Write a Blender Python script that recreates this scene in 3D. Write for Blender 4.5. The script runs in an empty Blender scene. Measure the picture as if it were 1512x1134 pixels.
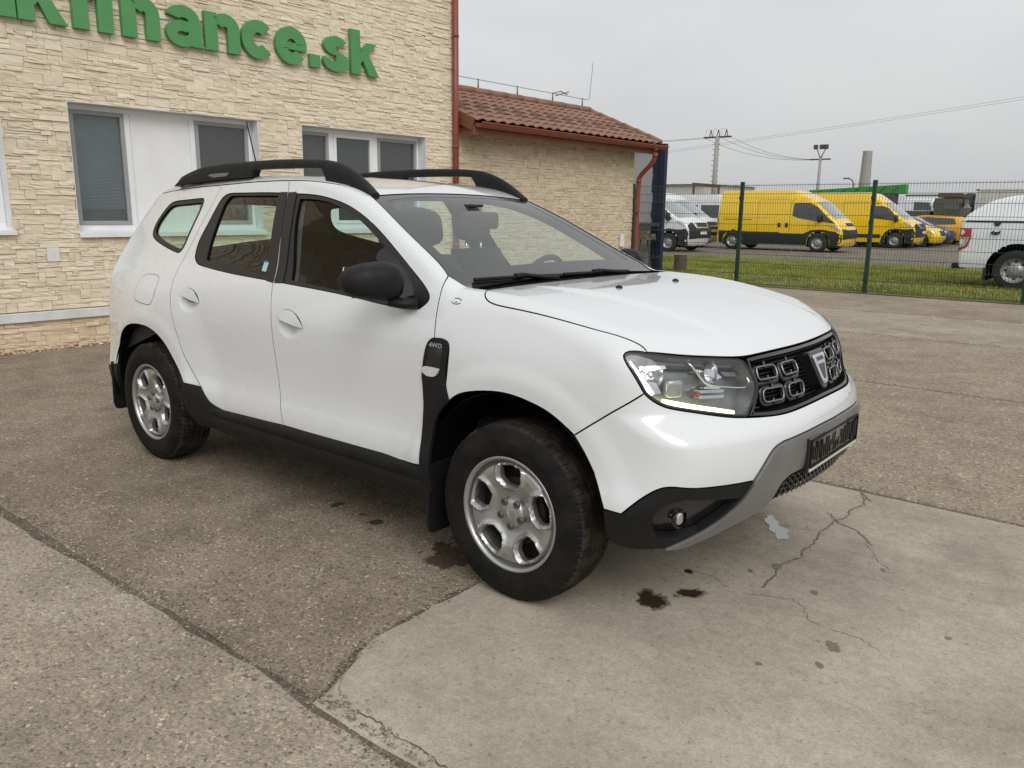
import bpy, bmesh, math, random
import numpy as np
from mathutils import Vector, Matrix
from mathutils.geometry import delaunay_2d_cdt
random.seed(7); RNG = np.random.default_rng(11)
sc = bpy.context.scene
COL = sc.collection
R = math.radians
# ------------------------------------------------------------------ camera
CAMPOS = np.array([1.7863, -3.0343, 1.4361]); YAW, PITCH, ROLL, FPX = 2.259183, 0.212051, 0.010773, 1184.02
cam_d = bpy.data.cameras.new('camera'); cam = bpy.data.objects.new('camera', cam_d); COL.objects.link(cam)
cy, sy, cp, sp = math.cos(YAW), math.sin(YAW), math.cos(PITCH), math.sin(PITCH)
_f = np.array([cy*cp, sy*cp, -sp]); _r = np.array([sy, -cy, 0.]); _u = np.cross(_r, _f)
_c, _s = math.cos(ROLL), math.sin(ROLL)
_r, _u = _c*_r+_s*_u, -_s*_r+_c*_u
cam.matrix_world = Matrix(((_r[0], _u[0], -_f[0], CAMPOS[0]), (_r[1], _u[1], -_f[1], CAMPOS[1]), (_r[2], _u[2], -_f[2], CAMPOS[2]), (0, 0, 0, 1)))
cam_d.sensor_fit = 'HORIZONTAL'; cam_d.sensor_width = 36; cam_d.lens = FPX/1512*36
cam_d.clip_start = .05; cam_d.clip_end = 3000
sc.camera = cam
# ------------------------------------------------------------------ sky: overcast
SUN_EL, SUN_AZ = R(42), R(-34)           # direction the light comes from: high, over the right shoulder
wd = bpy.data.worlds.new('World'); sc.world = wd; wd.use_nodes = True
nt = wd.node_tree; nt.nodes.clear()
def wn(t, **k):
    n = nt.nodes.new(t)
    for a, b in k.items(): setattr(n, a, b)
    return n
sky = wn('ShaderNodeTexSky', sky_type='NISHITA', sun_disc=False, sun_elevation=SUN_EL, sun_rotation=R(90)-SUN_AZ, air_density=1.0, dust_density=4.0, ozone_density=1.0)
hs = wn('ShaderNodeHueSaturation'); hs.inputs['Saturation'].default_value = .12; hs.inputs['Value'].default_value = .09
tc = wn('ShaderNodeTexCoord')
mp = wn('ShaderNodeMapping'); mp.inputs['Scale'].default_value = (1, 1, 3.2)
nz = wn('ShaderNodeTexNoise'); nz.inputs['Scale'].default_value = 2.1; nz.inputs['Detail'].default_value = 5; nz.inputs['Roughness'].default_value = .55
rp = wn('ShaderNodeValToRGB'); rp.color_ramp.elements[0].position = .3; rp.color_ramp.elements[1].position = .72
rp.color_ramp.elements[0].color = (.905, .915, .935, 1); rp.color_ramp.elements[1].color = (1.06, 1.065, 1.07, 1)
sx = wn('ShaderNodeSeparateXYZ')
gr = wn('ShaderNodeValToRGB'); ge = gr.color_ramp.elements; ge.new(.5)                # an overcast sky grows brighter towards the zenith
for e_, p_, c_ in zip(ge, (0, .28, 1), (.585, .73, .84)): e_.position = p_; e_.color = (c_, c_*1.003, c_*1.003, 1)
mul = wn('ShaderNodeMixRGB', blend_type='MULTIPLY'); mul.inputs['Fac'].default_value = 1
mx = wn('ShaderNodeMixRGB', blend_type='MIX'); mx.inputs['Fac'].default_value = .80
bg = wn('ShaderNodeBackground'); bg.inputs['Strength'].default_value = 1.0
out = wn('ShaderNodeOutputWorld')
L = nt.links.new
L(sky.outputs[0], hs.inputs['Color']); L(tc.outputs['Generated'], mp.inputs[0]); L(mp.outputs[0], nz.inputs['Vector']); L(nz.outputs[0], rp.inputs[0])
L(tc.outputs['Generated'], sx.inputs[0]); L(sx.outputs['Z'], gr.inputs[0]); L(rp.outputs[0], mul.inputs[1]); L(gr.outputs[0], mul.inputs[2])
L(hs.outputs[0], mx.inputs[1]); L(mul.outputs[0], mx.inputs[2]); L(mx.outputs[0], bg.inputs[0]); L(bg.outputs[0], out.inputs[0])
sun_d = bpy.data.lights.new('sun', 'SUN'); sun_d.energy = 1.2; sun_d.angle = R(35); sun_d.color = (1, .985, .955)
sun = bpy.data.objects.new('sun', sun_d); COL.objects.link(sun)
sd = Vector((math.cos(SUN_EL)*math.cos(SUN_AZ), math.cos(SUN_EL)*math.sin(SUN_AZ), math.sin(SUN_EL)))
sun.rotation_euler = sd.to_track_quat('Z', 'Y').to_euler(); sun.location = sd*60
vs = sc.view_settings; vs.view_transform = 'Standard'; vs.look = 'None'; vs.exposure = 0.2; vs.gamma = 1; vs.use_curve_mapping = False
# ------------------------------------------------------------------ materials
MATS = {}
def newmat(name):
    m = bpy.data.materials.new(name); m.use_nodes = True; m.node_tree.nodes.clear(); MATS[name] = m
    return m, m.node_tree
class N:
    """tiny node-graph helper"""
    def __init__(s, name): s.m, s.t = newmat(name)
    def n(s, t, ins=None, **k):
        x = s.t.nodes.new(t)
        for a, b in k.items(): setattr(x, a, b)
        for a, b in (ins or {}).items(): s.set(x, a, b)
        return x
    def set(s, x, a, b):
        sock = x.inputs[a]
        if isinstance(b, bpy.types.NodeSocket): s.t.links.new(b, sock)
        elif isinstance(b, (tuple, list)) and len(b) == 3 and sock.type == 'RGBA': sock.default_value = (*b, 1)
        else: sock.default_value = b
    def coord(s, which='Object', scale=None):
        c = s.n('ShaderNodeTexCoord').outputs[which]
        if scale is not None: c = s.n('ShaderNodeMapping', {'Vector': c, 'Scale': scale if isinstance(scale, (tuple, list)) else (scale,)*3}).outputs[0]
        return c
    def pos(s): return s.n('ShaderNodeNewGeometry').outputs['Position']
    def noise(s, v, scale, detail=4, rough=.55, dist=0): return s.n('ShaderNodeTexNoise', {'Vector': v, 'Scale': scale, 'Detail': detail, 'Roughness': rough, 'Distortion': dist}).outputs[0]
    def vor(s, v, scale, feature='F1', out='Distance', rand=1): return s.n('ShaderNodeTexVoronoi', {'Vector': v, 'Scale': scale, 'Randomness': rand}, feature=feature).outputs[out]
    def ramp(s, f, stops, interp='LINEAR'):
        x = s.n('ShaderNodeValToRGB', {'Fac': f}); e = x.color_ramp.elements; x.color_ramp.interpolation = interp
        while len(e) < len(stops): e.new(.5)
        for el, (p, c) in zip(e, stops):
            el.position = p; el.color = (*c, 1) if isinstance(c, (tuple, list)) else (c, c, c, 1)
        return x.outputs[0]
    def mix(s, f, a, b, mode='MIX'):
        x = s.n('ShaderNodeMixRGB', blend_type=mode); s.set(x, 'Fac', f); s.set(x, 1, a); s.set(x, 2, b); return x.outputs[0]
    def math(s, op, a, b=0, c=0):
        x = s.n('ShaderNodeMath', operation=op); s.set(x, 0, a); s.set(x, 1, b)
        if op in ('MULTIPLY_ADD', 'SMOOTH_MIN', 'SMOOTH_MAX'): s.set(x, 2, c)
        return x.outputs[0]
    def rng(s, v, a, b, c=0., d=1.): return s.n('ShaderNodeMapRange', {'Value': v, 'From Min': a, 'From Max': b, 'To Min': c, 'To Max': d}).outputs[0]
    def bump(s, h, strength, dist=.01, normal=None):
        x = s.n('ShaderNodeBump', {'Height': h, 'Strength': strength, 'Distance': dist})
        if normal is not None: s.set(x, 'Normal', normal)
        return x.outputs[0]
    def out(s, shader): s.t.links.new(shader, s.n('ShaderNodeOutputMaterial').inputs[0]); return s.m
    def pr(s, base, rough=.5, metal=0., normal=None, coat=0., coat_r=.03, spec=.5, emis=None, estr=0, **kw):
        x = s.n('ShaderNodeBsdfPrincipled', {'Base Color': base, 'Roughness': rough, 'Metallic': metal, 'Specular IOR Level': spec, 'Coat Weight': coat, 'Coat Roughness': coat_r})
        if normal is not None: s.set(x, 'Normal', normal)
        if emis is not None: s.set(x, 'Emission Color', emis); s.set(x, 'Emission Strength', estr)
        for a, b in kw.items(): s.set(x, a.replace('_', ' '), b)
        return s.out(x.outputs[0])
def simple(name, base, rough=.5, metal=0., var=.12, vscale=6., bump=0., bscale=200., coat=0., rvar=.0, spec=.5):
    k = N(name); v = k.coord('Object')
    nz_ = k.noise(v, vscale, 5, .6)
    f = k.rng(nz_, .3, .7, 1-var, 1+var*.5)
    colr = k.mix(1., tuple(base), k.n('ShaderNodeCombineColor', {0: f, 1: f, 2: f}).outputs[0], 'MULTIPLY')
    r = k.rng(k.noise(v, vscale*3, 3), .3, .7, rough-rvar, rough+rvar) if rvar else rough
    nm = k.bump(k.noise(v, bscale, 3), bump, .004) if bump else None
    return k.pr(colr, r, metal, nm, coat, spec=spec)
def glass(name, tint, rough=0., fres=1.5, dirt=.0, refl=1.0):
    """thin pane: tinted transmission plus mirror reflection by fresnel"""
    k = N(name)
    tr = k.n('ShaderNodeBsdfTransparent', {'Color': tint}); gl = k.n('ShaderNodeBsdfGlossy', {'Color': (refl,)*3, 'Roughness': rough})
    fc_ = k.n('ShaderNodeLayerWeight', {'Blend': .5}).outputs['Facing']; fr = k.math('MULTIPLY_ADD', k.math('POWER', fc_, 4.2), .80, .048*(fres-1)/.5)
    a = k.n('ShaderNodeMixShader', {0: fr, 1: tr.outputs[0], 2: gl.outputs[0]})
    if dirt:
        d = k.n('ShaderNodeBsdfDiffuse', {'Color': (.75, .76, .74)})
        nn = k.rng(k.noise(k.coord('Object'), 3.5, 6, .6), .35, .8, dirt*.35, dirt)
        a = k.n('ShaderNodeMixShader', {0: nn, 1: a.outputs[0], 2: d.outputs[0]})
    return k.out(a.outputs[0])
def emit(name, col, strength, base=(.8, .8, .8)):
    k = N(name); return k.pr(base, .3, emis=col, estr=strength)
# ------------------------------------------------------------------ objects
def tag(o, label=None, cat=None, group=None, kind=None):
    if label: o['label'] = label
    if cat: o['category'] = cat
    if group: o['group'] = group
    if kind: o['kind'] = kind
    return o
WM = {}
def par(o, parent):
    if parent is not None:
        o.parent = parent; o.matrix_parent_inverse = WM.get(parent.name, Matrix.Identity(4)).inverted()
def thing(name, label, cat, loc=(0, 0, 0), group=None, parent=None):
    o = bpy.data.objects.new(name, None); COL.objects.link(o); o.empty_display_size = .2
    o.matrix_basis = Matrix.Translation(loc); WM[o.name] = Matrix.Translation(loc)
    par(o, parent); return tag(o, label, cat, group)
def mk(name, verts, faces, mat, parent=None, smooth=False, normals=None, mats=None, fmat=None, edges=()):
    me = bpy.data.meshes.new(name)
    me.from_pydata([tuple(map(float, v)) for v in verts], list(edges), [tuple(map(int, f)) for f in faces])
    for m in (mats or [mat]): me.materials.append(MATS[m] if isinstance(m, str) else m)
    if fmat is not None: me.polygons.foreach_set('material_index', np.asarray(fmat, dtype=np.int32))
    if smooth: me.polygons.foreach_set('use_smooth', np.ones(len(me.polygons), dtype=bool))
    me.update()
    if normals is not None: me.normals_split_custom_set_from_vertices([tuple(map(float, n)) for n in normals])
    o = bpy.data.objects.new(name, me); COL.objects.link(o); par(o, parent)
    return o
def inst(name, src, parent=None, matrix=None):
    o = bpy.data.objects.new(name, src.data); COL.objects.link(o); par(o, parent)
    if matrix is not None: o.matrix_basis = matrix
    return o
def from_bm(name, bm, mat, parent=None, smooth=False, mats=None):
    me = bpy.data.meshes.new(name); bm.to_mesh(me); bm.free()
    for m in (mats or [mat]): me.materials.append(MATS[m])
    if smooth: me.polygons.foreach_set('use_smooth', np.ones(len(me.polygons), dtype=bool))
    o = bpy.data.objects.new(name, me); COL.objects.link(o); par(o, parent)
    return o
def autosmooth(o, ang=35):
    """mark sharp edges by angle (works without operators)"""
    bm = bmesh.new(); bm.from_mesh(o.data)
    for e in bm.edges:
        e.smooth = not (len(e.link_faces) == 2 and e.calc_face_angle(0) > R(ang))
    for f in bm.faces: f.smooth = True
    bm.to_mesh(o.data); bm.free(); return o
class MB:
    """collects simple shapes into one mesh"""
    def __init__(s): s.v = []; s.f = []; s.m = []
    def add(s, v, f, mi=0):
        b = len(s.v); s.v += [tuple(map(float, x)) for x in v]; s.f += [tuple(b+i for i in q) for q in f]; s.m += [mi]*len(f); return s
    def box(s, lo, hi, mi=0, M=None):
        x0, y0, z0 = lo; x1, y1, z1 = hi
        v = [(x0, y0, z0), (x1, y0, z0), (x1, y1, z0), (x0, y1, z0), (x0, y0, z1), (x1, y0, z1), (x1, y1, z1), (x0, y1, z1)]
        if M is not None: v = [tuple(M @ Vector(p)) for p in v]
        return s.add(v, [(0, 3, 2, 1), (4, 5, 6, 7), (0, 1, 5, 4), (1, 2, 6, 5), (2, 3, 7, 6), (3, 0, 4, 7)], mi)
    def tube(s, pts, r, n=8, mi=0, cap=True, ry=None, up=(0, 0, 1)):
        pts = [Vector(p) for p in pts]; rr = r if isinstance(r, (list, tuple)) else [r]*len(pts)
        b = len(s.v); up = Vector(up)
        for i, p in enumerate(pts):
            t = (pts[min(i+1, len(pts)-1)]-pts[max(i-1, 0)]).normalized()
            a = t.cross(up)
            if a.length < 1e-4: a = t.cross(Vector((1, 0, 0)))
            a.normalize(); c = a.cross(t)
            for k in range(n):
                w = 2*math.pi*k/n; q = p+a*math.cos(w)*rr[i]+c*math.sin(w)*(rr[i] if ry is None else ry)
                s.v.append(tuple(q))
        for i in range(len(pts)-1):
            for k in range(n):
                s.f.append((b+i*n+k, b+i*n+(k+1) % n, b+(i+1)*n+(k+1) % n, b+(i+1)*n+k)); s.m.append(mi)
        if cap:
            s.f.append(tuple(b+k for k in range(n))[::-1]); s.f.append(tuple(b+(len(pts)-1)*n+k for k in range(n))); s.m += [mi]*2
        return s
    def prism(s, poly, f0, f1, mi=0):
        """poly: 2d points; f0/f1 map (a,b)->3d for the two caps"""
        n = len(poly); v = [f0(*q) for q in poly]+[f1(*q) for q in poly]
        return s.add(v, [tuple(range(n))[::-1], tuple(range(n, 2*n))]+[(i, (i+1) % n, n+(i+1) % n, n+i) for i in range(n)], mi)
    def lathe(s, prof, n=48, ax='y', c=(0, 0, 0), mi=0, a0=0., a1=2*math.pi, closed=True):
        """prof: (radius, along-axis)"""
        b = len(s.v); seg = n if closed else n+1
        for (r, h) in prof:
            for k in range(seg):
                w = a0+(a1-a0)*k/n; ca, sa = r*math.cos(w), r*math.sin(w)
                p = {'y': (ca, h, sa), 'z': (ca, sa, h), 'x': (h, ca, sa)}[ax]
                s.v.append((p[0]+c[0], p[1]+c[1], p[2]+c[2]))
        for i in range(len(prof)-1):
            for k in range(n):
                k2 = (k+1) % seg; s.f.append((b+i*seg+k, b+i*seg+k2, b+(i+1)*seg+k2, b+(i+1)*seg+k)); s.m.append(mi)
        return s
    def build(s, name, mat, parent=None, smooth=False, mats=None, auto=None):
        o = mk(name, s.v, s.f, mat, parent, smooth, mats=mats, fmat=s.m if mats else None)
        if auto: autosmooth(o, auto)
        return o
def bevel(o, w, seg=2, ang=30):
    m = o.modifiers.new('bevel', 'BEVEL'); m.width = w; m.segments = seg; m.limit_method = 'ANGLE'; m.angle_limit = R(ang); return o
def text_mesh(body, size, depth=0., offset=0., align='CENTER', spacing=1.):
    cu = bpy.data.curves.new('t', 'FONT'); cu.body = body; cu.size = size; cu.extrude = depth; cu.offset = offset; cu.align_x = align; cu.space_character = spacing; cu.resolution_u = 4
    o = bpy.data.objects.new('t', cu); COL.objects.link(o)
    dg = bpy.context.evaluated_depsgraph_get(); dg.update()
    me = o.evaluated_get(dg).to_mesh()
    v = [tuple(x.co) for x in me.vertices]; f = [tuple(p.vertices) for p in me.polygons]
    o.evaluated_get(dg).to_mesh_clear(); bpy.data.objects.remove(o); bpy.data.curves.remove(cu)
    return v, f
def superq(c, ax_, R3, e=.55, n=28, mfun=None):
    V, F_ = [], []; sg = lambda v_, p: np.sign(v_)*abs(v_)**p
    for i in range(n//2+1):
        th = -math.pi/2+math.pi*i/(n//2)
        for j in range(n):
            ph = 2*math.pi*j/n; q = Vector((ax_[0]*sg(math.cos(th), e)*sg(math.cos(ph), e), ax_[1]*sg(math.cos(th), e)*sg(math.sin(ph), e), ax_[2]*sg(math.sin(th), e)))
            if mfun: q = mfun(q)
            V.append(tuple(Vector(c)+R3 @ q))
    for i in range(n//2):
        for j in range(n): F_.append((i*n+j, i*n+(j+1) % n, (i+1)*n+(j+1) % n, (i+1)*n+j))
    return V, F_
# ------------------------------------------------------------------ implicit bodies and panels
def spl(xs, ys):
    """natural cubic spline with straight ends"""
    xs = np.asarray(xs, float); ys = np.asarray(ys, float); n = len(xs)
    h = np.diff(xs); A = np.zeros((n, n)); b = np.zeros(n); A[0, 0] = A[-1, -1] = 1
    for i in range(1, n-1):
        A[i, i-1] = h[i-1]; A[i, i] = 2*(h[i-1]+h[i]); A[i, i+1] = h[i]
        b[i] = 6*((ys[i+1]-ys[i])/h[i]-(ys[i]-ys[i-1])/h[i-1])
    M = np.linalg.solve(A, b)
    s0 = (ys[1]-ys[0])/h[0]-h[0]*M[1]/6; s1 = (ys[-1]-ys[-2])/h[-1]+h[-1]*M[-2]/6
    def f(x):
        x = np.asarray(x, float)
        i = np.clip(np.searchsorted(xs, x)-1, 0, n-2)
        t = np.clip(x, xs[0], xs[-1]); a = xs[i+1]-t; c = t-xs[i]; H = h[i]
        y = (M[i]*a**3+M[i+1]*c**3)/(6*H)+(ys[i]/H-M[i]*H/6)*a+(ys[i+1]/H-M[i+1]*H/6)*c
        return y+np.minimum(x-xs[0], 0)*s0+np.maximum(x-xs[-1], 0)*s1
    return f
def smax(a, b, k):
    h = np.maximum(k-np.abs(a-b), 0)/k
    return np.maximum(a, b)+h*h*k*.25
def sst(a, b, x):
    t = np.clip((x-a)/(b-a), 0, 1); return t*t*(3-2*t)
def march(G, O, D, n=80):
    t = np.zeros(len(O)); act = np.arange(len(O))
    for i in range(n):
        g = G(O[act]+t[act][:, None]*D[act]); t[act] += np.clip(g*.88, -.5, .5)
        if i > 6: act = act[np.abs(g) > 4e-5]
        if not len(act): break
    return O+t[:, None]*D
def snap(G, P, n=4):
    h = 2e-3
    for _ in range(n):
        g = G(P); gr_ = np.stack([(G(P+h*e)-G(P-h*e))/(2*h) for e in np.eye(3)], -1); P = P-gr_*(g/(np.sum(gr_*gr_, -1)+1e-9))[:, None]
    return P
def gnorm(G, P, h=4e-3):
    g = np.stack([G(P+h*e)-G(P-h*e) for e in np.eye(3)], -1)
    return g/np.linalg.norm(g, axis=-1, keepdims=True)
def smooth_curve(pts, res):
    P = np.asarray(pts, float)
    if len(P) == 2:
        n = max(1, int(np.ceil(np.linalg.norm(P[1]-P[0])/res))); return [P[0]+(P[1]-P[0])*i/n for i in range(n)]
    d = np.r_[0, np.cumsum(np.sqrt(np.linalg.norm(np.diff(P, axis=0), axis=1)))]
    fs = [spl(d, P[:, k]) for k in range(P.shape[1])]
    n = max(2, int(np.ceil(np.linalg.norm(np.diff(P, axis=0), axis=1).sum()/res)))
    # even arc-length sampling
    tt = np.linspace(0, d[-1], n*8+1); Q = np.stack([f(tt) for f in fs], -1)
    a = np.r_[0, np.cumsum(np.linalg.norm(np.diff(Q, axis=0), axis=1))]
    ti = np.interp(np.linspace(0, a[-1], n+1), a, tt)[:-1]
    return list(np.stack([f(ti) for f in fs], -1))
def outline(curves, res):
    out_ = []
    for c in curves: out_ += smooth_curve(c, res)
    Q = np.array(out_); keep = [0]
    for i in range(1, len(Q)):
        if np.linalg.norm(Q[i]-Q[keep[-1]]) > res*.25: keep.append(i)
    if np.linalg.norm(Q[keep[-1]]-Q[0]) < res*.25: keep.pop()
    return Q[keep]
def area2(p): return .5*np.sum(p[:, 0]*np.roll(p[:, 1], -1)-np.roll(p[:, 0], -1)*p[:, 1])
def inset2(p, g):
    """move each vertex of a closed 2d polygon inwards by g"""
    s = 1 if area2(p) > 0 else -1
    e = np.roll(p, -1, 0)-p; e /= np.linalg.norm(e, axis=1, keepdims=True)+1e-12
    n = np.stack([-e[:, 1], e[:, 0]], -1)*s
    m = n+np.roll(n, 1, 0); m /= np.maximum(np.linalg.norm(m, axis=1, keepdims=True), .4)
    return p+m*g
def inside(p, q):
    x, y = q[:, 0], q[:, 1]; r = np.zeros(len(q), bool)
    for a, b in zip(p, np.roll(p, -1, 0)):
        c = (a[1] > y) != (b[1] > y)
        r ^= c & (x < (b[0]-a[0])*(y-a[1])/(b[1]-a[1]+1e-15)+a[0])
    return r
def fill2(polys, res, extra=None):
    """triangulate a polygon (with holes) with an even scatter of inner points"""
    B = np.concatenate(polys); lo, hi = B.min(0), B.max(0)
    h = res*.866; gx = np.arange(lo[0], hi[0]+res, res); gy = np.arange(lo[1], hi[1]+h, h)
    X, Y = np.meshgrid(gx, gy); X = X+(np.arange(len(gy)) % 2)[:, None]*res*.5
    q = np.stack([X.ravel(), Y.ravel()], -1)
    ok = np.zeros(len(q), bool)
    for p in polys: ok ^= inside(p, q)
    q = q[ok]
    if len(q):
        dm = np.full(len(q), 9.)
        for i in range(0, len(B), 64): dm = np.minimum(dm, np.sqrt(((q[:, None]-B[None, i:i+64])**2).sum(-1)).min(1))
        q = q[dm > res*.55]
    if extra is not None: q = np.concatenate([q, extra])
    V = [Vector(v) for v in B]+[Vector(v) for v in q]
    E_, b = [], 0
    for p in polys:
        E_ += [(b+i, b+(i+1) % len(p)) for i in range(len(p))]; b += len(p)
    vo, eo, fo, *_ = delaunay_2d_cdt(V, E_, [], 0, 1e-6)
    vo = np.array([tuple(v) for v in vo]); fo = np.array(fo)
    c = vo[fo].mean(1); ok = np.zeros(len(c), bool)
    for p in polys: ok ^= inside(p, c)
    fo = fo[ok]
    a, b_, c_ = vo[fo[:, 0]], vo[fo[:, 1]], vo[fo[:, 2]]
    ar = (b_[:, 0]-a[:, 0])*(c_[:, 1]-a[:, 1])-(c_[:, 0]-a[:, 0])*(b_[:, 1]-a[:, 1])
    fo = fo[np.abs(ar) > 1e-9]; ar = ar[np.abs(ar) > 1e-9]
    fo[ar < 0] = fo[ar < 0][:, ::-1]
    return vo, fo, np.array([tuple(v) for v in V])[:len(B)]
class Proj:
    """maps 3d outlines to a plane and back to rays that hit the body"""
    def __init__(s, d=None, ax=None):
        s.ax = ax
        if d is not None:
            d = np.array(d, float); d /= np.linalg.norm(d); s.d = d
            e1 = np.array([1., 0, 0]) if abs(d[0]) < .75 else np.array([0, 1., 0])
            e1 = e1-d*(e1@d); e1 /= np.linalg.norm(e1); s.e1, s.e2 = e1, np.cross(d, e1)
    def to2(s, P):
        P = np.atleast_2d(P)
        if s.ax is None: return np.stack([P@s.e1, P@s.e2], -1)
        return np.stack([np.arctan2(-P[:, 1], P[:, 0]-s.ax)*.85, P[:, 2]], -1)
    def ray(s, q):
        if s.ax is None:
            return q[:, :1]*s.e1+q[:, 1:]*s.e2-s.d*4.5, np.repeat(s.d[None], len(q), 0)
        a = q[:, 0]/.85; D = np.stack([-np.cos(a), np.sin(a), 0*a], -1)
        O = np.stack([s.ax+0*a, 0*a, q[:, 1]], -1)-D*2.2
        return O, D
def panel(name, G, curves, proj, mat, parent=None, holes=(), off=0., res=.025, lip=.018, gap=.002, mirror=False, sym=False, lipmat='gap_black', dispf=None, bres=None, mats=None, snapto=False, dense=None, liptop=.004):
    """a sheet on the body G inside the outline, with turned-in edges"""
    bres = bres or res*.6
    def loop(cs):
        if sym: cs = list(cs)+[[(x, -y, z) for x, y, z in reversed(c)] for c in reversed(cs)]
        return proj.to2(snap(G, outline(cs, bres)) if snapto else outline(cs, bres))
    outer = inset2(loop(curves), gap); hs_ = [inset2(proj.to2(snap(G, outline(h, bres)) if snapto else outline(h, bres)), -gap) for h in holes]
    if area2(outer) < 0: outer = outer[::-1]
    hs_ = [h if area2(h) < 0 else h[::-1] for h in hs_]
    polys = [outer]+hs_
    v2, f, B = fill2(polys, res, None if dense is None else proj.to2(snap(G, np.asarray(dense, float))))
    O, D = proj.ray(v2); P = march(G, O, D); Nn = gnorm(G, P)
    o_ = off if dispf is None else off+dispf(P)
    P = P+Nn*(o_[:, None] if np.ndim(o_) else o_)
    fn = np.cross(P[f[:, 1]]-P[f[:, 0]], P[f[:, 2]]-P[f[:, 0]]); fl = (fn*Nn[f].mean(1)).sum(1).mean() < 0
    if fl: f = f[:, ::-1]
    verts = [P]; norms = [Nn]; faces = [tuple(t) for t in f]; fm = [0]*len(faces)
    if lip:
        O, D = proj.ray(B); PB = march(G, O, D); NB = gnorm(G, PB); o2 = off if dispf is None else off+dispf(PB)
        PB = PB+NB*(o2[:, None] if np.ndim(o2) else o2)
        base = len(P); k = 0
        for p in polys:
            n = len(p); a = PB[k:k+n]; nb = NB[k:k+n]; k += n
            tg = np.roll(a, -1, 0)-np.roll(a, 1, 0); side = np.cross(tg, nb); side /= np.linalg.norm(side, axis=1, keepdims=True)+1e-9
            if fl: side = -side
            r0, r1, r2 = a, a-nb*min(liptop, lip), a-nb*lip
            nd = nb*.5+side*.5; nd /= np.linalg.norm(nd, axis=1, keepdims=True)
            verts += [r0, r1, r2]; norms += [nd, side, side]
            for i in range(n):
                j = (i+1) % n
                for q in range(2):
                    u0, u1, w0, w1 = base+q*n+i, base+q*n+j, base+(q+1)*n+i, base+(q+1)*n+j
                    faces.append((u0, w0, w1, u1) if not fl else (u0, u1, w1, w0)); fm.append(q if not mats else 0)
            base += 3*n
    V = np.concatenate(verts); Nv = np.concatenate(norms)
    f3 = np.array([t[:3] for t in faces]); g = np.cross(V[f3[:, 1]]-V[f3[:, 0]], V[f3[:, 2]]-V[f3[:, 0]]); bad = (g*(Nv[f3].sum(1))).sum(1) < 0
    faces = [tuple(t)[::-1] if b_ else tuple(t) for t, b_ in zip(faces, bad)]
    if mirror:
        V = V*[1, -1, 1]; Nv = Nv*[1, -1, 1]; faces = [t[::-1] for t in faces]
    return mk(name, V, faces, mat, parent, True, normals=Nv, mats=[mat, lipmat], fmat=fm)
def both(fn):
    """right side (y<0) and left side"""
    return fn(False), fn(True)
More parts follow.
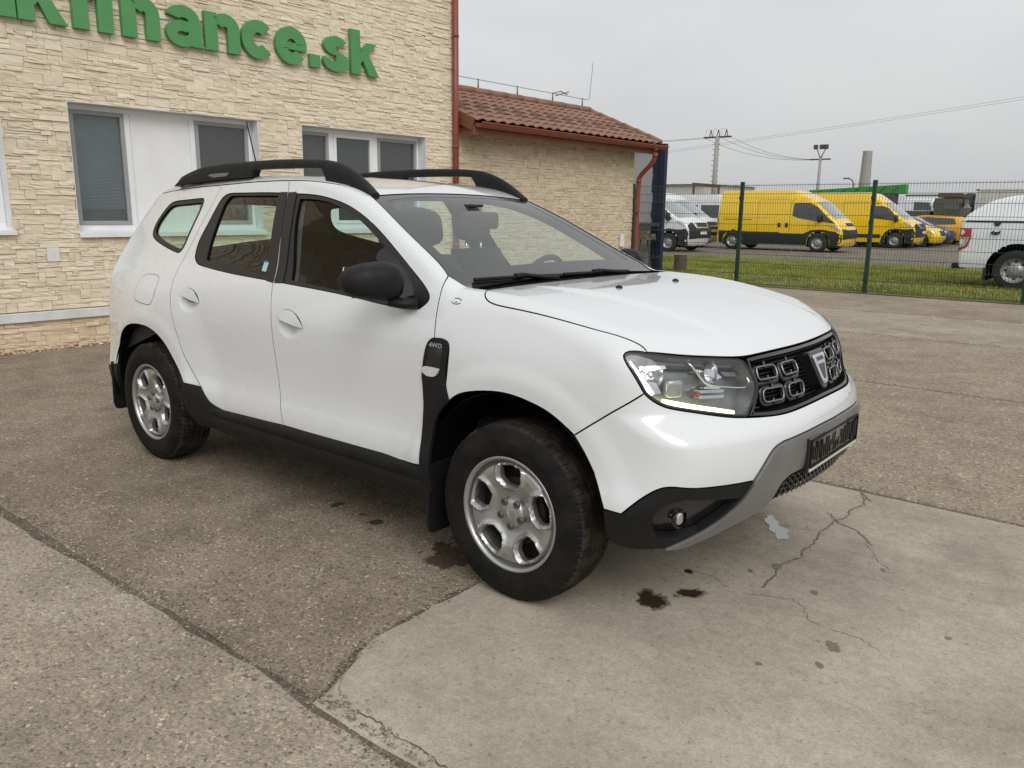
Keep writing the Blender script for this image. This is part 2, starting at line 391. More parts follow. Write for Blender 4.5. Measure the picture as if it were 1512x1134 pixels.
# ------------------------------------------------------------------ ground
def ground_mat(name, c_dark, c_mid, c_lite, peb=95., wet=.0, contrast=1., smooth=False, streak=False):
    k = N(name); v0 = k.pos(); wob = k.n('ShaderNodeTexNoise', {'Vector': v0, 'Scale': 70., 'Detail': 2.}).outputs['Color']; v = k.n('ShaderNodeVectorMath', {0: v0, 1: k.n('ShaderNodeVectorMath', {0: wob, 1: (.010, .010, .010)}, operation='MULTIPLY').outputs[0]}, operation='ADD').outputs[0]
    big = k.noise(v, .55, 6, .62); mid = k.noise(v, 3.2, 6, .65); fine = k.noise(v, 38, 5, .7)
    base = k.ramp(k.math('ADD', k.math('MULTIPLY', big, .55), k.math('MULTIPLY', mid, .45)), [(.34, c_dark), (.50, c_mid), (.66, c_lite)])
    vp = k.n('ShaderNodeTexVoronoi', {'Vector': v, 'Scale': peb, 'Randomness': 1.}); vq = k.n('ShaderNodeTexVoronoi', {'Vector': v, 'Scale': peb*2.3, 'Randomness': 1.})
    cell = k.n('ShaderNodeSeparateColor', {0: vp.outputs['Color']}).outputs[0]; cell2 = k.n('ShaderNodeSeparateColor', {0: vq.outputs['Color']}).outputs[1]
    h = 0
    if smooth:
        tone = k.math('ADD', k.rng(cell2, 0, 1, .93, 1.05), k.rng(fine, .3, .7, -.10, .10))
        pits = k.rng(k.vor(v, 26.), 0.02, .10, .55, 1.); tone = k.math('MULTIPLY', tone, k.math('MAXIMUM', pits, k.rng(k.noise(v, 7, 2), .5, .6, 0, 1)))
        if streak:
            sm = k.n('ShaderNodeMapping', {'Vector': v, 'Scale': (1.2, 7, 1), 'Rotation': (0, 0, R(28))}).outputs[0]
            st = k.rng(k.noise(sm, 1.8, 7, .7, .6), .42, .68, .955, 1.03); tone = k.math('MULTIPLY', tone, st)
            tone = k.math('MULTIPLY', tone, k.rng(k.noise(v, 1.1, 8, .68), .36, .62, .84, 1.06)); tone = k.math('MULTIPLY', tone, k.rng(k.noise(v, 12, 7, .72), .30, .55, .90, 1.03)); tone = k.math('MULTIPLY', tone, k.rng(k.noise(v, 120, 4, .8), .32, .60, .76, 1.10)); tone = k.math('MULTIPLY', tone, k.rng(k.noise(v, 45, 3, .6), .30, .36, .62, 1.))
            base = k.mix(k.rng(k.noise(v, .8, 5), .5, .7, 0, .35), base, (.33, .265, .20))
        hgt = k.math('ADD', k.math('MULTIPLY', fine, .5), k.math('MULTIPLY', mid, .6)); bs, bd = .35, .006
    else:
        tone = k.math('ADD', k.math('ADD', k.rng(cell, 0, 1, 1-.20*contrast, 1+.16*contrast), k.rng(cell2, 0, 1, -.14*contrast, .14*contrast)), k.rng(k.noise(v, 75, 5, .8), .34, .66, -.36, .36))
        lite = k.math('MULTIPLY', k.rng(cell, .945, .97, 0, .65), k.rng(k.noise(v, 9, 3), .42, .6, .25, 1)); dark = k.rng(cell, .06, .03, 0, .5)
        pit = k.rng(k.noise(v, 150, 4, .7), .40, .30, 0, .75); base = k.mix(pit, base, tuple(c_*.38 for c_ in c_dark)); base = k.mix(k.rng(k.noise(v, 1.7, 7, .7), .50, .66, 0, .30), base, tuple(c_*.62 for c_ in c_dark))
        base = k.mix(lite, base, (.60, .52, .38)); base = k.mix(dark, base, (.045, .04, .035))
        hgt = k.math('ADD', k.math('MULTIPLY', k.math('SUBTRACT', 1, vp.outputs['Distance']), .7), k.math('MULTIPLY', fine, .6)); bs, bd = .65, .008
    col = k.mix(1., base, k.n('ShaderNodeCombineColor', {0: tone, 1: tone, 2: tone}).outputs[0], 'MULTIPLY')
    rough = k.rng(big, .35, .65, .62 if wet else .8, .92)
    return k.pr(col, rough, 0, k.bump(hgt, bs, bd), spec=.35)
ground_mat('slab_light', (.25, .208, .153), (.345, .292, .222), (.42, .365, .288), 105, contrast=.65)
ground_mat('slab_brown', (.160, .128, .091), (.250, .204, .150), (.330, .276, .210), 105, wet=1)
ground_mat('slab_far', (.200, .160, .113), (.285, .235, .170), (.365, .308, .232), 80)
ground_mat('slab_far2', (.235, .197, .146), (.335, .288, .220), (.42, .365, .285), 90, contrast=.7)
ground_mat('smooth_concrete', (.30, .258, .200), (.405, .355, .282), (.475, .42, .34), 120, smooth=True, streak=True)
ground_mat('dirt', (.085, .066, .047), (.140, .112, .082), (.20, .165, .125), 140)
ground_mat('yard_gravel', (.12, .098, .078), (.175, .150, .122), (.23, .20, .17), 30)
ground_mat('field', (.10, .10, .045), (.13, .13, .06), (.16, .15, .08), 5)
ground_mat('grass_soil', (.10, .10, .022), (.155, .155, .036), (.20, .185, .060), 40)
tag(mk('ground', [(-900, -400, -.06), (900, -400, -.06), (900, 1500, -.06), (-900, 1500, -.06)], [(0, 1, 2, 3)], 'field'), kind='structure')
tag(mk('yard', [(-60, 12.75, -.004), (60, 12.75, -.004), (60, 75, -.004), (-60, 75, -.004)], [(0, 1, 2, 3)], 'yard_gravel'), kind='structure')
pav = tag(mk('pavement', [(-60, -60, -.008), (60, -60, -.008), (60, 12.72, -.008), (-60, 12.72, -.008)], [(0, 1, 2, 3)], 'dirt'), kind='structure')
def rough_edge(p0, p1, amp, step, rng):
    p0, p1 = np.array(p0), np.array(p1); L_ = np.linalg.norm(p1-p0); n = max(1, int(L_/step)); t = np.linspace(0, 1, n+1)[:-1]
    nrm = np.array([-(p1-p0)[1], (p1-p0)[0]])/L_
    o = np.zeros(n)
    for f_ in (1, 2.3, 5.1, 11): o += np.interp(np.arange(n), np.linspace(0, n, max(2, int(n/ (40/f_)))+1), rng.normal(0, 1, max(2, int(n/(40/f_)))+1))*amp/f_**.6
    o[0] = 0
    return p0+np.outer(t, p1-p0)+np.outer(o, nrm)
def slab(pts, mat, amp=.006, step=.03):
    """one cast slab: worn edges, real thickness"""
    P = []
    for i in range(len(pts)):
        a_, b_ = pts[i], pts[(i+1) % len(pts)]; far = max(abs(a_[0]), abs(b_[0])) > 9 and abs(a_[0]-b_[0]) < .5
        P.append(rough_edge(a_, b_, 0.0005 if far else amp, .5 if far else step, RNG))
    P = np.concatenate(P); n = len(P)
    tri, f, B = fill2([P], 50.)
    Q = inset2(P, .012)
    V = [(x, y, 0) for x, y in Q]+[(x, y, -.010) for x, y in P]+[(x, y, -.05) for x, y in P]
    tri2, f2, B2 = fill2([Q], 50.)
    idx = [int(np.argmin(((Q-t)**2).sum(1))) for t in tri2]
    F_ = [tuple(idx[i] for i in t) for t in f2]
    F_ = [t for t in F_ if len(set(t)) == 3]
    s_ = 1 if area2(P) > 0 else -1
    for i in range(n):
        j = (i+1) % n
        for q in (0, n):
            F_.append((q+i, q+n+i, q+n+j, q+j) if s_ > 0 else (q+i, q+j, q+n+j, q+n+i))
    return mk('slab', V, F_, mat, pav)
XL, XR = -6.93, 16.
slab([(XL, -9), (XR, -9), (XR, -1.792), (XL, -1.780)], 'slab_light', .010, .018)
EDGE = [(-.045, -1.752), (-.085, -1.62), (-.165, -1.45), (-.190, -1.36), (-.205, -1.1), (-.190, -.88), (-.16, -.4), (-.13, .3), (-.10, 1.285)]
slab([(XL, -1.748), *EDGE, (XL, 1.285)], 'slab_brown', .010, .018)
slab([(-.030, -1.754), (XR, -1.765), (XR, 1.285), (-.09, 1.285), *[(x+.012, y) for x, y in EDGE[::-1][1:-1]]], 'smooth_concrete', .006)
slab([(XL, 1.315), (XR, 1.315), (XR, 4.292), (XL, 4.292)], 'slab_far'); slab([(XL, 4.342), (XR, 4.342), (XR, 7.372), (XL, 7.372)], 'slab_far')
slab([(XL, 7.440), (XR, 7.440), (XR, 9.865), (XL, 9.865)], 'slab_far2'); slab([(XL, 9.93), (XR, 9.93), (XR, 12.66), (XL, 12.66)], 'slab_far')
# loose grit in the joints
def grit(name, pts, parent, mat, rmin, rmax, seed):
    rg = np.random.default_rng(seed); V, F_ = [], []
    oct_ = np.array([(1, 0, 0), (-1, 0, 0), (0, 1, 0), (0, -1, 0), (0, 0, 1), (0, 0, -1)], float); of = [(0, 2, 4), (2, 1, 4), (1, 3, 4), (3, 0, 4), (2, 0, 5), (1, 2, 5), (3, 1, 5), (0, 3, 5)]
    for (x, y, z) in pts:
        r_ = rmin+(rmax-rmin)*rg.random()**2.5; q = oct_*r_*rg.uniform(.6, 1.25, (6, 3)); a_ = rg.uniform(0, 6.28); c_, s_ = math.cos(a_), math.sin(a_)
        q = np.stack([q[:, 0]*c_-q[:, 1]*s_, q[:, 0]*s_+q[:, 1]*c_, q[:, 2]*.75], -1); b = len(V); V += [tuple(w+np.array((x, y, z+r_*.35))) for w in q]; F_ += [tuple(b+i for i in t) for t in of]
    o = mk(name, V, F_, mat, parent); o['kind'] = 'stuff'; return o
def stone_mat(name, cols, scale=60, rough=.85):
    k = N(name); v = k.pos(); c = k.n('ShaderNodeSeparateColor', {0: k.vor(v, scale, out='Color')}).outputs[0]
    st = [(i/(len(cols)-1), c_) for i, c_ in enumerate(cols)]; return k.pr(k.ramp(c, st), rough, 0, k.bump(k.noise(v, scale*4, 3), .3, .003), spec=.3)
stone_mat('grit_mix', [(.10, .08, .06), (.22, .18, .13), (.30, .26, .20), (.14, .11, .08), (.42, .36, .27)], 80)
rg = np.random.default_rng(5); jp = []
for _ in range(4200):
    x = rg.uniform(-4.5, 1.3) if rg.random() < .8 else rg.uniform(-1.2, .6); y = -1.760+rg.normal(0, .026)+(.03*rg.random() if x < .1 else 0); jp.append((x, y, 0.0006 if abs(y+1.764) > .020 else -.012))
for _ in range(700): t = rg.random(); i = rg.integers(0, len(EDGE)-1); a_, b_ = np.array(EDGE[i]), np.array(EDGE[i+1]); q = a_+(b_-a_)*t+rg.normal(0, .02, 2); jp.append((q[0], q[1], -.002))
for yy in (1.30, 4.315, 7.40, 9.895):
    for _ in range(500): jp.append((rg.uniform(-3, 8), yy+rg.normal(0, .016), -.010))
grit('joint_grit', jp, pav, 'grit_mix', .0022, .008, 1)
grit('scattered_grit', [(rg.uniform(-5, 3.5), rg.uniform(-3.2, 4), 0.0005) for _ in range(420)], pav, 'grit_mix', .0016, .005, 2)
# cracks: thin dirty fissures lying in the concrete
simple('crack_dirt', (.11, .085, .060), .95); simple('crack_soft', (.235, .195, .145), .95, 0, .3, 20)
CR = {'A': [(0.744, 1.137), (0.658, 1.262), (0.725, 1.089), (0.696, 0.969), (0.713, 0.835), (0.684, 0.753), (0.683, 0.614), (0.679, 0.557), (0.704, 0.401), (0.69, 0.294), (0.715, 0.246), (0.69, 0.157), (0.671, 0.076), (0.697, -0.007), (0.695, -0.089), (0.698, -0.163)],
      'B': [(0.622, 0.844), (0.704, 0.741), (0.791, 0.708), (0.87, 0.62), (0.91, 0.555)], 'C': [(0.521, -0.117), (0.6, -0.131)], 'D': [(0.676, -0.239), (0.836, -0.173), (0.894, -0.21), (0.926, -0.283), (1.003, -0.312)],
      'F': [(0.641, -0.076), (0.599, -0.029)], 'H': [(0.87, 0.594), (0.979, 0.407), (1.05, 0.34)], 'I': [(0.341, 0.569), (0.467, 0.508), (0.672, 0.578)],
      'K': [(-0.013, -1.735), (0.046, -1.715), (0.122, -1.700), (0.206, -1.690), (0.277, -1.705), (0.32, -1.700), (0.375, -1.695), (0.45, -1.71), (.6, -1.70)], 'N': [(-0.075, -1.599), (-0.030, -1.650), (0.055, -1.70)],
      'P': [(.09, -1.74), (.13, -1.70)], 'Q': [(.25, -1.745), (.285, -1.71)], 'R': [(.60, -.24), (.52, -.19), (.40, -.20)], 'S': [(1.0, -.31), (1.12, -.30), (1.2, -.36)]}
rg = np.random.default_rng(9)
def crack(pts, w, mat, z):
    P = [np.array(pts[0], float)]
    for a_, b_ in zip(pts, pts[1:]):
        a_, b_ = np.array(a_, float), np.array(b_, float); n = max(2, int(np.linalg.norm(b_-a_)/.012))
        for i in range(1, n+1):
            q = a_+(b_-a_)*i/n
            if i < n: q = q+rg.normal(0, .0048, 2)
            P.append(q)
    P = np.array(P); V, F_ = [], []
    for i, q in enumerate(P):
        t = P[min(i+1, len(P)-1)]-P[max(i-1, 0)]; t /= np.linalg.norm(t)+1e-9; nn = np.array([-t[1], t[0]]); ww = w*rg.uniform(.35, 1.3)*min(1, .25+i*.3, .25+(len(P)-1-i)*.3)
        V += [(*(q+nn*ww), z), (*(q-nn*ww), z)]
    F_ = [(2*i, 2*i+1, 2*i+3, 2*i+2) for i in range(len(P)-1)]
    return mk('crack', V, F_, mat, pav)
for n_, pts in CR.items():
    w = {'A': .0019, 'B': .0021, 'K': .0026, 'H': .0018, 'I': .0018, 'R': .0014, 'S': .0014}.get(n_, .0016)
    crack(pts, w, 'crack_dirt' if n_ in 'ABK' else 'crack_soft', .0015)
    if n_ in 'AB': crack(pts, w*2.4, 'crack_soft', .0008)
# stains
def blob(cx, cy, rx, ry, rot, seed, n=96, amp=.22):
    r_ = np.random.default_rng(seed); t = np.linspace(0, 2*np.pi, n, False); rad = np.ones(n)
    for f_ in range(2, 40): rad += amp/f_**.9*np.cos(f_*t+r_.uniform(0, 6.28))*r_.uniform(.3, 1)
    x, y = rx*rad*np.cos(t), ry*rad*np.sin(t); c_, s_ = math.cos(rot), math.sin(rot); return [(cx+a_*c_-b_*s_, cy+a_*s_+b_*c_) for a_, b_ in zip(x, y)]
def stain(poly, mat, z, name='oil_stain'):
    n = len(poly); c_ = np.mean(poly, axis=0); V = [(c_[0], c_[1], z)]+[(c_[0]+(x-c_[0])*.55, c_[1]+(y-c_[1])*.55, z) for x, y in poly]+[(x, y, z) for x, y in poly]
    F_ = [(0, 1+i, 1+(i+1) % n) for i in range(n)]+[(1+i, 1+n+i, 1+n+(i+1) % n, 1+(i+1) % n) for i in range(n)]
    o = mk(name, V, F_, mat, pav); at = o.data.attributes.new('core', 'FLOAT', 'POINT'); at.data.foreach_set('value', np.array([1.]+[1.]*n+[0.]*n, dtype=np.float32)); return o
def soak(name, a_, b_, rough, bmp):
    k = N(name); v = k.pos(); e_ = k.n('ShaderNodeAttribute', attribute_name='core', attribute_type='GEOMETRY').outputs['Fac']
    f_ = k.rng(k.math('ADD', e_, k.math('MULTIPLY', k.math('SUBTRACT', k.noise(v, 55, 6, .75), .5), 1.5)), .10, .62, 0, .94)
    x = k.n('ShaderNodeBsdfPrincipled', {'Base Color': k.ramp(k.noise(v, 60, 5), [(.3, a_), (.7, b_)]), 'Roughness': rough, 'Normal': k.bump(k.noise(v, 150, 4), bmp, .003)})
    return k.out(k.n('ShaderNodeMixShader', {0: f_, 1: k.n('ShaderNodeBsdfTransparent').outputs[0], 2: x.outputs[0]}).outputs[0])
soak('oil', (.028, .019, .011), (.060, .043, .027), .38, .3); soak('damp', (.16, .132, .098), (.235, .198, .152), .6, .3); soak('wet_patch', (.045, .029, .017), (.105, .076, .052), .5, .7)
for i, (x, y, rx, ry, m_) in enumerate([(.421, -.531, .055, .072, 'oil'), (.507, -.384, .050, .036, 'oil'), (.411, -.213, .016, .022, 'oil'), (1.061, -.419, .026, .036, 'damp'), (.912, -.688, .010, .014, 'damp'), (1.066, -.565, .014, .020, 'damp'), (.603, -.038, .010, .018, 'damp'), (.669, .074, .022, .03, 'damp'), (.873, -.061, .016, .022, 'damp'), (.478, -.438, .016, .014, 'damp'), (1.02, .33, .012, .02, 'damp'), (1.35, -.1, .012, .015, 'damp')]):
    stain(blob(x, y, rx, ry, .6, 30+i, amp=.34), m_, .0022)
    if m_ == 'oil': stain(blob(x+.004, y+.006, rx*1.22, ry*1.22, .6, 30+i, amp=.34), 'damp', .0016)
for i, (x, y, rx, ry) in enumerate([(-.42, -.76, .105, .115), (-.52, -.70, .05, .06), (-1.277, -.671, .030, .040), (-.954, -.697, .045, .030), (-1.075, -.677, .018, .016), (-.34, -.62, .04, .05)]):
    stain(blob(x, y, rx, ry, .3, 60+i, amp=.38), 'wet_patch', .0020 + i*.0002)
k = N('water'); k.pr((.10, .10, .10), .03, 0, k.bump(k.noise(k.pos(), 30, 2), .05, .002), coat=1., spec=1.)
rg = np.random.default_rng(14)
PD = [(0.406, 0.596), (0.446, 0.602), (0.506, 0.514), (0.58, 0.434), (0.575, 0.339), (0.514, 0.413), (0.464, 0.477)]
Q = rough_edge(PD[0], PD[1], .004, .01, rg)
Q = np.concatenate([rough_edge(PD[i], PD[(i+1) % 7], .013, .006, rg) for i in range(7)])
v2, f2, _ = fill2([Q], .05); tag(mk('puddle', [(x, y, .0025) for x, y in v2], f2, 'water'), kind='structure')
# grass strip behind the fence, blade by blade
tag(mk('grass_bed', [(-14, 12.80, .004), (40, 12.80, .004), (40, 22.5, .004), (-3, 23.2, .004), (-9, 23.6, .004), (-14, 22.5, .004)], [tuple(range(6))], 'grass_soil'), kind='structure')
def blades(name, n, xr, yr, hr, mat, seed, dens=None):
    r_ = np.random.default_rng(seed); x = r_.uniform(*xr, n); y = r_.uniform(*yr, n)
    if dens is not None: kk = r_.random(n) < dens(x, y); x, y = x[kk], y[kk]; n = len(x)
    h = r_.uniform(*hr, n)*(.55+.9*(np.sin(x*1.7)*np.cos(y*2.3)*.5+.5)); a_ = r_.uniform(0, 6.28, n); w = r_.uniform(.004, .010, n)
    dx, dy = np.cos(a_)*w, np.sin(a_)*w; lx, ly = r_.normal(0, .35, n)*h, r_.normal(0, .35, n)*h
    V = np.stack([np.stack([x-dx, y-dy, 0*x], -1), np.stack([x+dx, y+dy, 0*x], -1), np.stack([x+lx, y+ly, h], -1)], 1).reshape(-1, 3)
    me = bpy.data.meshes.new(name); me.vertices.add(3*n); me.vertices.foreach_set('co', V.ravel().astype(np.float32)); me.loops.add(3*n); me.loops.foreach_set('vertex_index', np.arange(3*n, dtype=np.int32))
    me.polygons.add(n); me.polygons.foreach_set('loop_start', np.arange(0, 3*n, 3, dtype=np.int32)); me.polygons.foreach_set('loop_total', np.full(n, 3, dtype=np.int32)); me.update(); me.validate(); me.materials.append(MATS[mat])
    o = bpy.data.objects.new(name, me); COL.objects.link(o); return o
k = N('grass_blade'); v = k.pos(); f_ = k.noise(v, .9, 4, .6); f2_ = k.noise(v, 25, 2)
k.pr(k.mix(k.rng(f2_, .3, .7), k.ramp(f_, [(.35, (.165, .195, .018)), (.5, (.26, .285, .030)), (.66, (.37, .32, .080))]), k.ramp(f_, [(.35, (.11, .165, .024)), (.66, (.30, .30, .050))])), .6, spec=.25)
gd = lambda x, y: np.clip(1.25-np.maximum(0, (y-19.5)/3.0)-.55*(np.sin(x*.9+y*1.3) > .75), .05, 1)
tag(blades('grass', 120000, (-11.5, 8), (12.95, 22.8), (.03, .085), 'grass_blade', 3, gd), 'short green and yellowish grass growing behind the mesh fence', 'grass', kind='stuff')
k = N('clover'); k.pr((.62, .62, .55), .8)
rg = np.random.default_rng(8); V, F_ = [], []
for _ in range(900):
    x, y = rg.uniform(-7, 6), 12.95+abs(rg.normal(0, 1.2)); h = rg.uniform(.04, .09); b = len(V); s_ = rg.uniform(.008, .014); V += [(x-s_, y, h), (x+s_, y, h), (x, y-s_, h+s_*.6), (x, y+s_, h+s_)]; F_ += [(b, b+1, b+3), (b, b+2, b+1), (b, b+3, b+2), (b+1, b+2, b+3)]
tag(mk('clover_flowers', V, F_, 'clover'), 'tiny white flowers dotted through the grass by the fence', 'flowers', kind='stuff')
grit('yard_stones', [(rg.uniform(-14, 4), rg.uniform(20, 30), 0.) for _ in range(3000)], None, 'grit_mix', .01, .03, 4); tag(bpy.data.objects['yard_stones'], 'loose grey stones scattered on the gravel yard', 'gravel', kind='stuff')
# ------------------------------------------------------------------ stone-clad house
AW = R(88.07); UW = Vector((math.cos(AW), math.sin(AW), 0)); NW = Vector((math.sin(AW), -math.cos(AW), 0)); W0 = Vector((-7.085, 0, 0))
def wp(s, n, z): q = W0+UW*s+NW*n; return (q.x, q.y, z)
MW = Matrix(((UW.x, NW.x, 0, W0.x), (UW.y, NW.y, 0, W0.y), (0, 0, 1, 0), (0, 0, 0, 1)))       # local: s along, n outwards, z up
def lbox(mb, s0, s1, n0, n1, z0, z1, mi=0):
    v = [wp(s, n, z) for z in (z0, z1) for s, n in ((s0, n1), (s1, n1), (s1, n0), (s0, n0))]
    return mb.add(v, [(0, 3, 2, 1), (4, 5, 6, 7), (0, 1, 5, 4), (1, 2, 6, 5), (2, 3, 7, 6), (3, 0, 4, 7)], mi)
def lb(name, s0, s1, n0, n1, z0, z1, mat, parent, bv=0.):
    o = lbox(MB(), s0, s1, n0, n1, z0, z1).build(name, mat, parent)
    if bv: bevel(o, bv, 2)
    return o
def cladding_mat(name, cols):
    k = N(name); v = k.pos(); oi = k.n('ShaderNodeObjectInfo').outputs['Random']
    sm = k.n('ShaderNodeMapping', {'Vector': v, 'Scale': (1, 1, 2.6)}).outputs[0]
    per = k.n('ShaderNodeAttribute', attribute_name='tone', attribute_type='GEOMETRY').outputs['Fac']
    f_ = k.math('ADD', k.math('MULTIPLY', k.noise(sm, 6, 5, .65), .75), k.math('MULTIPLY', per, .25))
    c = k.ramp(f_, [(.25, cols[0]), (.5, cols[1]), (.75, cols[2])])
    stain_ = k.rng(k.noise(v, .8, 5, .6), .45, .75, 0, .22); c = k.mix(stain_, c, tuple(a_*.72 for a_ in cols[0]))
    h = k.math('ADD', k.noise(sm, 38, 6, .7), k.math('MULTIPLY', k.noise(sm, 130, 4, .6), .4))
    return k.pr(c, .88, 0, k.bump(h, .42, .010), spec=.25)
cladding_mat('cladding', [(.64, .54, .39), (.74, .645, .495), (.80, .72, .575)]); cladding_mat('cladding_plinth', [(.56, .42, .275), (.67, .53, .375), (.74, .62, .46)]); cladding_mat('cladding_side', [(.50, .41, .285), (.60, .505, .365), (.67, .58, .435)])
simple('mortar', (.36, .28, .18), .95, 0, .3, 12); simple('plaster', (.42, .36, .26), .95); simple('pvc_white', (.78, .79, .80), .35, 0, .06, 4); simple('reveal_white', (.70, .71, .72), .8, 0, .10, 5); simple('strip_white', (.66, .665, .66), .55, 0, .16, 5)
simple('pipe_red', (.225, .055, .032), .42, 0, .2, 6, rvar=.1); simple('fascia_brown', (.20, .075, .035), .6, 0, .25, 5); simple('wire_grey', (.20, .20, .20), .5, .6); simple('box_white', (.72, .71, .68), .6)
glass('house_glass', (.88, .90, .90), 0, 1.5)
k = N('blind_grey'); zz = k.n('ShaderNodeSeparateXYZ', {0: k.pos()}).outputs[2]; k.pr(k.mix(k.rng(k.noise(k.pos(), 2.5, 3), .3, .7), (.19, .22, .235), (.25, .28, .29)), .6)
simple('blind_dark', (.075, .078, .082), .7, 0, .2, 3); simple('room_dark', (.10, .09, .08), .9, 0, .3, 2); simple('letter_green', (.085, .285, .095), .55, 0, .10, 5, .1, 150)
def stones(name, s0, s1, z0, z1, openings, mat, parent, nbig, seed, u=.048, wscale=.95, proud=.0155):
    """random ledgestone bond: each stone its own rough block; the nbig largest in view become objects"""
    rg = np.random.default_rng(seed); nz_ = int(round((z1-z0)/u)); nx = int(round((s1-s0)/.02)); u = (z1-z0)/nz_; du = (s1-s0)/nx
    occ = np.zeros((nz_, nx), bool)
    def blocked(a0, a1, b0, b1): return any(a0 < o[1]-1e-4 and a1 > o[0]+1e-4 and b0 < o[3]-1e-4 and b1 > o[2]+1e-4 for o in openings)
    rects = []
    for j in range(nz_):
        i = 0
        while i < nx:
            if occ[j, i]: i += 1; continue
            hh = 1
            rr = rg.random()
            if rr < .17 and j+1 < nz_: hh = 2
            w = int(rg.choice([4, 6, 8, 10, 12, 14, 17, 20], p=[.10, .13, .16, .17, .16, .13, .09, .06])*wscale) if hh == 1 else int(rg.choice([4, 6, 8, 10, 13])*wscale)
            w = max(2, min(w, nx-i))
            e = i
            while e < i+w and not occ[j, e] and (hh == 1 or not occ[j+1, e]): e += 1
            if e-i < 2 and hh == 2: hh = 1; e = min(i+w, nx)
            while occ[j, i:e].any(): e -= 1
            if nx-e < 3: e = nx if not occ[j:j+hh, i:nx].any() else e
            occ[j:j+hh, i:e] = True
            a0, a1, b0, b1 = s0+i*du, s0+e*du, z0+j*u, z0+(j+hh)*u
            if hh == 1 and rg.random() < .16: bm_ = b0+u*rg.uniform(.4, .6); rects += [(a0, a1, b0, bm_), (a0, a1, bm_, b1)]
            else: rects.append((a0, a1, b0, b1))
            i = e
    out_ = []
    for (a0, a1, b0, b1) in rects:
        # trim against the openings
        pieces = [(a0, a1, b0, b1)]
        for o in openings:
            nw_ = []
            for (p0, p1, q0, q1) in pieces:
                if p0 < o[1] and p1 > o[0] and q0 < o[3] and q1 > o[2]:
                    if q0 < o[2]: nw_.append((p0, p1, q0, o[2]))
                    if q1 > o[3]: nw_.append((p0, p1, o[3], q1))
                    m0, m1 = max(q0, o[2]), min(q1, o[3])
                    if p0 < o[0]: nw_.append((p0, o[0], m0, m1))
                    if p1 > o[1]: nw_.append((o[1], p1, m0, m1))
                else: nw_.append((p0, p1, q0, q1))
            pieces = nw_
        out_ += [p for p in pieces if p[1]-p[0] > .012 and p[3]-p[2] > .010]
    meshes = []
    for (a0, a1, b0, b1) in out_:
        g = rg.uniform(.0008, .0022); a0, a1, b0, b1 = a0+g, a1-g, b0+g*.7, b1-g*.7
        nxs = 3 if a1-a0 < .14 else 5; pr_ = proud*rg.uniform(.05, 1.0); tilt = rg.uniform(-.3, .7)*.007; xs = np.linspace(a0, a1, nxs); xs[1:-1] += rg.uniform(-.25, .25, nxs-2)*(a1-a0)/nxs; zs = [b0, b0+(b1-b0)*rg.uniform(.3, .45), b0+(b1-b0)*rg.uniform(.65, .8), b1]
        V = []; rid = rg.normal(0, .0026, (4, nxs))
        for kz, z in enumerate(zs):
            for kx, x in enumerate(xs):
                e_ = (kz in (0, 3))*.45+(kx in (0, nxs-1))*.35
                V.append((x, max(.001, pr_*(1-.18*e_)+tilt*(.5-kz/3)*2+rid[kz, kx]), z+rg.normal(0, .0012)*(kz not in (0, 3)) ))
        n4 = len(V); F_ = [(kz*nxs+kx, kz*nxs+kx+1, (kz+1)*nxs+kx+1, (kz+1)*nxs+kx) for kz in range(3) for kx in range(nxs-1)]
        ring = [kx for kx in range(nxs)]+[kz*nxs+nxs-1 for kz in (1, 2)]+[3*nxs+kx for kx in range(nxs-1, -1, -1)]+[kz*nxs for kz in (2, 1)]
        V += [(V[r_][0], -.012, V[r_][2]) for r_ in ring]; n = len(ring)
        F_ += [(ring[(i+1) % n], ring[i], n4+i, n4+(i+1) % n) for i in range(n)]
        F_ = [t[::-1] for t in F_]
        meshes.append((V, F_, (a1-a0)*(b1-b0)/(1+.25*max(0, (a0+a1)/2+.4)**1.1) if a0 > -.4 else 0, rg.random()))
    order = np.argsort([-m[2] for m in meshes]); big = set(order[:nbig].tolist())
    def emitm(nm, sel, kind=None):
        V, F_, T_ = [], [], []
        for i in sel:
            b = len(V); V += [wp(x, n_, z) for x, n_, z in meshes[i][0]]; F_ += [tuple(b+q for q in t) for t in meshes[i][1]]; T_ += [meshes[i][3]]*len(meshes[i][0])
        o = mk(nm, V, F_, mat, parent); at = o.data.attributes.new('tone', 'FLOAT', 'POINT'); at.data.foreach_set('value', np.array(T_, dtype=np.float32))
        if kind: o['kind'] = kind
        return o
    for i in sorted(big): emitm('stone', [i])
    emitm('stone_field', [i for i in range(len(meshes)) if i not in big], 'stuff')
HOUSE = thing('stone_house', 'tall cream house clad in split-stone strips, with white windows and green lettering', 'house', wp(2, -3, 0))
OPEN = [(-1.45, .02, 1.20, 2.475), (.630, 2.776, 1.165, 2.475), (3.383, 5.492, 1.165, 2.475)]
def wall_with_holes(name, s0, s1, z0, z1, openings, n_, mat, parent):
    ss = sorted({s0, s1, *[o[0] for o in openings], *[o[1] for o in openings]}); zs = sorted({z0, z1, *[o[2] for o in openings], *[o[3] for o in openings]}); V, F_ = [], []
    for a0, a1 in zip(ss, ss[1:]):
        for b0, b1 in zip(zs, zs[1:]):
            m0, m1 = (a0+a1)/2, (b0+b1)/2
            if any(o[0] < m0 < o[1] and o[2] < m1 < o[3] for o in openings): continue
            b = len(V); V += [wp(a0, n_, b0), wp(a1, n_, b0), wp(a1, n_, b1), wp(a0, n_, b1)]; F_.append((b+3, b+2, b+1, b))
    return mk(name, V, F_, mat, parent)
TOPZ = 5.6
wall_with_holes('wall', -5, 6.14, 0, TOPZ, OPEN, -.006, 'mortar', HOUSE)
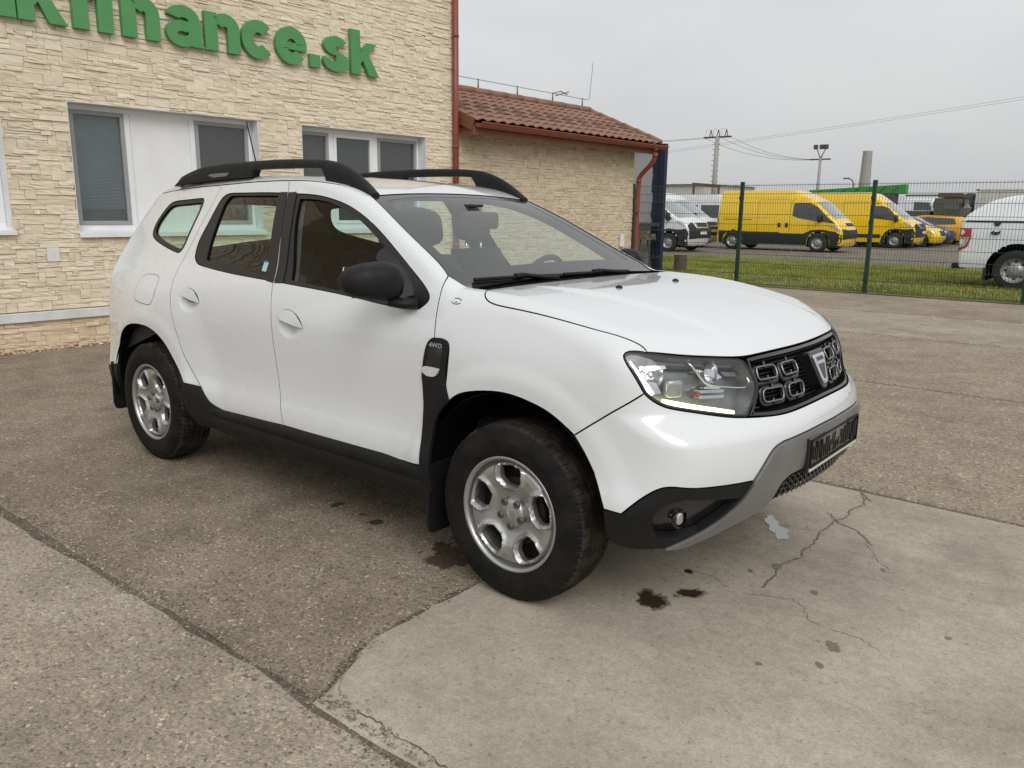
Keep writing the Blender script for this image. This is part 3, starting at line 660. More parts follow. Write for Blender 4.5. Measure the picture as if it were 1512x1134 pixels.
mb = MB(); q = [wp(-5, -.3, 0), wp(-5, -6, 0), wp(6.14, -6, 0), wp(6.14, -.012, 0)]; n4 = len(q); mb.add(q+[(x, y, TOPZ) for x, y, z in q], [(0, 1, 5, 4), (1, 2, 6, 5), (2, 3, 7, 6), (4, 5, 6, 7)]); mb.build('house_shell', 'plaster', HOUSE)
stones('stone', -3.4, 6.14, .40, 5.0, [(o[0]-.0, o[1], o[2], o[3]) for o in OPEN]+[(.294, .419, .885, 1.026)], 'cladding', HOUSE, 300, 21)
stones('stone', -3.4, 6.14, .0, .292, [], 'cladding_plinth', HOUSE, 0, 22)
# corner quoin: the stone returns round the right-hand edge
rg = np.random.default_rng(4); V, F_ = [], []
z = .0
while z < 5.0:
    h = rg.choice((.05, .05, .10, .07)); p_ = rg.uniform(.004, .024); d_ = rg.uniform(.05, .12); b = len(V)
    V += [wp(s, n, zz) for zz in (z+.002, z+h-.002) for s, n in ((6.12, -.001), (6.143+p_, -.001), (6.143+p_, -d_), (6.12, -d_))]; F_ += [tuple(b+i for i in t) for t in [(0, 3, 2, 1), (4, 5, 6, 7), (0, 1, 5, 4), (1, 2, 6, 5), (2, 3, 7, 6), (3, 0, 4, 7)]]; z += h
o = mk('stone_return', V, F_, 'cladding', HOUSE); o['kind'] = 'stuff'; at = o.data.attributes.new('tone', 'FLOAT', 'POINT'); at.data.foreach_set('value', np.repeat(rg.random(len(V)//8), 8).astype(np.float32))
lb('plinth_strip', -4, 6.14, -.004, .040, .296, .390, 'strip_white', HOUSE, .006)
lb('vent_cover', .296, .417, 0, .022, .887, 1.024, 'box_white', HOUSE, .004)
def window(o, cells, name='window'):
    s0, s1, z0, z1 = o; D = -.14
    w = lb('window', s0, s1, D-.07, D-.060, z0, z1, 'room_dark', HOUSE)
    for nm, a in (('reveal', (s0-.001, s0+.006, D, .012, z0, z1)), ('reveal', (s1-.006, s1+.001, D, .012, z0, z1)), ('reveal', (s0+.006, s1-.006, D, .012, z1-.006, z1+.001))): lb(nm, *a, 'reveal_white', w)
    fr = .055; frame = MB()
    for a in ((s0+.006, s1-.006, D-.05, D, z1-.006-fr, z1-.006), (s0+.006, s1-.006, D-.05, D, z0+.03, z0+.03+fr), (s0+.006, s0+.006+fr, D-.05, D, z0+.03+fr, z1-.006-fr), (s1-.006-fr, s1-.006, D-.05, D, z0+.03+fr, z1-.006-fr)): lbox(frame, *a)
    for (c0, c1, kind) in cells[:-1]: lbox(frame, c1-.0, cells[[c[1] for c in cells].index(c1)+1][0], D-.05, D+.001, z0+.03+fr, z1-.006-fr)
    bevel(frame.build('frame', 'pvc_white', w), .005, 2)
    sl = MB(); sl.add([wp(a, n, z) for a in (s0-.01, s1+.02) for n, z in ((D, z0+.035), (.055, z0+.005), (.055, z0-.040), (.048, z0-.040), (.048, z0-.004), (D, z0+.005))], [(0, 1, 7, 6), (1, 2, 8, 7), (2, 3, 9, 8), (3, 4, 10, 9), (4, 5, 11, 10), (0, 5, 4, 3, 2, 1), (6, 7, 8, 9, 10, 11)]); sl.build('sill', 'pvc_white', w)
    za, zb = z0+.03+fr, z1-.006-fr
    for (c0, c1, kind) in cells:
        if kind == 'panel':
            lb('panel', c0, c1, D-.03, D-.012, za, zb, 'pvc_white', w)
            for e in (c0+.012, c1-.018): lb('panel_bead', e, e+.006, D-.012, D-.004, za, zb, 'pvc_white', w)
            continue
        sb = .042; sash = MB()                                  # opening sash
        for a in ((c0, c1, D-.04, D+.012, za, za+sb), (c0, c1, D-.04, D+.012, zb-sb, zb), (c0, c0+sb, D-.04, D+.012, za+sb, zb-sb), (c1-sb, c1, D-.04, D+.012, za+sb, zb-sb)): lbox(sash, *a)
        bevel(sash.build('sash', 'sash_grey' if kind in ('blind', 'dim') else 'pvc_white', w), .004, 2)
        lb('pane', c0+sb, c1-sb, D-.018, D-.012, za+sb, zb-sb, 'house_glass', w)
        if kind == 'blind':
            m2 = MB(); z = za+sb+.006
            while z < zb-sb-.004:
                m2.add([wp(s, n, zz) for s in (c0+sb+.004, c1-sb-.004) for n, zz in ((D-.024, z), (D-.034, z+.013), (D-.036, z+.012), (D-.026, z-.001))], [(0, 1, 5, 4), (2, 3, 7, 6), (1, 2, 6, 5), (3, 0, 4, 7)]); z += .0150
            o_ = m2.build('blind', 'blind_grey', w); o_['kind'] = 'stuff'
        elif kind in ('dim', 'dark'): lb('blind', c0+sb, c1-sb, D-.045, D-.040, za+sb, zb-sb, 'blind_dark' if kind == 'dark' else 'blind_dim', w)
simple('sash_grey', (.30, .31, .31), .45, 0, .05, 5); simple('blind_dim', (.075, .072, .066), .75, 0, .25, 2)
window(OPEN[1], [(.690, 1.245, 'blind'), (1.305, 1.985, 'panel'), (2.045, 2.715, 'dim')])
window(OPEN[2], [(3.443, 3.890, 'dim'), (3.975, 4.620, 'dark'), (4.715, 5.432, 'dim')])
window(OPEN[0], [(-1.39, -.75, 'panel'), (-.69, -.04, 'panel')])
# gravel drip strip along the wall
rg = np.random.default_rng(3); GP = []
for _ in range(1500): s = rg.uniform(-1.6, 3.2); q = wp(s, rg.uniform(.02, .15), 0); GP.append((q[0], q[1], rg.uniform(-.01, .02)))
stone_mat('drip_stones', [(.42, .30, .18), (.62, .50, .34), (.30, .17, .10), (.70, .60, .45), (.50, .36, .22)], 30)
grit('drip_gravel', GP, HOUSE, 'drip_stones', .012, .030, 6)
lb('drip_kerb', -5, 6.1, .148, .165, -.03, .006, 'mortar', HOUSE)
# downpipe
DP = thing('downpipe', 'red painted rain downpipe running up the corner of the tall stone house', 'downpipe', wp(6.04, .07, 0))
mb = MB(); mb.tube([wp(6.045, .065, .0), wp(6.045, .065, 5.4)], .047, 16); mb.build('pipe', 'pipe_red', DP, True)
for z in (.9, 2.35, 3.9): mb = MB(); mb.tube([wp(6.045, .065, z), wp(6.045, .065, z+.05)], .052, 16); mb.build('bracket', 'pipe_red', DP, True)
# green letters
SGN = thing('facade_lettering', 'large green raised letters reading nkfinance.sk on the stone facade', 'sign', wp(2.3, .03, 3.17))
def arc_band(cx, cy, rx, ry, t, a0, a1, n=22):
    o, i_ = [], []
    for q in range(n+1): a_ = R(a0+(a1-a0)*q/n); o.append((cx+rx*math.cos(a_), cy+ry*math.sin(a_))); i_.append((cx+(rx-t)*math.cos(a_), cy+(ry-t*.92)*math.sin(a_)))
    return [(o[q], o[q+1], i_[q+1], i_[q]) for q in range(n)]
def letter(ch, w, X=.405, ASC=.545, t=.148):
    """heavy grotesque strokes as quads in a w wide cell"""
    Q = []; rect = lambda x0, y0, x1, y1: Q.append(((x0, y0), (x1, y0), (x1, y1), (x0, y1)))
    if ch == 'i': rect(0, 0, t, X); rect(0, X+.05, t, ASC)
    elif ch == 'l': rect(0, 0, t, ASC)
    elif ch == '.': rect(0, 0, t, t)
    elif ch == 'n':
        rect(0, 0, t, X); rect(w-t, 0, w, X*.62)
        Q += [((a_[0], a_[1]), (b_[0], b_[1]), (c_[0], c_[1]), (d_[0], d_[1])) for a_, b_, c_, d_ in arc_band(w*.5+.03, X*.60, w*.5-.03, X*.415, t, -2, 150)]
    elif ch == 'k':
        rect(0, 0, t, ASC); Q.append(((t, .14), (t+.02, .26), (w-.155+.02, X), (w-.01, X)))
        Q.append(((t, .14), (w-.01, X), (w-.155, X), (t, .27))); Q.append(((t+.03, .20), (t+.115, .285), (w+.02, 0), (w-.145, 0)))
    elif ch == 'f':
        rect(.03, 0, .03+t, ASC-.10); rect(0, X-.105, w, X); Q += arc_band(.03+t+.075, ASC-.13, .075+t, .135, t, 85, 185)
    elif ch == 'c': Q += arc_band(w*.5, X*.5, w*.5, X*.53, t, 42, 318, 34)
    elif ch == 'e': Q += arc_band(w*.5, X*.5, w*.5, X*.53, t, 0, 322, 36); rect(.07, X*.5-.045, w-.004, X*.5+.035)
    elif ch == 'a':
        Q += arc_band(w*.46, X*.66, w*.44, X*.36, t*.92, -5, 165, 22); rect(w-t-.03, .03, w-.03, X*.66); Q.append(((w-t-.03, 0.03), (w-t+.01, 0), (w+.015, 0), (w-.03, .06)))
        Q += arc_band(w*.42, X*.30, w*.42, X*.335, t*.82, 40, 345, 26)
    elif ch == 's':
        Q += arc_band(w*.5, X*.735, w*.46, X*.285, t*.88, 25, 270, 24); Q += arc_band(w*.5, X*.265, w*.50, X*.295, t*.88, -205, 90, 26)
    return Q
LET = [('n', -.165, .405), ('k', .255, .42), ('f', .720, .255), ('i', .992, .14), ('n', 1.228, .400), ('a', 1.695, .430), ('n', 2.140, .425), ('c', 2.590, .430), ('e', 3.035, .435), ('.', 3.515, .14), ('s', 3.715, .395), ('k', 4.150, .43)]
for ch, s, w in LET:
    bm = bmesh.new()
    for q in letter(ch, w):
        q = list(q)
        if sum((q[i][0]*q[(i+1) % 4][1]-q[(i+1) % 4][0]*q[i][1]) for i in range(4)) < 0: q = q[::-1]
        vf = [bm.verts.new(wp(s+x, .075, 3.172+y)) for x, y in q]; bm.faces.new(vf)
        vb = [bm.verts.new(wp(s+x, .018, 3.172+y)) for x, y in q]
        for i in range(4): bm.faces.new((vf[i], vb[i], vb[(i+1) % 4], vf[(i+1) % 4]))
    # tiny per-quad depth shifts keep overlapping stroke pieces off one plane
    for fi, f_ in enumerate([f_ for f_ in bm.faces][::5]):
        for v_ in f_.verts: v_.co += NW*(fi % 7)*.00012
    from_bm('letter', bm, 'letter_green', SGN)
# ------------------------------------------------------------------ low side wing with tiled roof
WING_B = thing('side_wing', 'low stone-clad outbuilding with red tile roof joined to the tall house', 'building', wp(8.6, -1.4, 0))
SE, SN = 11.06, -.05
mk('wall', [wp(6.16, SN-.006, 0), wp(SE, SN-.006, 0), wp(SE, SN-.006, 2.62), wp(6.16, SN-.006, 2.62), wp(SE, -2.7, 0), wp(SE, -2.7, 2.62), wp(SE, -1.4, 3.40)], [(3, 2, 1, 0), (1, 2, 6, 5, 4)], 'mortar', WING_B)
W0_keep = W0.copy(); W0 += NW*SN
stones('stone', 6.17, SE, .30, 2.60, [], 'cladding_side', WING_B, 300, 31, u=.050)
stones('stone', 6.17, SE, .0, .30, [], 'cladding_side', WING_B, 0, 32)
W0 = W0_keep
lb('meter_box', 10.62, 10.74, SN+.02, SN+.06, .78, 1.02, 'box_white', WING_B, .005)
EAVE_N, EAVE_Z, RID_N, RID_Z = .36, 2.745, -1.40, 3.455; R0, R1 = 6.155, 11.32
def rp(s, t, h=0.):            # point on the front roof plane, t 0 eave .. 1 ridge
    sl = math.atan2(RID_Z-EAVE_Z, EAVE_N-RID_N); n = EAVE_N+(RID_N-EAVE_N)*t; z = EAVE_Z+(RID_Z-EAVE_Z)*t; return wp(s, n+h*math.sin(sl), z+h*math.cos(sl))
rf = mk('roof', [rp(R0, 0, -.03), rp(R1, 0, -.03), rp(R1, 1, -.03), rp(R0, 1, -.03), wp(R0, -3.2, 2.745), wp(R1, -3.2, 2.745)], [(0, 1, 2, 3), (3, 2, 5, 4)], 'fascia_brown', WING_B)
def tile_mat(name, a_, b_):
    k = N(name); oi = k.n('ShaderNodeObjectInfo').outputs['Random']; f_ = k.noise(k.pos(), 5, 5, .65); c = k.mix(k.rng(oi, 0, 1, 0, .55), a_, b_); c = k.mix(k.rng(f_, .45, .75, 0, .45), c, tuple(x*.5 for x in a_))
    return k.pr(c, .62, 0, k.bump(k.noise(k.pos(), 60, 4), .3, .006), spec=.35)
tile_mat('roof_tile', (.235, .122, .080), (.305, .165, .112)); tile_mat('roof_tile_damp', (.110, .064, .036), (.135, .078, .044))
NR, NC = 7, 23; cw = (R1-R0)/NC; tl = math.hypot(RID_Z-EAVE_Z, EAVE_N-RID_N)/NR
slp = math.atan2(RID_Z-EAVE_Z, EAVE_N-RID_N)
Vt, Ft = [], []; nx = 9
for kk, hh in ((0, 0.), (1, -.012)):
    for yy in (-.035, tl+.012):
        for i in range(nx):
            x = (i/(nx-1))*(cw+.012); ph = i/(nx-1); Vt.append((x, yy, .030*(.5-.5*math.cos(2*math.pi*ph))**.9+hh+(.022 if yy < 0 else 0.)))
for i in range(nx-1): Ft += [(i, i+1, nx+i+1, nx+i), (2*nx+i+1, 2*nx+i, 3*nx+i, 3*nx+i+1), (i+1, i, 2*nx+i, 2*nx+i+1)]
Ft += [(0, nx, 3*nx, 2*nx), (nx-1, 2*nx+nx-1, 3*nx+nx-1, nx+nx-1)]
t0 = t1 = None
ex = Vector(UW); ey = (-NW*math.cos(slp)+Vector((0, 0, 1))*math.sin(slp)); ez = ex.cross(ey)
for r_ in range(NR):
    for c in range(NC):
        o_ = Vector(rp(R0+c*cw, r_/NR, 0)); Mx = Matrix(((ex.x, ey.x, ez.x, o_.x), (ex.y, ey.y, ez.y, o_.y), (ex.z, ey.z, ez.z, o_.z), (0, 0, 0, 1)))
        damp = (r_ in (2, 3)) and ((c+(3-r_)) % 2 == 0 if True else False) and c > 0
        if damp:
            if t1 is None: t1 = autosmooth(mk('tile', Vt, Ft, 'roof_tile_damp', None, True), 50); ob = t1
            else: ob = inst('tile', t1)
        else:
            if t0 is None: t0 = autosmooth(mk('tile', Vt, Ft, 'roof_tile', None, True), 50); ob = t0
            else: ob = inst('tile', t0)
        ob.parent = rf; ob.matrix_basis = WM[WING_B.name].inverted() @ Mx if False else Mx
        ob.matrix_parent_inverse = Matrix.Identity(4)
    # rf keeps world coordinates, so tiles placed in world space sit right
for i in range(12):
    s = R0+i*(R1-R0)/12; mb = MB(); mb.tube([wp(s+.0, RID_N, RID_Z+.028), wp(s+(R1-R0)/12+.02, RID_N, RID_Z+.036)], [.085, .095], 14, ry=.075); ob = mb.build('ridge_tile', 'roof_tile', rf, True)
for i in range(6):
    t = i/6; mb = MB(); mb.tube([rp(R1+.01, t, .03), rp(R1+.01, t+1/6+.01, .04)], [.055, .060], 10); mb.build('verge_tile', 'roof_tile', rf, True)
mb = MB(); mb.add([wp(s, n, z) for s in (R0, R1-.06) for n, z in ((EAVE_N-.035, EAVE_Z-.055), (EAVE_N-.035, EAVE_Z-.20), (-.03, 2.60), (-.03, 2.64))], [(0, 1, 5, 4), (1, 2, 6, 5), (0, 3, 2, 1), (4, 5, 6, 7), (0, 4, 7, 3)]); mb.build('eaves_board', 'fascia_brown', WING_B)
mb = MB(); mb.add([rp(R0-.004, t, h) for t in (0, .75) for h in (0.03, -.15)]+[rp(R0-.03, t, h) for t in (0, .75) for h in (.03, -.15)], [(0, 1, 3, 2), (4, 6, 7, 5), (0, 2, 6, 4), (1, 5, 7, 3), (0, 4, 5, 1)]); mb.build('barge_board', 'fascia_brown', WING_B)
# gutter and its downpipe
GUT = thing('roof_gutter', 'dark red half-round gutter under the tile eave with a bent downpipe', 'gutter', wp(8.8, .42, 2.68))
mb = MB(); gp = [(math.cos(R(a_))*.068, math.sin(R(a_))*.068) for a_ in range(180, 361, 15)]; gq = [(math.cos(R(a_))*.060, math.sin(R(a_))*.060) for a_ in range(360, 179, -15)]
mb.prism([*gp, *gq], lambda a_, b_: wp(R0+.02, EAVE_N+.052+a_, EAVE_Z-.035+b_), lambda a_, b_: wp(11.45, EAVE_N+.052+a_, EAVE_Z-.050+b_)); mb.tube([wp(R0+.02, EAVE_N+.122, EAVE_Z-.034), wp(11.45, EAVE_N+.122, EAVE_Z-.049)], .010, 8); mb.build('gutter', 'pipe_red', GUT, True, auto=40)
P0 = [wp(11.08, EAVE_N+.05, EAVE_Z-.06), wp(11.08, EAVE_N+.05, 2.52), wp(11.09, EAVE_N, 2.40), wp(11.10, .10, 2.16), wp(11.10, .055, 2.04), wp(11.10, .055, .02)]
mb = MB(); mb.tube([tuple(q) for q in smooth_curve(P0, .06)]+[P0[-1]], .046, 14); mb.build('downpipe', 'pipe_red', GUT, True)
for q in (P0[1], P0[4]): mb = MB(); mb.tube([(q[0], q[1], q[2]-.03), (q[0], q[1], q[2]+.03)], .053, 14); mb.build('collar', 'pipe_red', GUT, True)
# lightning conductor on the ridge
LC = thing('lightning_conductor', 'thin grey lightning wire on short posts along the tiled ridge', 'lightning rod', wp(9, RID_N, RID_Z+.08))
mb = MB(); mb.tube([wp(R0-.4, RID_N, RID_Z+.26), *[wp(s, RID_N, RID_Z+.245) for s in (7, 8, 9, 10)], wp(11.30, RID_N, RID_Z+.24), wp(11.36, RID_N, RID_Z+.27), wp(11.45, RID_N, RID_Z+.98)], .0055, 6); mb.build('wire', 'wire_grey', LC, True)
for s in (6.98, 8.05, 9.1, 10.15, 11.12): mb = MB(); mb.tube([wp(s, RID_N, RID_Z+.08), wp(s, RID_N, RID_Z+.26)], .013, 6); mb.build('post', 'wire_grey', LC, True)
mb = MB(); mb.tube([wp(10.15, RID_N, RID_Z+.24), wp(10.35, RID_N+.04, RID_Z+.30), wp(10.62, RID_N, RID_Z+.27)], .010, 6).tube([wp(10.3, RID_N-.05, RID_Z+.22), wp(10.62, RID_N+.03, RID_Z+.32)], .010, 6); mb.build('clamp', 'wire_grey', LC, True)
# ------------------------------------------------------------------ the white SUV: x forward from the front axle, y left, z up
Thood = spl([-.75, -.30, -.1, .1, .3, .5, .62, .70, .76, .82], [1.158, 1.143, 1.135, 1.122, 1.100, 1.062, 1.026, .988, .945, .89])
Tws = spl([-1.4, -1.10, -.95, -.75, -.55, -.34, 0], [1.662, 1.528, 1.455, 1.355, 1.255, 1.15, .98])
Troof = spl([-3.45, -3.1, -2.7, -2.2, -1.8, -1.45, -1.10, -.85], [1.49, 1.545, 1.585, 1.608, 1.612, 1.592, 1.533, 1.46])
def carT(x, y):
    ay = np.abs(y)
    h = Thood(x)-(.002+.034*sst(-.15, .6, x))*(ay/.72)**2+.012*sst(.47, .40, ay)*sst(-.3, .1, x)*sst(.72, .45, x)
    w = Tws(x+.03*(ay/.7)**2)
    r = Troof(x+.03*(ay/.6)**2)-.012*(ay/.6)**2
    return smax(h, -smax(-w, -r, .05), .008)
Fc = spl([.15, .25, .35, .45, .55, .62, .70, .76, .80, .90, .97, 1.05], [.66, .715, .775, .815, .845, .852, .845, .825, .808, .785, .755, .69])
def carF(y, z):
    ay = np.abs(y)
    return Fc(z)-(.30-.07*sst(.80, .70, z)*sst(.3, .5, z))*(ay/.85)**2.4+.012*sst(.80, .72, z)
Rc = spl([.2, .4, .55, .7, .85, 1.0, 1.15, 1.35, 1.55], [-3.41, -3.48, -3.51, -3.51, -3.47, -3.45, -3.43, -3.32, -3.16])
def carR(y, z): return Rc(z)+.15*(np.abs(y)/.8)**3
Sz = spl([.15, .25, .34, .42, .49, .56, .64, .76, .88, .97, 1.04, 1.09, 1.14, 1.3, 1.45, 1.6],
         [.80, .838, .872, .884, .882, .869, .863, .866, .868, .858, .838, .815, .785, .712, .64, .56])
Wx = spl([-3.5, -3.2, -2.9, -2.676, -2.3, -1.9, -1.2, -.6, -.3, 0, .3, .6, .9],
         [-.085, -.045, -.014, -.004, -.002, .0, .001, 0.0, .000, .004, .0, -.03, -.09])
HANDLES = ((-1.315, .905), (-2.205, .948))
DISH = [.015]
def carS(x, z):
    s = Sz(z)+Wx(x)-.05*sst(-1.4, -3.2, x)*sst(1.0, 1.5, z)
    up = sst(.2, .5, z)*sst(1.12, .98, z)
    r = np.hypot(x, z-.36); s = s+.012*sst(.70, .50, r)*up+.010*sst(.56, .475, r)*up
    r = np.hypot(x+2.676, z-.36); s = s+.026*sst(.80, .50, r)*up+.009*sst(.55, .465, r)*up
    for hx, hz in HANDLES:
        s = s-DISH[0]*sst(1.0, .40, np.hypot((x-hx+.005)/.100, (z-hz-.012)/.068))*sst(.045, .020, z-hz+.17*(x-hx))
    return s
def CG(P):
    x, y, z = P[..., 0], P[..., 1], P[..., 2]; ay = np.abs(y); e = 1e-3
    t = carT(x, y); tx = (carT(x+e, y)-t)/e
    gt = (z-t)/np.sqrt(1+tx*tx); gs = (ay-carS(x, z))*.95; gf = (x-carF(y, z))*.85; gr_ = (carR(y, z)-x)*.9
    g = smax(gt, gs, .04+.02*sst(-.5, -.2, x)+.03*sst(0, .4, x))
    g = smax(g, gf, .07)
    return smax(g, gr_, .10)
def CG0(P):
    DISH[0] = 0.; g = CG(P); DISH[0] = .015; return g
# materials of the car
def car_paint(name, base, rough=.28):
    k = N(name); v = k.coord('Object')
    dirt = k.rng(k.noise(v, 5, 6, .65), .42, .8, 0, .05)
    zz = k.n('ShaderNodeSeparateXYZ', {0: v}).outputs[2]
    low = k.math('MULTIPLY', k.rng(zz, .70, .30, 0, .28), k.rng(k.noise(v, 14, 5, .6), .35, .75, .1, 1))
    c = k.mix(k.math('MAXIMUM', dirt, low), base, tuple(b*.72*t for b, t in zip(base, (1, .95, .86))))
    nb = k.bump(k.noise(v, 900, 2), .012, .001)
    return k.pr(c, k.rng(k.noise(v, 9, 4), .3, .7, rough-.06, rough+.08), 0, nb, 1.0, .03)
car_paint('car_white', (.69, .71, .722)); simple('gap_black', (.007, .007, .007), .9, spec=.08)
simple('black_plastic', (.011, .011, .0118), .50, 0, .25, 8, .25, 420, rvar=.08, spec=.22); simple('black_gloss', (.012, .012, .013), .22, 0, .1, 8, coat=.4)
simple('trim_black', (.009, .009, .0095), .42, 0, .2, 8, .08, 500)
simple('interior_dark', (.017, .0175, .019), .75, 0, .2, 10, .2, 300); simple('interior_grey', (.075, .075, .073), .85, 0, .15, 10)
simple('headliner', (.42, .42, .40), .9, 0, .1, 10)
simple('seat_cloth', (.020, .021, .024), .9, 0, .3, 30, .4, 500)
simple('skid_silver', (.25, .25, .245), .42, .55, .12, 12, .05, 500)
simple('chrome', (.82, .82, .83), .10, 1, .05, 20); simple('reflector_chrome', (.75, .75, .76), .16, 1, .2, 30)
simple('grille_chrome', (.30, .30, .31), .30, .9, .1, 20); simple('lamp_dark', (.26, .265, .27), .28, .65, .2, 20)
glass('glass_side', (.82, .90, .86), 0, 1.52); glass('glass_rear', (.76, .88, .82), 0, 1.52); glass('glass_screen', (.82, .91, .87), 0, 1.52, dirt=.045)
glass('lamp_lens', (.90, .92, .93), 0, 1.45)
emit('daylight_lamp', (1.0, .98, .86), 5.0); emit('daylight_lamp_amber', (1.0, .95, .45), 3.2)
simple('amber_lens', (.75, .40, .05), .2); simple('red_lens', (.30, .012, .012), .15, coat=.6)
simple('plate_strip', (.55, .62, .50), .5, 0, .2, 80)
k = N('tyre_rubber'); v = k.coord('Object'); d_ = k.rng(k.noise(v, 11, 6, .65), .40, .72, 0, 1)
k.pr(k.mix(d_, (.008, .008, .008), (.022, .020, .017)), k.rng(d_, 0, 1, .62, .85), 0, k.bump(k.noise(v, 160, 3), .15, .003), spec=.14)
k = N('tyre_tread'); v = k.coord('Object'); d_ = k.rng(k.noise(v, 16, 6, .65), .35, .70, 0, 1)
k.pr(k.mix(d_, (.014, .012, .010), (.060, .050, .038)), .88, 0, k.bump(k.noise(v, 240, 3), .3, .003), spec=.10)
k = N('wheel_steel'); v = k.coord('Object'); d_ = k.rng(k.noise(v, 13, 6, .7), .52, .80, 0, .65)
k.pr(k.mix(d_, (.46, .46, .455), (.20, .18, .155)), k.rng(d_, 0, 1, .36, .65), k.rng(d_, 0, 1, .85, .3), k.bump(k.noise(v, 300, 3), .05, .002))
simple('nut_dark', (.13, .125, .12), .5, .6, .2, 30); simple('brake_rust', (.022, .018, .015), .8, .2, .4, 30)

_panel = panel
def panel(*a_, **k_): k_.setdefault('snapto', True); k_.setdefault('liptop', .0012); k_.setdefault('gap', .0026); return _panel(*a_, **k_)
CAR = thing('suv_car', 'white compact SUV with black roof rails and steel wheels, parked before the stone-clad house', 'car', (-1.3, 0, 0))
SIDE = Proj(d=(0, 1, -.35)); WING = Proj(d=(-.25, .75, -.6)); QUART = Proj(d=(.40, .85, -.30)); TOP = Proj(d=(0, 0, -1)); FRONT = Proj(ax=0.); REAR = Proj(d=(1, 0, 0))
def ms(fn): return [fn(m) for m in (False, True)]
A_GAP = [(-.441, -.729, 1.183), (-.411, -.82, 1.081), (-.392, -.861, .955)]
TRIM_L = [(-.392, -.861, .955), (-.420, -.863, .936), (-.446, -.869, .796), (-.440, -.87, .766), (-.431, -.905, .47), (-.438, -.904, .443)]
DOOR_B1 = [(-.438, -.904, .443), (-.613, -.886, .434), (-1.005, -.885, .433), (-1.381, -.886, .434)]
B_GAP = [(-1.381, -.886, .434), (-1.412, -.875, .536), (-1.446, -.867, .747), (-1.469, -.864, .943), (-1.51, -.815, 1.091), (-1.653, -.607, 1.509), (-1.692, -.566, 1.572)]
ROOF_1 = [(-1.692, -.566, 1.572), (-1.45, -.570, 1.563), (-1.30, -.572, 1.550), (-1.20, -.562, 1.533), (-1.085, -.562, 1.500)]
A_PIL = [(-1.085, -.562, 1.500), (-.93, -.606, 1.428), (-.771, -.644, 1.353), (-.60, -.676, 1.268), (-.50, -.700, 1.214), (-.441, -.729, 1.183)]
DOOR_B2 = [(-1.381, -.886, .434), (-1.65, -.884, .422), (-1.908, -.884, .412), (-1.994, -.891, .432), (-2.092, -.895, .517)]
C_GAP = [(-2.092, -.895, .517), (-2.253, -.887, .666), (-2.325, -.888, .800), (-2.375, -.87, .91), (-2.408, -.84, 1.02), (-2.418, -.80, 1.10), (-2.413, -.755, 1.176), (-2.369, -.649, 1.38), (-2.329, -.556, 1.562)]
ROOF_2 = [(-2.329, -.556, 1.562), (-2.0, -.565, 1.574), (-1.692, -.566, 1.572)]
# window trims (outer) and panes
FWIN = [[(-1.520, -.80, 1.100), (-1.445, -.811, 1.098), (-1.008, -.822, 1.078), (-.60, -.835, 1.052), (-.505, -.832, 1.056)], [(-.505, -.832, 1.056), (-.470, -.815, 1.085), (-.476, -.803, 1.109), (-.593, -.762, 1.182), (-.747, -.725, 1.271), (-.948, -.677, 1.377), (-1.153, -.639, 1.453), (-1.30, -.622, 1.485), (-1.43, -.613, 1.502), (-1.640, -.607, 1.511)], [(-1.640, -.607, 1.511), (-1.520, -.80, 1.100)]]
FGLS = [[(-1.386, -.801, 1.115), (-.996, -.814, 1.093), (-.545, -.823, 1.074)], [(-.545, -.823, 1.074), (-.572, -.80, 1.115), (-.657, -.76, 1.188), (-.79, -.728, 1.263), (-.98, -.685, 1.362), (-1.162, -.65, 1.433), (-1.363, -.627, 1.477), (-1.543, -.623, 1.485)], [(-1.543, -.623, 1.485), (-1.50, -.689, 1.354), (-1.386, -.801, 1.115)]]
RWIN = [[(-1.512, -.81, 1.101), (-1.64, -.607, 1.513)][::-1], [(-1.512, -.81, 1.101), (-1.912, -.798, 1.117), (-2.16, -.785, 1.135), (-2.262, -.772, 1.150), (-2.312, -.754, 1.180)], [(-2.312, -.754, 1.180), (-2.334, -.719, 1.246), (-2.315, -.672, 1.341), (-2.293, -.617, 1.445), (-2.268, -.592, 1.495), (-2.22, -.583, 1.513), (-2.149, -.585, 1.516), (-1.90, -.598, 1.518), (-1.64, -.607, 1.513)]]
RGLS = [[(-1.735, -.610, 1.500), (-1.663, -.715, 1.29), (-1.594, -.796, 1.124)], [(-1.594, -.796, 1.124), (-1.878, -.779, 1.148), (-2.187, -.761, 1.17)], [(-2.187, -.761, 1.17), (-2.213, -.724, 1.242), (-2.225, -.662, 1.367), (-2.228, -.615, 1.455), (-2.205, -.595, 1.494), (-2.14, -.592, 1.502), (-1.735, -.607, 1.500)]]
QWIN = [[(-2.491, -.745, 1.193), (-2.527, -.743, 1.195), (-2.692, -.723, 1.222), (-2.827, -.701, 1.251), (-2.897, -.680, 1.276), (-2.925, -.660, 1.305), (-2.930, -.633, 1.355), (-2.891, -.594, 1.43), (-2.835, -.577, 1.466), (-2.686, -.58, 1.48), (-2.516, -.584, 1.489), (-2.468, -.588, 1.484), (-2.452, -.602, 1.455), (-2.451, -.647, 1.379), (-2.459, -.695, 1.29), (-2.470, -.732, 1.212), (-2.491, -.745, 1.193)]]
def shrink(cs, g, proj=SIDE):
    """the same outline moved inwards on its projection plane (kept in 3d by nearest shift)"""
    o_ = outline(cs, .02); q = proj.to2(o_); q2 = inset2(q, g); return [list(map(tuple, o_+(q2-q)[:, :1]*proj.e1+(q2-q)[:, 1:]*proj.e2))]
def poly3(cs): return cs
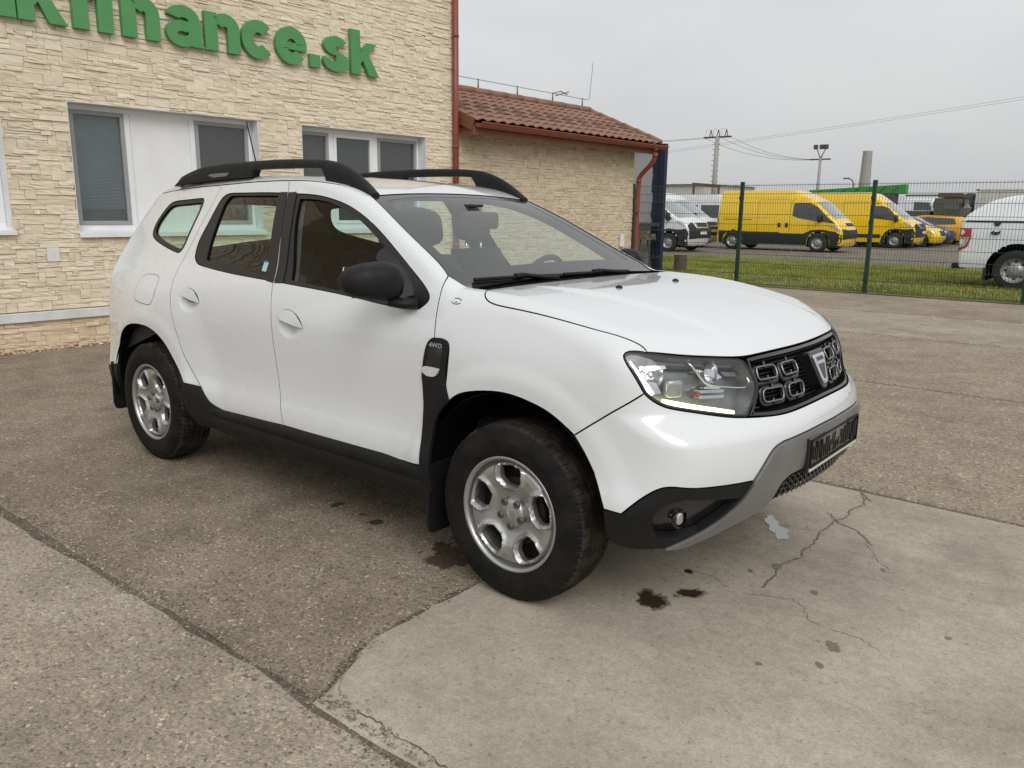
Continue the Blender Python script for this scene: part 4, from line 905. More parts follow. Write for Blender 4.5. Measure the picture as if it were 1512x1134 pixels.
def dishpts(hx, hz): return [(hx+a_*.007, -.86, hz+.01+b_*.007) for a_ in range(-16, 17) for b_ in range(-12, 8) if math.hypot(a_*.007/.112, b_*.007/.078) < 1]
def front_door(m):
    d = panel('front_door', CG, [A_GAP, TRIM_L, DOOR_B1, B_GAP, ROOF_1, A_PIL], SIDE, 'car_white', CAR, holes=[FWIN], res=.020, mirror=m, dense=dishpts(*HANDLES[0]))
    panel('window_trim', CG, FWIN, SIDE, 'trim_black', d, holes=[FGLS], off=-.003, res=.03, gap=.0015, lip=.02, mirror=m)
    panel('window_pane', CG, FGLS, SIDE, 'glass_side', d, off=-.013, res=.04, gap=-.004, lip=0, mirror=m)
    panel('pillar_trim', CG, [[(-1.500, -.82, 1.094), (-1.438, -.81, 1.093)], [(-1.438, -.81, 1.093), (-1.52, -.70, 1.33), (-1.585, -.60, 1.517)], [(-1.585, -.60, 1.517), (-1.655, -.60, 1.515)], [(-1.655, -.60, 1.515), (-1.58, -.70, 1.30), (-1.500, -.82, 1.094)]], SIDE, 'trim_black', d, off=.0015, res=.03, gap=.001, lip=.006, mirror=m, lipmat='gap_black')
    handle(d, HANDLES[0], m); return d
def rear_door(m):
    d = panel('rear_door', CG, [B_GAP[::-1], DOOR_B2, C_GAP, ROOF_2], SIDE, 'car_white', CAR, holes=[RWIN], res=.020, mirror=m, dense=dishpts(*HANDLES[1]))
    panel('window_trim', CG, RWIN, SIDE, 'trim_black', d, holes=[RGLS], off=-.003, res=.03, gap=.0015, lip=.02, mirror=m)
    panel('window_pane', CG, RGLS, SIDE, 'glass_rear', d, off=-.013, res=.04, gap=-.004, lip=0, mirror=m)
    panel('pillar_trim', CG, [[(-1.506, -.82, 1.094), (-1.661, -.60, 1.517)], [(-1.661, -.60, 1.517), (-1.72, -.60, 1.519)], [(-1.72, -.60, 1.519), (-1.575, -.81, 1.097)], [(-1.575, -.81, 1.097), (-1.506, -.82, 1.094)]], SIDE, 'trim_black', d, off=.0015, res=.03, gap=.001, lip=.006, mirror=m, lipmat='gap_black')
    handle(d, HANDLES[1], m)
    if not m:
        q = [(-1.665, 1.145), (-1.625, 1.140), (-1.632, 1.200), (-1.672, 1.205)]
        panel('sticker', CG, [[(a, -.78, b) for a, b in (e0, e1)] for e0, e1 in zip(q, q[1:]+q[:1])], SIDE, 'sticker', d, off=-.011, res=.03, gap=0, lip=0)
    return d
k = N('sticker'); zz = k.n('ShaderNodeSeparateXYZ', {0: k.coord('Object')}).outputs[2]
k.pr(k.ramp(k.rng(zz, 1.14, 1.205), [(0, (.35, .55, .60)), (.55, (.45, .60, .62)), (.6, (.03, .15, .40)), (1, (.03, .15, .40))], 'CONSTANT'), .4)
def handle(d, hc, m):
    hx, hz = hc
    pts = [[(hx-.104, -.86, hz+.040), (hx-.098, -.86, hz+.055), (hx-.078, -.86, hz+.070), (hx-.04, -.86, hz+.079), (hx+.01, -.86, hz+.073), (hx+.055, -.86, hz+.050), (hx+.084, -.86, hz+.020), (hx+.092, -.86, hz+.004)], [(hx+.092, -.86, hz+.004), (hx, -.86, hz+.021), (hx-.104, -.86, hz+.040)]]
    panel('door_handle', CG0, pts, SIDE, 'car_white', d, res=.012, gap=0, lip=.014, mirror=m, lipmat='gap_black',
          dispf=lambda P: .002+.023*sst(.062, .0, P[:, 2]-hz-.020+.18*(P[:, 0]-hx))*sst(.92, .35, np.abs(P[:, 0]-hx+.005)/.11))
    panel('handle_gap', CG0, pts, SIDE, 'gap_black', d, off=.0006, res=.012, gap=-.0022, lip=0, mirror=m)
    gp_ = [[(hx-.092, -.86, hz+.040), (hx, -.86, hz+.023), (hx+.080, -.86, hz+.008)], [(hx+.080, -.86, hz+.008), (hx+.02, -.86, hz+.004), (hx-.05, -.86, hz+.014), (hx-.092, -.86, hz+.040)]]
    panel('grip_shade', CG, gp_, SIDE, 'gap_black', d, off=.0012, res=.01, gap=0, lip=0, mirror=m)  # thin black sheet painting the shade under the handle's lower edge
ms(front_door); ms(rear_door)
# front wings
HOODGAP = [(-.253, -.705, 1.139), (-.215, -.765, 1.125), (-.165, -.800, 1.108), (-.06, -.812, 1.096), (.091, -.814, 1.083), (.311, -.802, 1.052), (.418, -.781, 1.031), (.473, -.766, 1.008), (.490, -.768, .992)]
HL_TOP = [(.490, -.768, .992), (.567, -.677, .979), (.628, -.576, .968), (.674, -.481, .957)]
HL_OUT = [(.490, -.768, .992), (.455, -.797, .996), (.438, -.815, .991), (.437, -.826, .980), (.466, -.83, .941), (.490, -.823, .905), (.513, -.815, .866)]
F_ARCH = [(.293, -.886, .700), (.196, -.891, .758), (.105, -.894, .786), (-.003, -.894, .800), (-.13, -.891, .789), (-.239, -.889, .760), (-.290, -.887, .728)]
def wing(m):
    w = panel('front_wing', CG, [[(-.441, -.729, 1.183), (-.36, -.715, 1.155), (-.253, -.705, 1.139)], HOODGAP, HL_OUT, [(.513, -.815, .866), (.293, -.886, .700)], F_ARCH, [(-.290, -.887, .728), (-.313, -.879, .786)], [(-.313, -.879, .786), (-.309, -.863, .930), (-.325, -.861, .950), (-.392, -.861, .955)], A_GAP[::-1]], WING, 'car_white', CAR, res=.020, mirror=m)
    return w
ms(wing)
# bonnet
HOOD_F = [(.490, -.768, .992), (.567, -.677, .981), (.628, -.576, .970), (.676, -.470, .962), (.701, -.356, .962), (.722, -.150, .963), (.727, 0, .963)]
bon = panel('bonnet', CG, [[(-.285, 0, 1.142), (-.28, -.35, 1.142), (-.253, -.705, 1.139)], HOODGAP, HOOD_F], TOP, 'car_white', CAR, sym=True, res=.020)
# roof, windscreen, cowl
ROOF_S = ROOF_1[::-1]+[(-2.0, -.565, 1.574), (-2.329, -.556, 1.562), (-2.75, -.545, 1.545), (-3.06, -.52, 1.515)]
roof = panel('roof', CG, [[(-1.105, 0, 1.53), (-1.10, -.30, 1.525), (-1.085, -.562, 1.500)], ROOF_S, [(-3.06, -.52, 1.515), (-3.10, -.3, 1.54), (-3.11, 0, 1.545)]], TOP, 'car_white', CAR, sym=True, res=.03)
WS_SIDE = A_PIL+[(-.40, -.718, 1.164), (-.345, -.718, 1.146)]
WS_O = [[(-1.105, 0, 1.53), (-1.10, -.30, 1.525), (-1.085, -.562, 1.500)], WS_SIDE, [(-.345, -.718, 1.146), (-.36, -.35, 1.15), (-.362, 0, 1.15)]]
WS_I = [[(-1.065, 0, 1.51), (-1.06, -.30, 1.505), (-1.035, -.505, 1.478)], [(-1.035, -.505, 1.478), (-.86, -.555, 1.395), (-.66, -.602, 1.297), (-.46, -.640, 1.195)], [(-.46, -.640, 1.195), (-.47, -.35, 1.20), (-.472, 0, 1.20)]]
def symc(cs): return list(cs)+[[(x, -y, z) for x, y, z in reversed(c)] for c in reversed(cs)]
ws = panel('windscreen', CG, WS_I, TOP, 'glass_screen', CAR, sym=True, off=-.005, res=.04, gap=-.003, lip=0)
panel('windscreen_border', CG, WS_O, TOP, 'black_gloss', ws, holes=[symc(WS_I)], sym=True, off=-.004, res=.03, gap=.003, lip=.012)
panel('cowl_panel', CG, [[(-.36, 0, 1.15), (-.358, -.35, 1.15), (-.345, -.712, 1.146)], [(-.345, -.712, 1.146), (-.255, -.70, 1.139)], [(-.255, -.70, 1.139), (-.275, -.35, 1.142), (-.280, 0, 1.142)]], TOP, 'black_plastic', CAR, sym=True, off=-.022, res=.04, gap=-.02, lip=.03)
# rear quarter
R_ARCH = [(-2.241, -.909, .519), (-2.298, -.899, .577), (-2.359, -.895, .635), (-2.428, -.896, .701), (-2.514, -.898, .754), (-2.61, -.898, .782), (-2.717, -.896, .788), (-2.82, -.891, .779), (-2.91, -.884, .752), (-2.978, -.878, .710), (-3.03, -.871, .640), (-3.055, -.87, .56), (-3.06, -.87, .50)]
REAR_E = [(-3.33, -.74, .46), (-3.40, -.69, .60), (-3.40, -.68, .80), (-3.36, -.66, 1.0), (-3.34, -.63, 1.15), (-3.24, -.57, 1.35), (-3.13, -.53, 1.47), (-3.06, -.52, 1.515)]
def quarter(m):
    q = panel('rear_quarter', CG, [C_GAP[::-1], [(-2.092, -.895, .517), (-2.241, -.909, .519)], R_ARCH, [(-3.06, -.87, .50), (-3.2, -.84, .47), (-3.33, -.74, .46)], REAR_E, [(-3.06, -.52, 1.515), (-2.75, -.545, 1.545), (-2.329, -.556, 1.562)]], QUART, 'car_white', CAR, holes=[QWIN], res=.022, mirror=m)
    panel('window_trim', CG, QWIN, QUART, 'trim_black', q, holes=[shrink(QWIN, .028, QUART)], off=-.003, res=.03, gap=.0015, lip=.02, mirror=m)
    panel('window_pane', CG, shrink(QWIN, .028, QUART), QUART, 'glass_rear', q, off=-.010, res=.04, gap=-.004, lip=0, mirror=m)
    if not m:
        FU = [[(-2.735, -.82, 1.067), (-2.60, -.825, 1.068), (-2.566, -.83, 1.055)], [(-2.566, -.83, 1.055), (-2.556, -.85, 1.01), (-2.566, -.88, .93), (-2.585, -.887, .910)], [(-2.585, -.887, .910), (-2.62, -.887, .906), (-2.76, -.88, .920), (-2.785, -.878, .935)], [(-2.785, -.878, .935), (-2.790, -.87, .96), (-2.765, -.84, 1.045), (-2.735, -.82, 1.067)]]
        sh_ = shrink(FU, .003, QUART)
        panel('fuel_flap_gap', CG, FU, QUART, 'gap_black', q, holes=[sh_], off=.0008, res=.03, gap=0, lip=0, bres=.01)
        panel('fuel_flap', CG, sh_, QUART, 'car_white', q, off=.0012, res=.02, gap=.0002, lip=.002, lipmat='car_white')
    return q
ms(quarter)
TG = [[(-3.11, 0, 1.545), (-3.10, -.3, 1.54), (-3.06, -.52, 1.515)], REAR_E[::-1][:-1]]
panel('tailgate', CG, TG+[[(-3.40, -.69, .60), (-3.51, 0, .60)]], REAR, 'car_white', CAR, sym=True, res=.04, holes=[[[(-3.2, -.46, 1.45), (-3.3, -.50, 1.2), (-3.3, .50, 1.2)], [(-3.3, .50, 1.2), (-3.2, .46, 1.45)], [(-3.2, .46, 1.45), (-3.2, -.46, 1.45)]]])
panel('rear_window', CG, [[(-3.2, -.46, 1.45), (-3.3, -.50, 1.2), (-3.3, .50, 1.2)], [(-3.3, .50, 1.2), (-3.2, .46, 1.45)], [(-3.2, .46, 1.45), (-3.2, -.46, 1.45)]], REAR, 'glass_rear', CAR, off=-.004, res=.05, lip=0)
panel('rear_bumper', CG, [[(-3.51, 0, .595), (-3.40, -.69, .595)], [(-3.40, -.69, .595), (-3.33, -.74, .46), (-3.30, -.74, .32)], [(-3.30, -.74, .32), (-3.45, 0, .30)]], REAR, 'black_plastic', CAR, sym=True, res=.04)
def tail(m): panel('tail_light', CG, [[(-3.355, -.645, 1.06), (-3.33, -.705, 1.06), (-3.355, -.72, .90), (-3.395, -.675, .86)], [(-3.395, -.675, .86), (-3.355, -.645, 1.06)]], QUART, 'red_lens', CAR, off=.012, res=.03, lip=.014, lipmat='red_lens', mirror=m)
ms(tail)
# front fascia
BUMP_T = [(.513, -.815, .866), (.531, -.802, .847), (.556, -.779, .827), (.58, -.752, .815), (.624, -.693, .800), (.691, -.602, .780), (.735, -.525, .769), (.786, -.398, .761), (.812, -.269, .761), (.824, -.088, .766), (.826, 0, .767)]
BUMP_A = [(.293, -.886, .700), (.347, -.883, .628), (.389, -.886, .555), (.427, -.897, .474)]
BUMP_L = [(.491, -.89, .470), (.55, -.857, .532), (.608, -.828, .572), (.66, -.77, .572), (.783, -.534, .560)]
SIL_O = [(.783, -.534, .560), (.800, -.490, .620), (.812, -.449, .660), (.825, -.395, .676)]
SIL_T = [(.825, -.395, .676), (.835, -.342, .679), (.856, -.143, .688), (.860, 0, .688)]
panel('front_bumper', CG, [BUMP_A[::-1], [(.293, -.886, .700), (.513, -.815, .866)], BUMP_T][0:0]+[[BUMP_T[-1], *BUMP_T[::-1][1:]], [(.513, -.815, .866), (.293, -.886, .700)], BUMP_A, [(.427, -.897, .474), (.491, -.89, .470)], BUMP_L, SIL_O, SIL_T], FRONT, 'car_white', CAR, sym=True, res=.020)
BOT = [(.420, -.875, .33), (.52, -.80, .30), (.60, -.70, .285)]
LOWB = [[(.427, -.897, .474), (.491, -.89, .470)], BUMP_L, [(.783, -.534, .560), (.755, -.564, .491), (.653, -.654, .379), (.57, -.73, .315)], [(.57, -.73, .315), (.509, -.81, .328), (.463, -.859, .343), (.435, -.882, .372)], [(.435, -.882, .372), (.427, -.897, .474)]]
FOGH = [[(.575, -.815, .414), (.585, -.842, .470), (.615, -.822, .512), (.662, -.784, .530)], [(.662, -.784, .530), (.754, -.580, .503)], [(.754, -.580, .503), (.735, -.600, .469), (.685, -.642, .412), (.655, -.665, .380)], [(.655, -.665, .380), (.61, -.73, .370), (.582, -.785, .376), (.575, -.815, .414)]]
def lowb(m):
    p_ = panel('bumper_corner', CG, LOWB, FRONT, 'black_plastic', CAR, holes=[FOGH], off=.004, res=.02, mirror=m, lip=.03, lipmat='black_plastic')
    panel('lamp_recess', CG, FOGH, FRONT, 'black_gloss', p_, off=-.028, res=.02, gap=-.003, lip=0, mirror=m)
    sy_ = 1 if m else -1
    fl = MB(); fl.lathe([(.001, .010), (.014, .009), (.022, .006), (.027, 0), (.027, -.02)], 28, 'x')
    o = fl.build('fog_lamp', 'reflector_chrome', None, True)
    WMm = Matrix.Translation((.628, sy_*.748, .449)) @ Matrix.Rotation(sy_*R(6), 4, 'Z')
    o.data.transform(WMm); par(o, CAR)
    g_ = MB(); g_.lathe([(.031, -.012), (.034, .006), (.029, .009)], 28, 'x'); r_ = g_.build('fog_lamp_ring', 'black_gloss', None, True); r_.data.transform(WMm); par(r_, o)
ms(lowb)
SIL = [SIL_T[::-1], SIL_O[::-1], [(.783, -.534, .560), (.755, -.564, .491), (.653, -.654, .379), (.57, -.73, .315)], [(.57, -.73, .315), (.605, -.665, .314), (.654, -.61, .344), (.701, -.556, .377), (.742, -.489, .405), (.775, -.420, .431)], [(.775, -.420, .431), (.797, -.401, .474), (.821, -.379, .532), (.835, -.32, .552)], [(.835, -.32, .552), (.848, -.223, .556), (.853, 0, .556)]]
panel('skid_surround', CG, SIL, FRONT, 'skid_silver', CAR, sym=True, off=.012, res=.02, lip=.035, lipmat='skid_silver')
INT = [[(.853, 0, .565), (.848, -.223, .565), (.83, -.33, .560)], [(.83, -.33, .560), (.783, -.40, .45), (.775, -.43, .431)], [(.775, -.43, .431), (.805, -.32, .452), (.826, -.223, .468), (.838, 0, .472)]]
gi = panel('lower_intake', CG, INT, FRONT, 'black_plastic', CAR, sym=True, off=-.012, res=.03, gap=-.01, lip=.01)
mb = MB()
for j in range(5):
    zz_ = .462+j*.022
    ys = np.linspace(-.35, .35, 41)
    O = np.stack([np.full(41, 2.), ys, np.full(41, zz_)+.008*np.where(np.arange(41) % 2, 1, -1)], -1); P = march(CG, O, np.repeat([[-1., 0, 0]], 41, 0))
    mb.tube([tuple(q-np.array([.004, 0, 0])) for q in P], .0045, 5)
mb.build('intake_mesh', 'black_gloss', gi, True)
TB = [(.57, -.73, .318), (.654, -.61, .347), (.742, -.489, .408), (.775, -.42, .434), (.805, -.32, .455), (.826, -.223, .471), (.838, 0, .475)]; TB = TB+[(x, -y, z) for x, y, z in TB[::-1][1:]]
P_ = snap(CG, np.array(TB)); V_ = [tuple(q-np.array((.012, 0, -.004))) for q in P_]+[(q[0]-.10, q[1]*.96, q[2]-.045) for q in P_]+[(.30, q[1]*.92, .30) for q in P_]; n_ = len(P_)
mk('under_tray', V_, [(r_*n_+i, r_*n_+i+1, (r_+1)*n_+i+1, (r_+1)*n_+i) for r_ in range(2) for i in range(n_-1)], 'black_plastic', CAR, True)
# grille
GRL = [[(.727, 0, .960), (.722, -.150, .960), (.701, -.356, .959), (.688, -.435, .956)], [(.688, -.435, .956), (.712, -.447, .912), (.730, -.437, .870), (.735, -.455, .815), (.740, -.505, .770)], [(.740, -.505, .770), (.786, -.398, .763), (.812, -.269, .763), (.824, -.088, .768), (.826, 0, .769)]]
grl = panel('grille', CG, GRL, FRONT, 'gap_black', CAR, sym=True, off=-.045, res=.03, gap=-.004, lip=0)
def inner(cs, g): return shrink_r(cs, g)
def shrink_r(cs, g):
    full = symc(cs); o_ = outline(full, .02); q2 = inset2(FRONT.to2(o_), g); O, D = FRONT.ray(q2); return [list(map(tuple, march(CG, O, D)))]
panel('grille_frame', CG, GRL, FRONT, 'black_gloss', grl, sym=True, holes=[shrink_r(GRL, .014)], off=-.004, res=.02, lip=.045, lipmat='black_plastic')
def onfront(y, z, off=0.):
    O = np.array([[2., y, z]]); P = march(CG, O, np.array([[-1., 0, 0]])); n_ = gnorm(CG, P); return Vector(P[0]+n_[0]*off), Vector(n_[0])
def frame_at(y, z, off):
    p_, n_ = onfront(y, z, off); a = Vector((0, 0, 1)).cross(n_).normalized(); c = n_.cross(a)   # a: to the left of the car, c: up
    return p_, a, c, n_
for i in range(3):        # horizontal fins behind the links
    pass
mb = MB()
for j in range(13):
    z_ = .782+j*.0135
    ys = np.linspace(-.43+.004*j, .43-.004*j, 31); O = np.stack([np.full(31, 2.), ys, np.full(31, z_)], -1); P = march(CG, O, np.repeat([[-1., 0, 0]], 31, 0))
    mb.tube([tuple(q-np.array([.036, 0, 0])) for q in P], .0032, 5)
mb.build('grille_fins', 'trim_black', grl, True)
for (y, z, w, h) in [(.362, .906, .112, .046), (.210, .906, .108, .046), (.349, .826, .114, .046), (.200, .827, .106, .046)]:
    for s_ in (-1, 1):
        for mi, (off, rad, mat_, ww, hh) in enumerate([(-.008, .0042, 'grille_chrome', w, h), (-.022, .011, 'black_gloss', w+.012, h+.012)]):
            p_, a, c, n_ = frame_at(s_*y, z, off)
            cut = .016; pts = []
            for (sx_, sz_) in ((1, 1), (-1, 1), (-1, -1), (1, -1)):
                cx_, cz_ = sx_*(ww/2-cut), sz_*(hh/2-cut)
                a0 = {(1, 1): 0, (-1, 1): 90, (-1, -1): 180, (1, -1): 270}[(sx_, sz_)]
                for t in range(5): pts.append((cx_+cut*math.cos(R(a0+t*22.5)), cz_+cut*math.sin(R(a0+t*22.5))))
            P3 = []
            for (u_, w_) in pts+pts[:1]:
                q = p_+a*u_+c*w_; O = np.array([[2., q.y, q.z]]); s0_ = march(CG, O, np.array([[-1., 0, 0]]))[0]; P3.append(s0_+np.array(n_)*off)
            m2 = MB(); m2.tube([tuple(q) for q in P3], rad*.86, 8, cap=False)
            o = m2.build('grille_link' if mi == 0 else 'link_rim', mat_, None, True)
            par(o, grl)
        p_, a, c, n_ = frame_at(s_*y, z, -.012); m2 = MB()
        for q in (1, -1): m2.tube([tuple(p_+c*q*(h/2-.010)), tuple(p_+c*q*(h/2+.014))], .0055, 6)
        m2.build('link_notch', 'black_gloss', grl, True)
# badge
p_, a, c, n_ = frame_at(0, .868, .004)
def shield(s): return [(x_*.88, z_*.90) for x_, z_ in [(-.062*s, .062*s), (-.064*s, .050*s), (-.030*s, -.050*s), (-.018*s, -.064*s), (0, -.068*s), (.018*s, -.064*s), (.030*s, -.050*s), (.064*s, .050*s), (.062*s, .062*s)]]
def plate(name, poly, t0, t1, mat_, parent):
    m2 = MB(); m2.prism(poly, lambda u_, w_: tuple(p_+a*u_+c*w_+n_*t0), lambda u_, w_: tuple(p_+a*u_+c*w_+n_*t1)); o = m2.build(name, mat_, parent); bevel(o, .004, 2); return o
bdg = plate('badge', [(u_*1.32, w_*1.28) for u_, w_ in shield(1)], -.05, .006, 'black_gloss', CAR)
plate('badge_shield', shield(1), .004, .014, 'chrome', bdg)
plate('badge_core', [(-.033, .018), (-.011, -.040), (0, -.044), (.011, -.040), (.033, .018)], .010, .0155, 'black_gloss', bdg)
simple('badge_blue', (.10, .115, .19), .3)
v, f = text_mesh('DACIA', .021, .0008, .0004)
mk('badge_lettering', [tuple(p_+a*x+c*(y+.030)+n_*(.0155+z)) for x, y, z in v], f, 'badge_blue', bdg)
# number plate holder with a pale strip below
p_, n_ = onfront(0, .60, .020); n_ = Vector((1, 0, 0)); a = Vector((0, 1, 0)); c = Vector((0, 0, 1)); p_ = Vector((p_.x-.018, 0, .600))
plh = plate('plate_holder', [(-.268, -.062), (.268, -.062), (.268, .064), (-.268, .064)], -.03, .008, 'black_gloss', CAR)
for (x0, x1, z0, z1) in [(-.26, .26, .052, .058), (-.26, .26, -.046, -.042), (-.262, -.256, -.042, .052), (.256, .262, -.042, .052)]:
    m2 = MB(); m2.box((p_.x+.008, x0, p_.z+z0), (p_.x+.014, x1, p_.z+z1)); m2.build('plate_rim', 'black_plastic', plh)
random.seed(3)
for i in range(22):
    y_ = -.235+i*.0224; h_ = random.choice((.03, .045, .06, .07)); z_ = random.uniform(-.035, .045-h_)
    m2 = MB(); m2.box((p_.x+.008, y_-.0055, p_.z+z_), (p_.x+.013, y_+.0055, p_.z+z_+h_)); m2.build('plate_rib', 'trim_black', plh)
plate('plate_strip', [(-.262, -.060), (.262, -.060), (.262, -.046), (-.262, -.046)], .007, .012, 'plate_strip', plh)
# headlights
HL_ALL = [HL_OUT, BUMP_T[:7]+[(.740, -.510, .772)], [(.740, -.510, .772), (.737, -.475, .800), (.733, -.450, .830), (.732, -.440, .865), (.714, -.452, .910), (.690, -.462, .945), (.676, -.478, .958)], HL_TOP[::-1]]
def on3(pts, off):
    q = FRONT.to2(np.array(pts)); O, D = FRONT.ray(q); P = march(CG, O, D); return P+gnorm(CG, P)*off
def headlight(m):
    fy = np.array([1, -1, 1]) if m else np.array([1, 1, 1])
    h = panel('headlight', CG, HL_ALL, FRONT, 'lamp_dark', CAR, off=-.075, res=.025, gap=.003, lip=0, mirror=m)
    panel('lamp_housing', CG, HL_ALL, FRONT, 'black_gloss', h, holes=[hl_in], off=.000, res=.02, gap=.002, lip=.08, lipmat='lamp_dark', mirror=m)
    panel('lamp_glass', CG, HL_ALL, FRONT, 'lamp_lens', h, off=.006, res=.025, gap=.004, lip=.008, lipmat='black_gloss', mirror=m)
    def strip(name, pts, off, w, mat_, n=8):
        P = on3(smooth_curve(pts, .02)+[np.array(pts[-1])], off)*fy; m2 = MB(); m2.tube([tuple(q) for q in P], w, n); return m2.build(name, mat_, h, True)
    strip('running_light', [(.456, -.822, .968), (.497, -.816, .919), (.536, -.793, .860)], -.020, .0085, 'daylight_lamp')
    strip('running_light', [(.563, -.768, .838), (.621, -.69, .818), (.674, -.608, .801), (.712, -.541, .790)], -.020, .0085, 'daylight_lamp_amber')
    strip('lamp_bezel', [(.586, -.658, .968), (.606, -.654, .948), (.628, -.642, .915), (.643, -.626, .890), (.661, -.599, .877), (.69, -.54, .868), (.718, -.468, .862), (.724, -.452, .872), (.716, -.462, .897)], -.018, .0040, 'chrome')
    def bowl(name, c3, off, r0, depth, mat_, ax_tilt=0):
        P = on3([c3], off)[0]; n_ = gnorm(CG, on3([c3], 0))[0]; n_ = n_*.35+np.array([.94, -.05, 0])*.65; n_ /= np.linalg.norm(n_)
        m2 = MB(); m2.lathe([(r0, .0), (r0*.96, -.004), (r0*.80, -depth*.45), (r0*.55, -depth*.8), (r0*.25, -depth), (.001, -depth)], 28, 'x')
        o = m2.build(name, mat_, None, True); Mx = Matrix.Translation(P*fy) @ Vector(n_*fy).to_track_quat('X', 'Z').to_matrix().to_4x4(); o.data.transform(Mx); par(o, h); return o, Mx
    o, Mx = bowl('lamp_reflector', (.525, -.772, .925), -.022, .046, .05, 'reflector_chrome')
    m2 = MB(); m2.lathe([(.001, .000), (.012, -.004), (.016, -.012), (.016, -.04)], 16, 'x'); b_ = m2.build('bulb', 'chrome', None, True); b_.data.transform(Mx); par(b_, h)
    bowl('lamp_reflector', (.655, -.60, .925), -.022, .036, .05, 'reflector_chrome')
    def plate_on(name, pts, off, mat_): return panel(name, CG, [[pts[i], pts[(i+1) % len(pts)]] for i in range(len(pts))], FRONT, mat_, h, off=off, res=.015, gap=0, lip=.03, lipmat=mat_, mirror=m)
    c_ = on3([(.583, -.727, .878)], -.030)[0]*fy; V_, F_ = superq(tuple(c_), (.020, .030, .030), Matrix.Rotation((1 if m else -1)*R(38), 3, 'Z'), .45, 24); mk('lamp_block', V_, F_, 'lamp_clear_block', h, True)
    plate_on('lamp_facet', [(.520, -.800, .905), (.545, -.775, .900), (.560, -.762, .862), (.540, -.785, .860)], -.030, 'reflector_chrome'); plate_on('lamp_facet', [(.500, -.805, .930), (.520, -.790, .935), (.528, -.790, .912), (.508, -.806, .908)], -.034, 'chrome')
    plate_on('lamp_facet', [(.645, -.622, .868), (.675, -.560, .862), (.672, -.568, .872), (.648, -.618, .876)], -.034, 'chrome'); plate_on('lamp_facet', [(.690, -.545, .945), (.705, -.480, .930), (.712, -.470, .905), (.695, -.530, .915)], -.046, 'lamp_grey')
    plate_on('lamp_wing', [(.485, -.800, .955), (.545, -.730, .958), (.550, -.728, .945), (.492, -.802, .935)], -.026, 'reflector_chrome')
    plate_on('lamp_wing', [(.618, -.645, .945), (.645, -.575, .955), (.682, -.545, .905), (.675, -.565, .898)], -.040, 'reflector_chrome')
    for (z0, z1) in ((.866, .856), (.848, .838)):
        plate_on('indicator_cell', [(.640, -.645, z0), (.688, -.552, z0-.004), (.688, -.556, z1-.004), (.642, -.647, z1)], -.030, 'reflector_chrome')
    plate_on('indicator_bulb', [(.636, -.655, .862), (.643, -.643, .862), (.643, -.643, .848), (.637, -.655, .848)], -.028, 'amber_red')
    plate_on('lamp_brow', [(.50, -.762, .978), (.567, -.678, .968), (.628, -.578, .957), (.672, -.485, .946), (.668, -.492, .932), (.628, -.585, .943), (.567, -.69, .955), (.505, -.772, .962)], -.030, 'lamp_grey')
simple('amber_red', (.35, .07, .035), .3); simple('lamp_clear_block', (.42, .43, .40), .18, .35, .25, 40, coat=.5); simple('lamp_grey', (.20, .205, .215), .35, .4)
o_ = outline(HL_ALL, .02); q2 = inset2(FRONT.to2(o_), .012); O, D = FRONT.ray(q2); hl_in = [list(map(tuple, march(CG, O, D)))]
ms(headlight)
# wing vent trims with repeater lamp and lettering
TRIM = [[(-.392, -.861, .957), (-.348, -.860, .958), (-.315, -.862, .945), (-.308, -.866, .911)], [(-.308, -.866, .911), (-.313, -.879, .786), (-.286, -.887, .728)], [(-.286, -.887, .728), (-.345, -.885, .668), (-.372, -.886, .602), (-.380, -.897, .527), (-.383, -.905, .44)], [(-.383, -.905, .44), (-.385, -.89, .33)], [(-.385, -.89, .33), (-.45, -.88, .33)], [(-.45, -.88, .33), (-.434, -.905, .47), (-.443, -.87, .766), (-.449, -.869, .796)], [(-.449, -.869, .796), (-.421, -.863, .936), (-.392, -.861, .957)]]
def trim(m):
    t = panel('wing_vent', CG, TRIM, SIDE, 'black_plastic', CAR, off=.007, res=.02, gap=0, lip=.016, lipmat='black_plastic', mirror=m)
    panel('vent_inset', CG, [[(-.408, -.861, .915), (-.335, -.861, .915)], [(-.335, -.861, .915), (-.340, -.861, .845)], [(-.340, -.861, .845), (-.425, -.861, .845)], [(-.425, -.861, .845), (-.408, -.861, .915)]], SIDE, 'black_gloss', t, off=.0085, res=.02, gap=0, lip=.003, mirror=m)
    panel('repeater_lamp', CG, [[(-.437, -.866, .838), (-.425, -.866, .842), (-.345, -.866, .842)], [(-.345, -.866, .842), (-.352, -.868, .822), (-.375, -.868, .808), (-.415, -.868, .806)], [(-.415, -.868, .806), (-.435, -.868, .818), (-.437, -.866, .838)]], SIDE, 'repeater', t, res=.01, gap=0, lip=.008, lipmat='repeater', mirror=m, dispf=lambda P: .010+.006*np.exp(-((P[:, 2]-.825)/.012)**2))
    v, f = text_mesh('4WD', .030, .0006, .0004, spacing=1.05); s_ = 1 if m else -1
    q_ = march(CG, np.array([[-.372, -2., .93]]), np.array([[0., 1, 0]]))[0]; mk('vent_lettering', [(-.374+(x if not m else -x), s_*(-q_[1]+.0095+z), .921+y*.85) for x, y, z in v], f, 'letter_silver', t)
simple('repeater', (.62, .62, .60), .12, 0, .1, 60, coat=.8); simple('letter_silver', (.6, .6, .62), .3, .6)
ms(trim)
